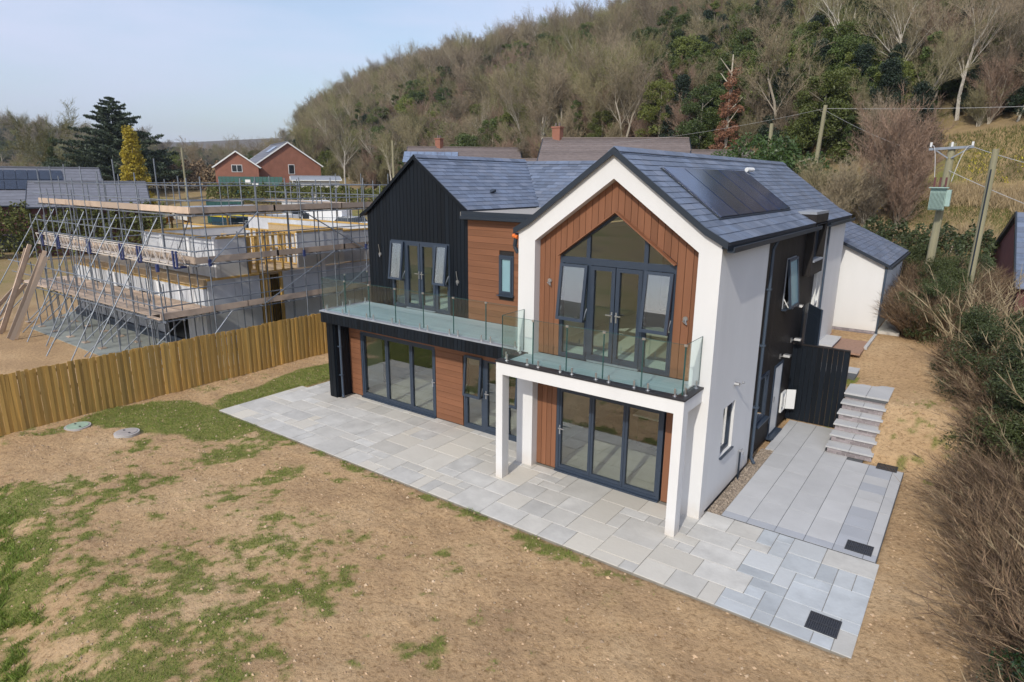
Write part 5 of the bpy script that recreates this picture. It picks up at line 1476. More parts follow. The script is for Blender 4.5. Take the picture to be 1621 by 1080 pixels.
# ================================================================== neighbouring houses
mat('brick_far', (.27, .115, .075), .85, .14, 1.2, rnd=.1)
mat('brick_maroon', (.12, .045, .045), .85, .14, 1.2)
mat('tile_brown', (.155, .125, .115), .8, .16, 2.5, rnd=.15)
mat('tile_grey', (.155, .16, .185), .7, .14, 2.0, rnd=.1)
mat('solar_far', (.02, .03, .05), .15, .2, 2, spec=.6)
mat('solar_glint', (.16, .21, .30), .12, .2, 2, spec=.8)  # glint put into the base colour, paler than the other far panels
mat('bargeboard', (.75, .75, .73), .6, .02, 3)
mat('pale_brick', (.52, .34, .24), .85, .1, 2)
def bungalow(nm, label, P0, P1, hz, half, drop, wall_m, roof_m, base, cat='house', chim=None, solar=None, barge='bargeboard', courses=9, win=(), overh=.3, win_m='white_plastic'):
    """ridge P0->P1 (x,y), ridge height hz; half = half width; drop = ridge to eave"""
    P0 = Vector((*P0, 0)); P1 = Vector((*P1, 0)); d = (P1 - P0).normalized(); s = Vector((d.y, -d.x, 0))   # s = side
    t = T(nm, label, cat, (P0.x, P0.y, base))
    ez = hz - drop
    m = MB(); W_ = half - overh
    ring_ = []
    for (p, k) in ((P0 + d * .25, 1), (P0 + d * .25, -1), (P1 - d * .25, -1), (P1 - d * .25, 1)): ring_.append(p + s * k * W_)
    z0 = base - 1.0; z1 = ez + drop * overh / half
    vs = [Vector((p.x, p.y, z0)) for p in ring_] + [Vector((p.x, p.y, z1)) for p in ring_] + [Vector((P0.x + d.x * .25, P0.y + d.y * .25, hz - .04)), Vector((P1.x - d.x * .25, P1.y - d.y * .25, hz - .04))]
    m.add(vs, [(0, 1, 5, 8, 4), (2, 3, 7, 9, 6), (1, 2, 6, 5), (3, 0, 4, 7)])
    m.build('wall', wall_m, t)
    sl = math.hypot(half, drop)
    for k in (1, -1):
        for c_ in range(courses):
            f0 = c_ / courses; f1 = (c_ + 1) / courses + .012
            a0 = P0 + s * k * half * f0; a1 = P0 + s * k * half * f1; b0 = P1 + s * k * half * f0; b1 = P1 + s * k * half * f1
            h0 = hz - drop * f0; h1 = hz - drop * f1
            v = [Vector((a0.x, a0.y, h0)), Vector((b0.x, b0.y, h0)), Vector((b1.x, b1.y, h1 + .035)), Vector((a1.x, a1.y, h1 + .035))]
            v += [q - Vector((0, 0, .06)) for q in v]
            q = MB(); q.add(v, [(0, 1, 2, 3), (7, 6, 5, 4), (3, 2, 6, 7), (0, 3, 7, 4), (1, 5, 6, 2)]); q.build('roof_course', roof_m, t)
    MB().bar((P0.x, P0.y, hz + .05), (P1.x, P1.y, hz + .05), .25, .12).build('ridge', roof_m, t)
    for (p, o_) in ((P0, -1), (P1, 1)):
        for k in (1, -1):
            e = p + s * k * half
            MB().bar((p.x + d.x * o_ * .05, p.y + d.y * o_ * .05, hz - .06), (e.x + d.x * o_ * .05, e.y + d.y * o_ * .05, ez - .06), .05, .17).build('bargeboard', barge, t)
    for k in (1, -1):
        a = P0 + s * k * (half + .03); b_ = P1 + s * k * (half + .03)
        MB().bar((a.x, a.y, ez - .02), (b_.x, b_.y, ez - .02), .12, .12).build('gutter', barge, t)
    if chim:
        for f in chim:
            c_ = P0 + (P1 - P0) * f; q = MB(); q.box(c_.x - .4, c_.x + .4, c_.y - .3, c_.y + .3, hz - .8, hz + .9); q.box(c_.x - .47, c_.x + .47, c_.y - .37, c_.y + .37, hz + .9, hz + 1.02)
            ch = q.build('chimney', 'brick_far', t)
            for g in (-.18, .18): MB().tube((c_.x + g, c_.y, hz + 1.02), (c_.x + g, c_.y, hz + 1.35), .1, n=8).build('chimney_pot', 'tile_brown', ch)
    if solar:
        (k, f0, f1, g0, g1, n_, rows, sm) = solar
        nrm = (s * k * drop + Vector((0, 0, half))).normalized()
        for i in range(n_):
            for r in range(rows):
                u0 = f0 + (f1 - f0) * i / n_; u1 = f0 + (f1 - f0) * (i + .95) / n_
                w0 = g0 + (g1 - g0) * r / rows; w1 = g0 + (g1 - g0) * (r + .95) / rows
                v = []
                for (u_, w_) in ((u0, w0), (u1, w0), (u1, w1), (u0, w1)):
                    p = P0 + (P1 - P0) * u_ + s * k * half * w_; v.append(Vector((p.x, p.y, hz - drop * w_)) + nrm * .12)
                v += [q - nrm * .05 for q in v]
                q = MB(); q.add(v, [(0, 1, 2, 3), (7, 6, 5, 4), (0, 4, 5, 1), (1, 5, 6, 2), (2, 6, 7, 3), (3, 7, 4, 0)]); q.build('solar_panel', sm, t)
    # windows: (side, along0, along1, z0, z1) side 1/-1 long walls, 'a'/'b' gables
    for (sd_, a0, a1, z0, z1) in win:
        if sd_ in (1, -1):
            o_ = s * sd_ * (W_ + .01); A = P0 + (P1 - P0) * a0 + o_; B = P0 + (P1 - P0) * a1 + o_; outv = s * sd_
        else:
            p = P0 + d * .24 if sd_ == 'a' else P1 - d * .24; outv = -d if sd_ == 'a' else d
            A = p + s * a0; B = p + s * a1
        zc = (z0 + z1) / 2
        w_ = MB(); w_.bar(Vector((A.x, A.y, zc)) + outv * .0, Vector((B.x, B.y, zc)) + outv * .0, .08, z1 - z0); wo = w_.build('window', win_m, t)
        dd = (B - A).normalized(); n_ = max(1, round((B - A).length / .65)); L2 = (B - A).length
        for i in range(n_):
            g0 = A + dd * (.07 + (L2 - .07) * i / n_); g1 = A + dd * ((L2 - .07) * (i + 1) / n_)
            q = MB(); q.bar(Vector((g0.x, g0.y, zc)) + outv * .035, Vector((g1.x, g1.y, zc)) + outv * .035, .03, z1 - z0 - .14); q.build('pane', 'car_glass', wo)
    return t
bungalow('bungalow', 'bungalow with long brown tiled roof and brick chimney behind the new house', (-29.5, 38.6), (-18.2, 44.4), 10.05, 5.2, 2.6, 'white_wall', 'tile_brown', 6.0, chim=(.10,), barge='dark_metal', courses=14)
bungalow('bungalow', 'small white gabled wing at the right end of the brown roofs', (-16.8, 41.5), (-12.5, 43.5), 8.9, 3.0, 1.3, 'white_wall', 'tile_brown', 6.0, barge='dark_metal', courses=8)
bungalow('bungalow', 'dark roofed brick bungalow with a glinting solar array', (-53.2, 45.2), (-43.0, 53.8), 10.1, 5.2, 2.3, 'brick_far', 'tile_brown', 5.0, chim=(.28,), barge='dark_metal', courses=12, solar=(1, -.02, .45, .30, .85, 8, 2, 'solar_glint'), win=(('b', -1.0, 0, 7.8, 8.6),))
bungalow('bungalow', 'low brown roof between the two bungalows behind the flat roof', (-41.5, 46.0), (-33.5, 49.0), 8.6, 3.5, 1.2, 'brick_far', 'tile_brown', 5.5, barge='dark_metal', courses=7)
bungalow('farm_building', 'long low building with two rows of solar panels on its slate roof', (-75.5, 3.0), (-70.5, 18.2), 7.2, 6.0, 3.4, 'brick_maroon', 'tile_grey', -.8, cat='building', barge='dark_metal', courses=12, solar=(1, .0, .80, .10, .62, 14, 2, 'solar_far'))  # walls coloured dark to stand in for shade below the roof
bungalow('barn', 'slate roofed outbuilding with a pale gable in front of the tall conifer', (-63.4, 9.6), (-60.0, 17.8), 5.95, 4.6, 2.0, 'brick_maroon', 'tile_grey', -.8, cat='building', barge='dark_metal', courses=9)  # same dark wall colour, shade under the eaves put into the brick
bungalow('bungalow', 'red roofed building at the far left edge', (-95, 8), (-93, 14.4), 9.6, 3.5, 2.0, 'brick_far', 'brick_far', 1.0, barge='bargeboard', courses=6)
bh = bungalow('brick_house', 'red brick house with white bargeboards and a wide side gable', (-92.5, 53.2), (-81.2, 48.4), 11.5, 5.0, 3.4, 'brick_far', 'tile_grey', 3.9, solar=(1, .55, .78, .18, .45, 3, 1, 'solar_glint'), win=(('b', -.8, .1, 6.9, 8.3),), courses=10)
bungalow('brick_house', 'small front gable wing of the red brick house', (-86.5, 43.5), (-81.6, 40.2), 9.95, 3.1, 2.2, 'brick_far', 'tile_grey', 3.8, win=(('b', -.7, .7, 7.1, 8.1),), courses=8)
bungalow('conservatory', 'low pale glazed roof in front of the brick house', (-73.5, 43.0), (-70.0, 48.5), 6.6, 2.2, .5, 'white_wall', 'lead', 3.6, cat='outbuilding', courses=3)
# brick house at the right edge
rh = T('brick_house', 'maroon brick gable with slate roof at the right edge behind the hedge', 'house', (8, 27, .8))
g0 = Vector((5.22, 22.0)); g1 = Vector((4.0, 32.0)); gp = Vector((4.93, 26.7))
m = MB(); m.add([(g0.x, g0.y, -.5), (g1.x, g1.y, -.5), (g1.x, g1.y, 2.25), (gp.x, gp.y, 5.15), (g0.x, g0.y, 2.45), (g0.x + 9, g0.y + .7, -.5), (g1.x + 9, g1.y + .7, -.5), (g1.x + 9, g1.y + .7, 2.25), (gp.x + 9, gp.y + .7, 5.15), (g0.x + 9, g0.y + .7, 2.45)], [(1, 0, 4, 3, 2), (0, 5, 9, 4), (1, 2, 7, 6), (5, 6, 7, 8, 9)]); m.build('wall', 'brick_maroon', rh)
def rside(e, z, k):
    n_ = 14
    for c_ in range(n_):
        f0 = c_ / n_; f1 = (c_ + 1.06) / n_
        a0 = gp.lerp(e, f0); a1 = gp.lerp(e, f1); h0 = 5.25 + (z - 5.25) * f0; h1 = 5.25 + (z - 5.25) * f1 + .03
        v = [(a0.x - .12, a0.y, h0), (a0.x + 9.2, a0.y + .7, h0), (a1.x + 9.2, a1.y + .7, h1), (a1.x - .12, a1.y, h1)]
        v = [Vector(q) for q in v] + [Vector(q) - Vector((0, 0, .06)) for q in v]
        q = MB(); q.add(v, [(0, 1, 2, 3), (7, 6, 5, 4), (3, 2, 6, 7), (0, 3, 7, 4)]); q.build('roof_course', 'slate', rh)
rside(g0 + Vector((0, -.3)), 2.40, 1); rside(g1 + Vector((0, .3)), 2.15, -1)
for e, z in ((g0 + Vector((0, -.3)), 2.36), (g1 + Vector((0, .3)), 2.1)): MB().bar((gp.x - .15, gp.y, 5.2), (e.x - .15, e.y, z), .06, .2).build('verge', 'dark_metal', rh)
MB().box(5.5, 9, 20.6, 21.9, -.5, 1.7).build('brick_wing', 'brick_far', rh)

# ================================================================== utility poles and wires
mat('pole_wood', (.26, .24, .15), .85, .2, 3, stretch=(1, 1, .15))
mat('transformer', (.30, .42, .38), .5, .08, 3)
mat('wire', (.40, .40, .40), .6, .02, 3)
def pole(x, y, zt, r, label, lean=(0, 0)):
    z0 = float(terrain(x, y)); t = T('utility_pole', label, 'utility pole', (x, y, z0))
    MB().tube((x, y, z0 - .5), (x + lean[0], y + lean[1], zt), r * 1.15, r * .9, n=10).build('post', 'pole_wood', t, smooth=False); return t
p1 = pole(2.12, 18.45, 8.0, .135, 'timber utility pole carrying a pale green transformer and crossarm', (.16, 0))
m = MB(); m.box(1.86, 2.36, 17.75, 18.25, 5.55, 6.35); m.build('transformer', 'transformer', p1)
for i in range(12): MB().box(1.86 + .012 + i * .041, 1.86 + .03 + i * .041, 17.62, 17.749, 5.6, 6.25).build('fin', 'transformer', p1)
MB().box(1.80, 2.42, 17.6, 18.3, 6.355, 6.39).build('lid', 'transformer', p1)
MB().box(2.362, 2.52, 17.70, 18.2, 5.70, 6.3).build('radiator', 'transformer', p1)
for x in (1.93, 2.11, 2.29): MB().tube((x, 17.95, 6.39), (x, 17.95, 6.75), .035, n=6).build('bushing', 'brick_maroon', p1)
MB().bar((1.55, 18.3, 7.78), (2.95, 18.3, 7.85), .09, .09).build('crossarm', 'galv', p1)
MB().bar((1.75, 18.3, 7.76), (2.2, 18.3, 7.45), .04, .04).bar((2.8, 18.3, 7.8), (2.3, 18.3, 7.45), .04, .04).build('strut', 'galv', p1)
for x in (1.6, 2.27, 2.9): MB().tube((x, 18.3, 7.86), (x, 18.3, 8.03), .04, n=6).build('insulator', 'white_plastic', p1)
def wire(p0, p1_, sag, r, label=None, par=None, n_=14):
    p0 = Vector(p0); p1_ = Vector(p1_); m = MB(); pr = None
    for i in range(n_ + 1):
        f = i / n_; q = p0.lerp(p1_, f) - Vector((0, 0, sag * 4 * f * (1 - f)))
        if pr is not None: m.tube(pr, q, r, n=4, cap=False)
        pr = q
    o = m.build('wire', 'wire', par)
    if label: tag(o, label, 'wire')
    return o
wire((1.6, 18.3, 7.8), (1.9, 17.95, 6.75), -.5, .014, par=p1, n_=8); wire((2.9, 18.3, 7.85), (2.45, 17.95, 6.6), -.45, .014, par=p1, n_=8)
p2 = pole(3.55, 15.5, 7.65, .105, 'plain weathered timber pole with a black cable beside the transformer pole', (.08, 0))
MB().tube((3.54, 15.34, 2.0), (3.60, 15.36, 7.0), .022, n=5).build('cable', 'dark_metal', p2)
p3 = pole(-6.1, 35.5, 11.3, .13, 'leaning grey pole in front of the wooded hillside', (.35, 0))
p4 = pole(-9.3, 36.7, 10.4, .14, 'short stump of a pole beside the laurel')
wire((2.9, 18.3, 7.85), (9, 12, 6.2), .25, .012, 'service wire running down from the crossarm to the right')
wire((2.3, 18.3, 7.0), (9, 13.5, 4.4), .2, .012, 'lower service wire crossing the daffodil bank')
wire((-5.75, 35.5, 11.1), (22, 40, 11.6), .5, .012, 'overhead wire running right in front of the dark evergreens')
wire((-5.75, 35.5, 11.1), (-30, 42, 9.6), .5, .008, 'overhead wire running left from the leaning grey pole')
wire((-5.75, 35.5, 11.0), (-1, 33, 8.6), .1, .008, 'stay wire from the leaning grey pole')
p5 = pole(-32.45, 22.97, 9.2, .08, 'tall thin pale pole left of the black gable')
p6 = pole(-70.5, 27.0, 9.6, .12, 'timber pole standing right of the golden conifer')

# ================================================================== plants
mat('bark', (.25, .215, .165), .9, .2, 4, rnd=.35, two=(.40, .37, .30))
mat('bark_pale', (.52, .48, .41), .85, .2, 4, rnd=.15)
mat('twig', (.24, .19, .13), .9, .18, .6, rnd=.32, two=(.205, .20, .075))
mat('twig_red', (.245, .165, .115), .9, .2, .6, rnd=.15)
mat('ivy', (.070, .105, .026), .55, .3, .8, rnd=.35, two=(.16, .18, .035), transl=.25)
mat('conifer', (.022, .040, .020), .6, .3, .8, rnd=.15, transl=.15)
mat('golden', (.42, .33, .03), .6, .25, 1.2, transl=.3)
mat('laurel_leaf', (.060, .105, .025), .4, .35, 1.0, rnd=.15, transl=.25)
mat('forsythia', (.62, .42, .02), .6, .2, 2, transl=.3)
mat('hedge_green', (.060, .080, .026), .6, .35, 1.0, rnd=.15, transl=.2)
mat('hedge_dry', (.24, .17, .10), .9, .25, 1.2, rnd=.15)
mat('dry_grass', (.36, .27, .15), .9, .2, 1.0)
mat('grass_blade', (.10, .18, .018), .7, .3, 1.2, transl=.3, col2=(.22, .29, .045), rnd=.35, two=(.22, .25, .05))
island_rand('grass_many', 'grass_blade')
mat('stem_tan', (.34, .26, .15), .85, .2, 2, rnd=.15)
mat('daffodil', (.62, .52, .03), .6, .15, 2)
NR = np.random.RandomState(21)
def rv(): 
    v = NR.normal(size=3); return Vector(v / np.linalg.norm(v))
def bare_tree(h, spread, seed, twn=9, lean=.1, tw=.035, rise=.55, levels=3, multi=1, first=.25):
    """trunk mesh data and twig triangles"""
    rr = random.Random(seed)
    tb = MB(); tv = []
    def perp(d):
        a = d.orthogonal().normalized(); a.rotate(Matrix.Rotation(rr.uniform(0, 6.283), 3, d)); return a
    def twigs(p, d, L_, n_):
        for _ in range(n_):
            dd = (d + perp(d) * rr.uniform(.3, 1.0) + Vector((0, 0, rise * .5))).normalized()
            l_ = L_ * rr.uniform(.6, 1.2); q = p + d * rr.uniform(0, L_)
            e = q + dd * l_; w_ = perp(dd) * tw * rr.uniform(.5, 1)
            tv.append((q - w_ * .5, q + w_ * .5, e))
            for k in range(2):
                f = rr.uniform(.3, .9); q2 = q + dd * l_ * f; d3 = (dd + perp(dd) * .7).normalized(); e2 = q2 + d3 * l_ * .55; w2 = perp(d3) * tw * .7
                tv.append((q2 - w2 * .5, q2 + w2 * .5, e2))
    def grow(p, d, L_, r, lev):
        n_ = 3 if lev < 2 else 2
        seg_ = L_ / n_
        for i in range(n_):
            d = (d + perp(d) * rr.uniform(.08, .22) + Vector((0, 0, .08 * rise))).normalized()
            q = p + d * seg_; r1 = r * (.80 if lev == 0 else .68)
            tb.tube(p, q, r, r1, n=6 if lev == 0 else (4 if lev == 1 else 3), cap=False)
            if lev >= 1: twigs(p, d, seg_ * 1.0, twn if lev > 1 else twn // 2)
            if lev < levels and (lev > 0 or i >= 1 or first < .2):
                for k in range(rr.choice((2, 3)) if lev < 2 else 2):
                    f = rr.uniform(.1, 1)
                    b_ = p.lerp(q, f); dd = (d * .75 + perp(d) * spread * rr.uniform(.6, 1.2) + Vector((0, 0, rise * .3))).normalized()
                    grow(b_, dd, L_ * rr.uniform(.48, .68), r1 * .55, lev + 1)
            p = q; r = r1
        twigs(p, d, seg_, twn)
    for k in range(multi):
        d0 = Vector((rr.uniform(-lean, lean) * (2 if multi > 1 else 1), rr.uniform(-lean, lean) * (2 if multi > 1 else 1), 1)).normalized()
        grow(Vector((rr.uniform(-.2, .2) * (multi > 1), rr.uniform(-.2, .2) * (multi > 1), -.3)), d0, h * .78, h * .018 + .03, 0)
    return tb, tv
def tri_mesh(name, tris, m_):
    V_ = np.array([[tuple(c) for c in t] for t in tris], np.float32).reshape(-1, 3)
    return npmesh(name, V_, np.arange(len(V_)).reshape(-1, 3), m_)
PROTO = {}
def proto_tree(key, h, spread, seed, bark='bark', twm='twig', **kw):
    tb, tv = bare_tree(h, spread, seed, **kw)
    PROTO[key] = [('trunk', tb.mesh('trunk', bark)), ('crown', tri_mesh('crown', tv, twm))]
def leaf_tris(pts, size, up=.3, aspect=.55, seed=1):
    """one leaf quad (two triangles) per point, random facing"""
    r_ = np.random.RandomState(seed); n_ = len(pts)
    a = r_.normal(size=(n_, 3)); a /= np.linalg.norm(a, axis=1)[:, None]
    b_ = r_.normal(size=(n_, 3)); b_ -= (a * b_).sum(1)[:, None] * a; b_ /= np.linalg.norm(b_, axis=1)[:, None]
    s_ = size * r_.uniform(.6, 1.3, (n_, 1))
    p0 = pts - a * s_; p1 = pts + b_ * s_ * aspect; p2 = pts + a * s_; p3 = pts - b_ * s_ * aspect
    V_ = np.stack([p0, p1, p2, p3], 1).reshape(-1, 3)
    return V_, np.arange(len(V_)).reshape(-1, 4)
def crown_points(kind, h, w_, n_, seed, clumps=40):
    r_ = np.random.RandomState(seed)
    C_ = []
    for k in range(clumps):
        f = r_.uniform(.08, 1)
        if kind == 'cone': rad = w_ * (1 - f) ** .8 * r_.uniform(.55, 1.05) + .1
        elif kind == 'column': rad = w_ * r_.uniform(.2, 1) * (1 - .5 * f)
        elif kind == 'dome': rad = w_ * math.sqrt(max(0, 1 - (f * 1.0 - .25) ** 2 / .62)) * r_.uniform(.45, 1)
        th = r_.uniform(0, 6.283)
        C_.append((rad * math.cos(th), rad * math.sin(th), f * h, r_.uniform(.6, 1.2)))
    C_ = np.array(C_)
    i = r_.randint(0, clumps, n_)
    d = r_.normal(size=(n_, 3)); d /= np.linalg.norm(d, axis=1)[:, None]
    rad = r_.uniform(.45, 1, (n_, 1)) * C_[i, 3:4] * w_ * .34
    return C_[i, :3] + d * rad * (1, 1, .75)
def proto_leafy(key, kind, h, w_, n_, size, m_, seed, clumps=40, tr=.16, aspect=.55):
    pts = crown_points(kind, h, w_, n_, seed, clumps)
    pts[:, 2] = np.maximum(pts[:, 2], .1)
    V_, F_ = leaf_tris(pts, size, seed=seed, aspect=aspect)
    me = npmesh('crown', V_, F_, m_, 4)
    tb = MB(); tb.tube((0, 0, -.4), (0, 0, h * .85), tr, tr * .3, n=6)
    for k in range(6):
        a = k * 1.1 + seed; z = h * (.2 + .1 * k); tb.tube((0, 0, z), (math.cos(a) * w_ * .7, math.sin(a) * w_ * .7, z + h * .12), tr * .4, .02, n=4, cap=False)
    PROTO[key] = [('trunk', tb.mesh('trunk', 'bark')), ('crown', me)]
proto_tree('ash', 12, .55, 1, twn=6, tw=.04)
proto_tree('oak', 10, .85, 2, twn=6, rise=.35, tw=.045)
proto_tree('birch', 11, .45, 3, bark='bark_pale', twn=5, rise=.7, tw=.03)
proto_tree('thin', 12, .40, 4, bark='bark_pale', twn=3, rise=.8)
proto_tree('scrub', 5, .6, 5, twn=8, multi=4, first=.1, levels=2, rise=.8)
proto_tree('redscrub', 6, .5, 6, twm='twig_red', twn=9, multi=4, first=.1, levels=2, rise=.9)
proto_tree('wideoak', 10, 1.05, 8, twn=10, rise=.25, tw=.05)
proto_leafy('ivyclad', 'column', 10, 1.6, 11000, .105, 'ivy', 11, 46)
proto_leafy('evergreen', 'dome', 9, 3.2, 15000, .12, 'ivy', 12, 60)
proto_leafy('yew', 'cone', 9, 3.0, 14000, .12, 'conifer', 13, 70)
proto_leafy('laurel', 'dome', 3.6, 2.6, 8000, .10, 'laurel_leaf', 14, 60)
def tree(key, x, y, s, rz, label, cat, group, nm='tree', sz=None, dz=0):
    z = float(terrain(x, y)) - .1 + dz
    t = T(nm, label, cat, (x, y, z), group)
    t.rotation_euler = (0, 0, rz); t.scale = (s, s, sz or s)
    for pn, me in PROTO[key]:
        o = bpy.data.objects.new(pn, me); COL.objects.link(o); o.parent = t
    return t
rw = random.Random(77)
# hillside wood: nearest trees are objects, the rest one mass
def in_view(x, y, pad=60):
    d = Vector((x, y, 8)) - CAMLOC; w_ = d.dot(fwd)
    if w_ <= 3: return False
    u = 810.5 + 1012 * d.dot(r2) / w_
    return -pad < u < 1621 + pad
def wood_s(x, y): return (x - 2) * .245 + (y - 40) * .97
cand = []
for _ in range(34000):
    s = rw.uniform(.5, 110) ; t_ = rw.uniform(-300, 70)
    x = 2 + t_ * .97 + s * .245; y = 40 - t_ * .245 + s * .97
    if not in_view(x, y): continue
    dcam = math.hypot(x - CAMLOC.x, y - CAMLOC.y)
    if -62 < x < -10 and s < 2.5: continue          # gardens behind the bungalows
    if (y - 47 + .73 * (x + 75)) / 1.238 < 1.5: continue
    if x > -1 and s < 5: continue
    cand.append((s, dcam, x, y))
cand.sort(key=lambda q: q[1])
# thin by spacing
grid = {}
kept = []
for (s, dc, x, y) in cand:
    sp = 2.2 if dc < 110 else 2.7
    k = (int(x // sp), int(y // sp))
    if k in grid: continue
    grid[k] = 1; kept.append((s, dc, x, y))
LAB = {'ash': ('bare ash tree standing in the hillside wood', 'bare trees in the hillside wood'), 'oak': ('broad bare oak standing in the hillside wood', 'bare oaks in the hillside wood'),
       'birch': ('slim pale barked birch in the hillside wood', 'birches in the hillside wood'), 'thin': ('tall thin pale stemmed tree in the hillside wood', 'thin pale trees in the hillside wood'),
       'scrub': ('bare many stemmed bush at the edge of the wood', 'bare bushes along the wood edge'), 'redscrub': ('reddish bare bush at the edge of the wood', 'reddish bushes along the wood edge'),
       'ivyclad': ('ivy covered trunk standing among the bare trees', 'ivy covered trees in the wood'), 'evergreen': ('round crowned evergreen among the bare trees', 'evergreens in the wood'), 'yew': ('dark pointed evergreen among the bare trees', 'dark evergreens in the wood')}
def kind_at(s, x, y):
    g = float(fbm(x + 300, y + 100, 3, .035)) + .04 + .26 * float(sstep(-48, -5, x)) * float(sstep(65, 30, s)) - .12 * float(sstep(35, 70, s)) + .07 * float(sstep(-60, -40, x) * sstep(-20, -35, x) )
    r = rw.random()
    if s < 3.5 and r < .5: return rw.choice(('scrub', 'redscrub', 'scrub'))
    if g > .62 and r < .72: return rw.choice(('ivyclad', 'evergreen', 'evergreen', 'yew'))
    if g > .50 and r < .34: return rw.choice(('ivyclad', 'ivyclad', 'evergreen'))
    if r > .87: return 'ivyclad'
    return rw.choice(('ash', 'ash', 'oak', 'birch', 'thin', 'ash'))
mass = {}
for i, (s, dc, x, y) in enumerate(kept):
    k = kind_at(s, x, y); sc = rw.uniform(.34, .72)
    if s > 75: sc *= .8
    if i < 290:
        l_, g_ = LAB[k]; tree(k, x, y, sc, rw.uniform(0, 6.28), l_, 'tree' if 'scrub' not in k else 'bush', g_, nm={'ash': 'bare_tree', 'oak': 'bare_tree', 'birch': 'birch_tree', 'thin': 'bare_tree', 'scrub': 'bare_bush', 'redscrub': 'bare_bush', 'ivyclad': 'ivy_clad_tree', 'evergreen': 'evergreen_tree', 'yew': 'evergreen_tree'}[k])
    else:
        mass.setdefault(k, []).append((x, y, float(terrain(x, y)) - .2, sc, rw.uniform(0, 6.28)))
for _ in range(2600):
    s = rw.uniform(1.5, 60) ; t_ = rw.uniform(-190, 60)
    x = 2 + t_ * .97 + s * .245; y = 40 - t_ * .245 + s * .97
    if not in_view(x, y) or (y - 47 + .73 * (x + 75)) / 1.238 < 1.5 or (x > -1 and s < 4): continue
    if -62 < x < -10 and s < 1.5: continue
    mass.setdefault(rw.choice(('scrub', 'scrub', 'redscrub', 'evergreen')), []).append((x, y, float(terrain(x, y)) - .2, rw.uniform(.3, .85) if rw.random() < .8 else .25, rw.uniform(0, 6.28)))
for _ in range(420):
    s = rw.uniform(4, 42); t_ = rw.uniform(-26, 40)
    x = 2 + t_ * .97 + s * .245; y = 40 - t_ * .245 + s * .97
    if not in_view(x, y) or (x > -1 and s < 5.5): continue
    mass.setdefault(rw.choice(('evergreen', 'evergreen', 'ivyclad', 'yew')), []).append((x, y, float(terrain(x, y)) - .2, rw.uniform(.35, .8), rw.uniform(0, 6.28)))
# the far left wooded ridge joins the mass
for _ in range(1800):
    d = rw.uniform(330, 600); a = R(rw.uniform(50, 100))
    x = -math.sin(a) * d; y = math.cos(a) * d
    mass.setdefault(rw.choice(('evergreen', 'oak', 'yew', 'ash')), []).append((x, y, float(terrain(x, y)) - .2, rw.uniform(.8, 1.3) * (.5 if a < R(66) else .85), rw.uniform(0, 6.28)))
for _ in range(700):
    d = rw.uniform(120, 300); a = R(rw.uniform(52, 88))
    x = -math.sin(a) * d; y = math.cos(a) * d
    if (d < 170 and rw.random() < .6) or (a < R(66) and rw.random() < .8): continue
    mass.setdefault(rw.choice(('scrub', 'oak', 'redscrub', 'ash', 'evergreen')), []).append((x, y, float(terrain(x, y)) - .2, rw.uniform(.16, .36), rw.uniform(0, 6.28)))
def scatter(name, items_by_key, label=None, cat=None):
    """one object: geometry nodes that set the tree meshes on points"""
    allv = []; rot = []; scl = []; ids = []
    keys = list(items_by_key)
    for ki, k in enumerate(keys):
        for (x, y, z, s, a) in items_by_key[k]: allv.append((x, y, z)); rot.append(a); scl.append(s); ids.append(ki)
    me = bpy.data.meshes.new(name); me.from_pydata(allv, [], [])
    for nm_, ty, dat in (('rz', 'FLOAT', rot), ('sc', 'FLOAT', scl), ('kid', 'INT', ids)):
        a = me.attributes.new(nm_, ty, 'POINT'); a.data.foreach_set('value', np.array(dat, np.int32 if ty == 'INT' else np.float32))
    ob = bpy.data.objects.new(name, me); COL.objects.link(ob)
    ng = bpy.data.node_groups.new(name, 'GeometryNodeTree')
    ng.interface.new_socket('Geometry', in_out='INPUT', socket_type='NodeSocketGeometry'); ng.interface.new_socket('Geometry', in_out='OUTPUT', socket_type='NodeSocketGeometry')
    n = ng.nodes; l = ng.links.new
    gi = n.new('NodeGroupInput'); go = n.new('NodeGroupOutput'); join = n.new('GeometryNodeJoinGeometry')
    rz = n.new('GeometryNodeInputNamedAttribute'); rz.data_type = 'FLOAT'; rz.inputs['Name'].default_value = 'rz'
    sc = n.new('GeometryNodeInputNamedAttribute'); sc.data_type = 'FLOAT'; sc.inputs['Name'].default_value = 'sc'
    kid = n.new('GeometryNodeInputNamedAttribute'); kid.data_type = 'INT'; kid.inputs['Name'].default_value = 'kid'
    cv = n.new('ShaderNodeCombineXYZ'); l(rz.outputs[0], cv.inputs[2])
    er = n.new('FunctionNodeEulerToRotation'); l(cv.outputs[0], er.inputs[0])
    for ki, k in enumerate(keys):
        V_ = []; 
        # one merged mesh per kind held in a hidden data block via Object Info is avoided: use a linked helper mesh object
        cmp_ = n.new('FunctionNodeCompare'); cmp_.data_type = 'INT'; cmp_.operation = 'EQUAL'; cmp_.inputs[3].default_value = ki
        l(kid.outputs[0], cmp_.inputs[2])
        for pn, mesh_ in PROTO[k]:
            src = FIRST[(k, pn)]
            oi = n.new('GeometryNodeObjectInfo'); oi.inputs['Object'].default_value = src; oi.transform_space = 'ORIGINAL'; oi.inputs['As Instance'].default_value = True
            ip = n.new('GeometryNodeInstanceOnPoints')
            l(gi.outputs[0], ip.inputs['Points']); l(cmp_.outputs[0], ip.inputs['Selection']); l(oi.outputs['Geometry'], ip.inputs['Instance']); l(er.outputs[0], ip.inputs['Rotation']); l(sc.outputs[0], ip.inputs['Scale'])
            l(ip.outputs[0], join.inputs[0])
    l(join.outputs[0], go.inputs[0])
    md = ob.modifiers.new('scatter', 'NODES'); md.node_group = ng
    tag(ob, label, cat, kind='stuff')
    return ob
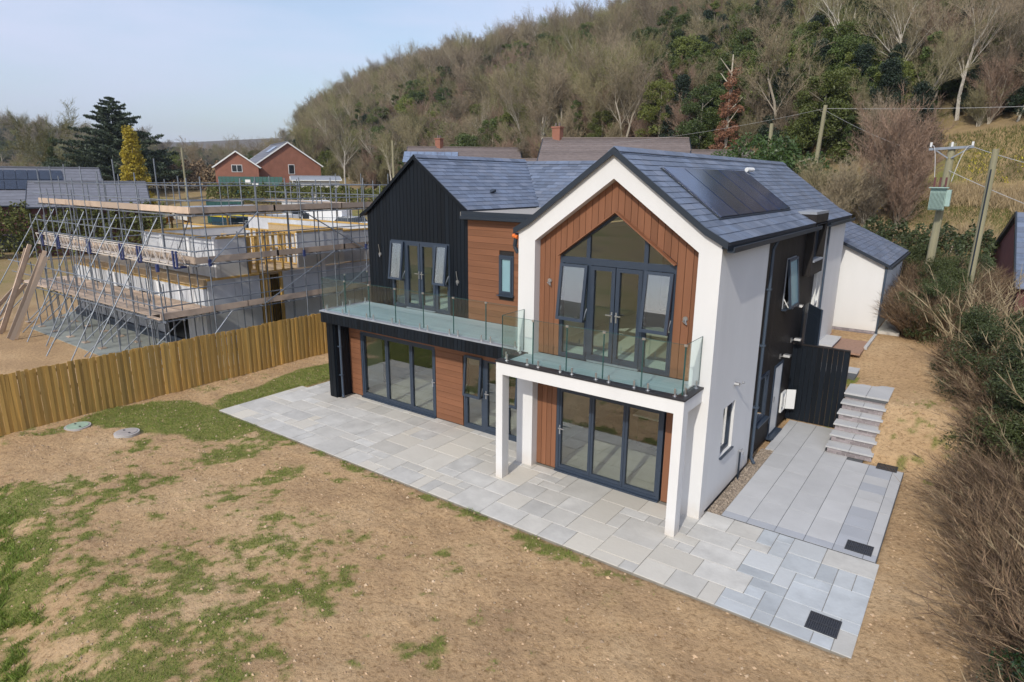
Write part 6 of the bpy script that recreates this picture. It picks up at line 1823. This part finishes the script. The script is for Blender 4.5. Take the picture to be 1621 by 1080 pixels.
FIRST = {}
for o in list(SC.objects):
    if o.parent and o.type == 'MESH' and o.name.split('.')[0] in ('trunk', 'crown'):
        for k, parts in PROTO.items():
            for pn, me in parts:
                if o.data == me and (k, pn) not in FIRST: FIRST[(k, pn)] = o
mass = {k: v for k, v in mass.items() if (k, 'crown') in FIRST}
scatter('woodland', mass)
# individual trees
tree('wideoak', -110, 26.4, 1.0, .4, 'wide spreading bare tree on the far left skyline', 'tree', None, 'bare_tree')
tree('ivyclad', -108, 27.5, .8, 1.4, 'ivy covered trunk under the wide spreading tree on the far left', 'tree', None, 'ivy_clad_tree')
tree('wideoak', -137, 63.9, .62, 2.4, 'rounded bare tree left of centre on the skyline', 'tree', None, 'bare_tree')
tree('oak', -139, 71.5, .72, 1.1, 'tall bare tree just left of the brick house chimneyless roof', 'tree', None, 'bare_tree')
tree('wideoak', -118, 71, .68, 5.1, 'flat topped bare tree behind the brick house', 'tree', None, 'bare_tree')
tree('oak', -104, 58.5, .62, 2.2, 'bare tree just right of the tall skyline tree, left of the brick house', 'tree', None, 'bare_tree')
tree('ash', -99, 66, .7, .3, 'slender bare tree behind the right end of the brick house', 'tree', None, 'bare_tree')
tree('birch', -84, 61, .75, 1.3, 'pale stemmed bare tree between the brick house and the hill', 'tree', None, 'birch_tree')
tree('evergreen', -108, 60, .62, 1, 'round dark bush left of the pair behind the brick house', 'tree', None, 'evergreen_tree')
tree('yew', -103, 66, .85, 1, 'pointed dark bush right of the pair behind the brick house', 'tree', None, 'evergreen_tree')
tree('evergreen', -118, 50, .55, 2, 'low rounded evergreen left of the brick house', 'tree', None, 'evergreen_tree')
tree('laurel', -7.6, 35.3, 1.25, 0, 'large glossy laurel left of the grey leaning pole', 'bush', None, 'laurel_bush')
tree('laurel', -10.8, 37.5, 1.15, 2, 'glossy laurel behind the main ridge of the new house', 'bush', None, 'laurel_bush')
tree('laurel', -4.4, 34.2, .8, 4, 'small laurel beside the yellow forsythia', 'bush', None, 'laurel_bush')
proto_leafy('forsythia', 'dome', 2.2, 1.6, 2600, .07, 'forsythia', 31, 30, .05)
tree('forsythia', -3.2, 34.4, 1.0, 0, 'bright yellow flowering bush at the foot of the wood', 'bush', None, 'forsythia_bush')
for p in ((-1.6, 34.5, 1.0), (-3.6, 31.8, .8), (-2.2, 32.6, .7), (-.6, 33, .7), (-5.2, 32.5, .75), (-.8, 36.2, .8)):
    tree('redscrub' if rw.random() < .2 else 'scrub', p[0], p[1], p[2] * .8, rw.uniform(0, 6), 'tangled bare thicket right of the yellow bush', 'bush', 'bare thicket on the verge', 'bare_bush')
# dead creeper column
pts = crown_points('column', 7.2, 1.25, 9000, 41, 70); pts[:, 2] = np.clip(pts[:, 2], .1, 7.4)
V_, F_ = leaf_tris(pts, .10, seed=5, aspect=.3)
mat('creeper', (.24, .115, .065), .9, .22, 1.5)
PROTO['creeper'] = [('trunk', PROTO['ivyclad'][0][1]), ('crown', npmesh('crown', V_, F_, 'creeper', 4))]
tree('creeper', -15.3, 45.4, 1.0, 0, 'broad column of dead reddish creeper on a tree behind the roof', 'tree', None, 'creeper_tree')
# big spreading conifer and golden conifer by the outbuildings
def layered_conifer(h, w_, n_layers, seed, m_, leaf=.22, dens=230, droop=-.05):
    r_ = np.random.RandomState(seed); P_ = []; tb = MB(); tb.tube((0, 0, -.3), (0, 0, h * .97), .28, .03, n=7)
    for i in range(n_layers):
        f = (i + .5) / n_layers; z = h * (.10 + .88 * f); L_ = w_ * (1 - f) ** .75 * (1 + .15 * math.sin(i * 2.3)) + .25
        nb_ = max(5, int(9 * (1 - f) + 5))
        for k in range(nb_):
            a = k * 6.283 / nb_ + i * .7 + r_.uniform(-.25, .25); l_ = L_ * r_.uniform(.5, 1.22); e = np.array([math.cos(a) * l_, math.sin(a) * l_, z + l_ * r_.uniform(.05, .30)])
            tb.tube((0, 0, z), tuple(e), .05 * (1 - f) + .015, .01, n=3, cap=False)
            m_n = int(dens * l_ / w_ + 30); t_ = r_.uniform(.15, 1.05, m_n) ** .8
            q = np.outer(t_, e - np.array([0, 0, z])) + np.array([0, 0, z]); q += r_.normal(size=(m_n, 3)) * np.array([.30, .30, .16]) * (.4 + .9 * (1 - t_))[:, None] * l_ / w_ * 1.5
            P_.append(q)
    pts_ = np.concatenate(P_); V_, F_ = leaf_tris(pts_, leaf, seed=seed, aspect=.3)
    return [('trunk', tb.mesh('trunk', 'bark')), ('crown', npmesh('crown', V_, F_, m_, 4))]
mat('cedar', (.050, .072, .036), .6, .3, .8, transl=.15)
PROTO['cedar'] = layered_conifer(13.6, 7.2, 27, 3, 'cedar', leaf=.26, dens=300)
tree('cedar', -97.4, 31.6, 1.0, 0, 'tall dark layered conifer on the skyline at the left', 'tree', None, 'conifer_tree')
pts = crown_points('cone', 9.6, 1.75, 12000, 51, 210); V_, F_ = leaf_tris(pts, .15, seed=6, aspect=.5)
PROTO['gold'] = [('trunk', PROTO['yew'][0][1]), ('crown', npmesh('crown', V_, F_, 'golden', 4))]
tree('gold', -83, 27.2, 1.05, 0, 'golden yellow conifer in front of the tall dark one', 'tree', None, 'golden_conifer', sz=1.02)
# hedge behind the site
def hedge_mass(nm, pts_line, w_, h, n_, leaf, m_, label, seed, wob=.25):
    r_ = np.random.RandomState(seed); P_ = []
    for (a, b_) in zip(pts_line[:-1], pts_line[1:]):
        a = np.array(a, float); b_ = np.array(b_, float); k = int(n_ / (len(pts_line) - 1)); t_ = r_.uniform(0, 1, k); q = a + np.outer(t_, b_ - a)
        d = (b_ - a) / np.linalg.norm(b_ - a); nv = np.array([-d[1], d[0]])
        th = r_.uniform(0, math.pi, k); rad = r_.uniform(.8, 1.05, k) * (1 + wob * (vnoise(t_ * 37 + seed, th * 2) - .5) * 2)
        off = np.cos(th) * w_ / 2 * rad; z = np.sin(th) ** .6 * h * rad
        xy = q + off[:, None] * nv
        P_.append(np.stack([xy[:, 0], xy[:, 1], terrain(xy[:, 0], xy[:, 1]) + z], 1))
    V_, F_ = leaf_tris(np.concatenate(P_), leaf, seed=seed, aspect=.6)
    base = V_.mean(0); me = npmesh('foliage', V_ - base, F_, m_, 4)
    t = T(nm, label, 'hedge', tuple(base)); o = bpy.data.objects.new('foliage', me); COL.objects.link(o); o.parent = t
    m = MB(); 
    for i in range(60):
        q = pts_line[0] if False else None
    st = MB()
    for (a, b_) in zip(pts_line[:-1], pts_line[1:]):
        for k in range(14):
            f = (k + .5) / 14; x = a[0] + (b_[0] - a[0]) * f; y = a[1] + (b_[1] - a[1]) * f; z = float(terrain(x, y)); st.tube((x, y, z - .1), (x + r_.uniform(-.2, .2), y + r_.uniform(-.2, .2), z + h * .75), .04, .015, n=4)
    st.build('stems', 'bark', t)
    return t
mat('hedge_olive', (.125, .135, .03), .7, .3, 1.2, transl=.2)
hedge_mass('clipped_hedge', [(-78, 34), (-66, 40.5), (-52, 44)], 2.4, 2.2, 16000, .14, 'hedge_olive', 'long olive green hedge running behind the site to the bungalows', 61)
hedge_mass('clipped_hedge', [(-62, -1.5), (-59, 9.5), (-55.5, 17)], 2.6, 3.6, 16000, .14, 'hedge_olive', 'olive green hedge at the left edge beside the outbuildings', 62)
hedge_mass('hedge', [(-104, 33), (-92, 44)], 3.2, 3.6, 8000, .2, 'hedge_dry', 'brown leafless hedge left of the brick house', 63)
hedge_mass('bramble_bank', [(-8, 30.5), (2, 29.6), (14, 31)], 2.6, 1.15, 14000, .09, 'hedge_green', 'green bramble hedge along the foot of the bank behind the garage', 64, .5)
hedge_mass('bramble_bank', [(-2, 22.0), (4.5, 22.5)], 2.2, 1.5, 9000, .07, 'hedge_green', 'low evergreen hedge directly behind the white garage', 65, .5)
# green shed fence by the brick house
gf = T('green_fence', 'dark green board fence below the red brick house', 'fence', (-81, 41, 4))
for i in range(16):
    a = Vector((-82.8, 38.0)).lerp(Vector((-75.5, 43.2)), i / 16); b_ = Vector((-82.8, 38.0)).lerp(Vector((-75.5, 43.2)), (i + .94) / 16)
    MB().bar((a.x, a.y, 5.2), (b_.x, b_.y, 5.2), .05, 2.6).build('board', 'green_sheet', gf)
for i, (f0, f1, z0, z1) in enumerate(((.42, .50, 5.5, 6.1), (.52, .62, 5.2, 5.6), (.42, .52, 4.9, 5.2))):
    a = Vector((-82.8, 38.0)).lerp(Vector((-75.5, 43.2)), f0); b_ = Vector((-82.8, 38.0)).lerp(Vector((-75.5, 43.2)), f1)
    MB().bar((a.x + .05, a.y - .08, (z0 + z1) / 2), (b_.x + .05, b_.y - .08, (z0 + z1) / 2), .02, z1 - z0).build('notice', 'bargeboard', gf)
# dry grass bank and daffodils
def blades(name, xy, hmin, hmax, wd, m_, seed, lean=.5, z_off=-.02, lump=False):
    r_ = np.random.RandomState(seed); n_ = len(xy); z = terrain(xy[:, 0], xy[:, 1]) + (lumps(xy[:, 0], xy[:, 1]) - .010 if lump else z_off)
    h = r_.uniform(hmin, hmax, n_); a = r_.uniform(0, 6.283, n_); lx = r_.normal(size=n_) * lean * h; ly = r_.normal(size=n_) * lean * h
    w_ = wd * r_.uniform(.6, 1.3, n_)
    V_ = np.stack([np.stack([xy[:, 0] - np.cos(a) * w_, xy[:, 1] - np.sin(a) * w_, z], 1), np.stack([xy[:, 0] + np.cos(a) * w_, xy[:, 1] + np.sin(a) * w_, z], 1), np.stack([xy[:, 0] + lx, xy[:, 1] + ly, z + h], 1)], 1).reshape(-1, 3)
    o = bpy.data.objects.new(name, npmesh(name, V_, np.arange(len(V_)).reshape(-1, 3), m_)); COL.objects.link(o); tag(o, kind='stuff'); return o
r_ = np.random.RandomState(9)
xy = np.stack([r_.uniform(-8, 26, 90000), r_.uniform(30.5, 39.5, 90000)], 1)
xy = xy[fbm(xy[:, 0], xy[:, 1], 3, .5) + .25 * sstep(33.6, 31.5, xy[:, 1]) > .50]
blades('dry_grass', xy, .25, .85, .022, 'dry_grass', 3, .35)
xy = np.stack([r_.uniform(0, 26, 16000), r_.uniform(37.5, 42.5, 16000)], 1)
xy = xy[fbm(xy[:, 0], xy[:, 1], 3, 1.6) > .52][:2200]
blades('daffodils', xy, .10, .22, .030, 'daffodil', 4, .8)
xy = np.stack([r_.uniform(-2, 26, 50000), r_.uniform(33.5, 44, 50000)], 1)
blades('bank_grass', xy, .12, .35, .018, 'hedge_olive', 14, .5)
xy = np.stack([r_.uniform(-62, -35, 24000), r_.uniform(50, 66, 24000)], 1)
blades('rough_grass', xy, .3, .8, .05, 'dry_grass', 5, .4)
# turf on the garden
xy = np.stack([r_.uniform(-16, 4.5, 900000), r_.uniform(-10, 8.5, 900000)], 1)
g_ = grassmask(xy[:, 0], xy[:, 1])
pav = ((xy[:, 0] > -13.42) & (xy[:, 0] < 3.2) & (xy[:, 1] > -2.46) & (xy[:, 1] < .45)) | ((xy[:, 0] > -13.15) & (xy[:, 0] < 2.45) & (xy[:, 1] > .4) & (xy[:, 1] < 6.9)) | ((xy[:, 0] > 2) & (xy[:, 0] < 3.15) & (xy[:, 1] < 5.1) & (xy[:, 1] > 0))
keep = (r_.uniform(0, 1, len(xy)) < g_ * .75) & ~pav
xy = xy[keep][:300000]
blades('grass', xy, .015, .055, .0062, 'grass_many', 6, .6, lump=True)
lx = np.stack([r_.uniform(-14, -4.0, 200000), r_.uniform(-11.5, -7.0, 200000)], 1)
kk = sstep(.2, 1.6, (-8.2 - lx[:, 1]) + (-7 - lx[:, 0]) * .18) * grassmask(lx[:, 0], lx[:, 1]) * (fbm(lx[:, 0], lx[:, 1], 3, 1.6) > .50)
lx = lx[r_.uniform(0, 1, len(lx)) < kk * .8]
blades('long_grass', lx, .05, .14, .008, 'grass_many', 8, .6, lump=True)
# stones and clods on bare soil
n_ = 17000
sxy = np.stack([r_.uniform(-16, 4.6, n_), r_.uniform(-10.5, 7.5, n_)], 1)
pav = ((sxy[:, 0] > -13.45) & (sxy[:, 0] < 3.22) & (sxy[:, 1] > -2.5) & (sxy[:, 1] < .5)) | ((sxy[:, 0] > -13.2) & (sxy[:, 0] < 2.45) & (sxy[:, 1] > .4)) | ((sxy[:, 0] > 2) & (sxy[:, 0] < 3.15) & (sxy[:, 1] < 5.15) & (sxy[:, 1] > 0)) | ((sxy[:, 0] < 2.45) & (sxy[:, 1] > .4) & (sxy[:, 0] > -12))
sxy = sxy[~pav]
cl = MB()
O6 = [(1, 0, 0), (0, 1, 0), (-1, 0, 0), (0, -1, 0), (0, 0, 1), (0, 0, -.5)]
FO = [(0, 1, 4), (1, 2, 4), (2, 3, 4), (3, 0, 4), (1, 0, 5), (2, 1, 5), (3, 2, 5), (0, 3, 5)]
zz = terrain(sxy[:, 0], sxy[:, 1]) + lumps(sxy[:, 0], sxy[:, 1]) - .005
for (x, y), z in zip(sxy, zz):
    r = abs(r_.normal()) * .012 + .006
    cl.add([(x + a * r * r_.uniform(.6, 1.4), y + b_ * r * r_.uniform(.6, 1.4), z + c_ * r * .8) for a, b_, c_ in O6], FO)
mat('clod', (.40, .275, .165), .95, .3, 8, two=(.43, .33, .22), rnd=.35)
MAT['clod_many'] = None; island_rand('clod_many', 'clod')
o = cl.build('stones', 'clod_many'); tag(o, kind='stuff')

# ================================================================== big hedge on the right
def arch_shrub(h, w_, nst, seed, m_, tw=.007, sub=5, spread=.5):
    """many arching stems, each a chain of slim triangles with side twigs"""
    r_ = random.Random(seed); tv = []
    for i in range(nst):
        a = r_.uniform(0, 6.283); rad = w_ * math.sqrt(r_.random()) * .75
        p = Vector((math.cos(a) * rad, math.sin(a) * rad, 0)); b_ = r_.uniform(0, 6.283)
        d = Vector((math.cos(a) * spread + r_.uniform(-.3, .3), math.sin(a) * spread + r_.uniform(-.3, .3), 1.0)).normalized()
        L_ = h * r_.uniform(.55, 1.12); n_ = 5; seg_ = L_ / n_; wv = tw * r_.uniform(.7, 1.6)
        for k in range(n_):
            d = (d + Vector((r_.uniform(-.28, .28) + math.cos(a) * .05, r_.uniform(-.28, .28) + math.sin(a) * .05, -.03 * k))).normalized(); q = p + d * seg_
            c = d.orthogonal().normalized(); c.rotate(Matrix.Rotation(r_.uniform(0, 6.28), 3, d)); w2 = c * wv * (1 - k / n_ * .7)
            tv.append((p - w2, p + w2, q + w2 * .7)); tv.append((p - w2, q + w2 * .7, q - w2 * .7))
            for j in range(sub if k > 0 else 1):
                f = r_.random(); s0 = p.lerp(q, f); dd = (d + Vector((r_.uniform(-1, 1), r_.uniform(-1, 1), r_.uniform(-.2, .7))) * .8).normalized(); e = s0 + dd * seg_ * r_.uniform(.5, 1.2)
                c2 = dd.orthogonal().normalized() * wv * .55; tv.append((s0 - c2, s0 + c2, e))
            p = q
    return tri_mesh('stems', tv, m_)
mat('hedge_twig', (.12, .074, .044), .9, .25, 1.0, rnd=.6, two=(.30, .215, .125))
island_rand('hedge_twig_many', 'hedge_twig')
mat('hedge_pale', (.30, .235, .14), .85, .2, 1.5, rnd=.15)
sh_m = [arch_shrub(1.75, 1.05, 800, 70 + i, 'hedge_twig_many', tw=.008, sub=7, spread=.55) for i in range(3)]
sap_m = [arch_shrub(2.7, .45, 17, 80 + i, 'hedge_pale', tw=.016, sub=3, spread=.35) for i in range(3)]
def leafmass(w_, h, n_, size, seed, m_, cl=40):
    pts = crown_points('dome', h, w_, n_, seed, cl); pts[:, 2] = np.clip(pts[:, 2], .02, None); V_, F_ = leaf_tris(pts, size, seed=seed, aspect=.4); return npmesh('leaves', V_, F_, m_, 4)
mat('privet', (.070, .088, .024), .6, .3, 1.4, rnd=.12, transl=.25)
mat('holly', (.022, .050, .014), .35, .35, 1.6, transl=.1)
lf_m = [leafmass(1.15, 1.9, 15000, .034, 90, 'hedge_green'), leafmass(1.15, 1.9, 15000, .032, 91, 'privet'), leafmass(1.1, 1.5, 13000, .034, 92, 'holly')]
def hy(x, y): return float(terrain(x, y)) - .05
hs = []
for i in range(13):
    y = -5.2 + i * 1.25
    e = float(np.interp(y, [-5.5, -2, 1.5, 4.8, 7, 9.3, 11.5, 14, 19], [5.2, 4.85, 4.25, 3.9, 3.7, 3.05, 2.6, 2.5, 2.5]))
    hs.append((e + 1.45, y, i)); hs.append((e + 2.7, y + .5, i)); 
    if -3 < y < 8: hs.append((e + 4.0, y + .2, i))
hr = random.Random(17)
for j, (x, y, i) in enumerate(hs):
    front_ = j
    if math.hypot(x - 5.6, y + 2.5) < 1.0: continue
    if y < 4.4:
        t = T('bare_shrub', 'bare brown twiggy shrub in the hedge along the right side', 'shrub', (x, y, hy(x, y)), 'bare shrubs in the right hand hedge')
        o = bpy.data.objects.new('stems', hr.choice(sh_m)); COL.objects.link(o); o.parent = t
    elif y > 10.8 or (y < 6 and i % 2):
        t = T('bare_shrub', 'bare shrub with green undergrowth in the right hand hedge', 'shrub', (x, y, hy(x, y)), 'bare shrubs with green undergrowth in the right hedge')
        o = bpy.data.objects.new('stems', hr.choice(sh_m)); COL.objects.link(o); o.parent = t
        o = bpy.data.objects.new('leaves', lf_m[1]); COL.objects.link(o); o.parent = t; o.scale = (.8, .8, .6)
    else:
        t = T('evergreen_shrub', 'dark green evergreen shrub in the right hand hedge near the steps', 'shrub', (x, y, hy(x, y)), 'evergreen shrubs in the right hand hedge')
        o = bpy.data.objects.new('leaves', lf_m[0] if hr.random() < .6 else lf_m[1]); COL.objects.link(o); o.parent = t
        o = bpy.data.objects.new('stems', hr.choice(sh_m)); COL.objects.link(o); o.parent = t; o.scale = (.75, .75, .72)
    t.rotation_euler = (0, 0, hr.uniform(0, 6.28)); s = hr.uniform(.85, 1.1); t.scale = (s, s, s * (.85 if y < 5 else 1.0))
for (x, y, s) in ((2.75, 13.2, .95), (2.9, 14.8, 1.0), (2.75, 16.4, 1.05), (1.9, 19.4, 1.1), (3.1, 18.0, 1.0), (.3, 20.3, 1.0), (3.4, 20.4, .9)):
    t = T('evergreen_shrub', 'evergreen shrub mixed with brambles beside the path past the garage', 'shrub', (x, y, hy(x, y)), 'shrubs beside the garage path')
    o = bpy.data.objects.new('leaves', lf_m[hr.choice((0, 1))]); COL.objects.link(o); o.parent = t
    o = bpy.data.objects.new('stems', hr.choice(sh_m)); COL.objects.link(o); o.parent = t; o.scale = (.9, .9, 1.0)
    t.scale = (s, s, s * 1.05); t.rotation_euler = (0, 0, hr.uniform(0, 6))
for (x, y, s, l_) in ((5.55, -2.6, .85, 'glossy green holly at the bottom right corner of the picture'), (6.3, -1.8, .8, 'small holly growing through the bare hedge near the corner')):
    t = T('holly_bush', l_, 'shrub', (x, y, hy(x, y))); o = bpy.data.objects.new('leaves', lf_m[2]); COL.objects.link(o); o.parent = t; t.scale = (s, s, s)
    o = bpy.data.objects.new('stems', sh_m[0]); COL.objects.link(o); o.parent = t; o.scale = (.6, .6, .6)
for (x, y, s) in ((3.9, 10.2, 1.0), (4.4, 11.6, 1.1), (3.6, 12.4, 1.0), (5.0, 9.2, 1.0), (5.6, 7.4, 1.05), (6.1, 5.6, 1.1), (5.3, 13, 1.1), (6.3, 3.4, 1.1), (6.6, 1.2, 1.05), (4.2, 14.2, 1.0), (5.6, 4.6, .9), (6.9, -.6, 1.0)):
    t = T('bare_sapling', 'clump of tall pale bare stems rising out of the right hand hedge', 'sapling', (x, y, hy(x, y)), 'pale saplings rising from the hedge')
    o = bpy.data.objects.new('stems', hr.choice(sap_m)); COL.objects.link(o); o.parent = t; t.scale = (s, s, s); t.rotation_euler = (0, 0, hr.uniform(0, 6))

# stout darker stems inside the hedge
core_m = arch_shrub(1.7, .9, 46, 99, 'hedge_pale', tw=.017, sub=4, spread=.7)
for (x, y, i) in hs[::2]:
    t = T('woody_shrub', 'woody thick stemmed bush tangled in the right hand hedge', 'shrub', (x - .25, y + .4, hy(x, y)), 'woody bushes in the right hand hedge')
    o = bpy.data.objects.new('stems', core_m); COL.objects.link(o); o.parent = t; t.rotation_euler = (0, 0, hr.uniform(0, 6)); t.scale = (.95, .95, .85)
# ================================================================== air
mh = bpy.data.materials.new('haze'); mh.use_nodes = True
nn = mh.node_tree.nodes; nn.clear(); oo = nn.new('ShaderNodeOutputMaterial'); pvn = nn.new('ShaderNodeVolumePrincipled')
pvn.inputs['Color'].default_value = (.80, .88, 1.0, 1); pvn.inputs['Density'].default_value = .00024; pvn.inputs['Anisotropy'].default_value = .3
mh.node_tree.links.new(pvn.outputs[0], oo.inputs['Volume']); MAT['haze'] = mh
hz = MB().box(-3600, 3100, -1000, 3600, -12, 260).build('haze', 'haze'); tag(hz, kind='stuff')
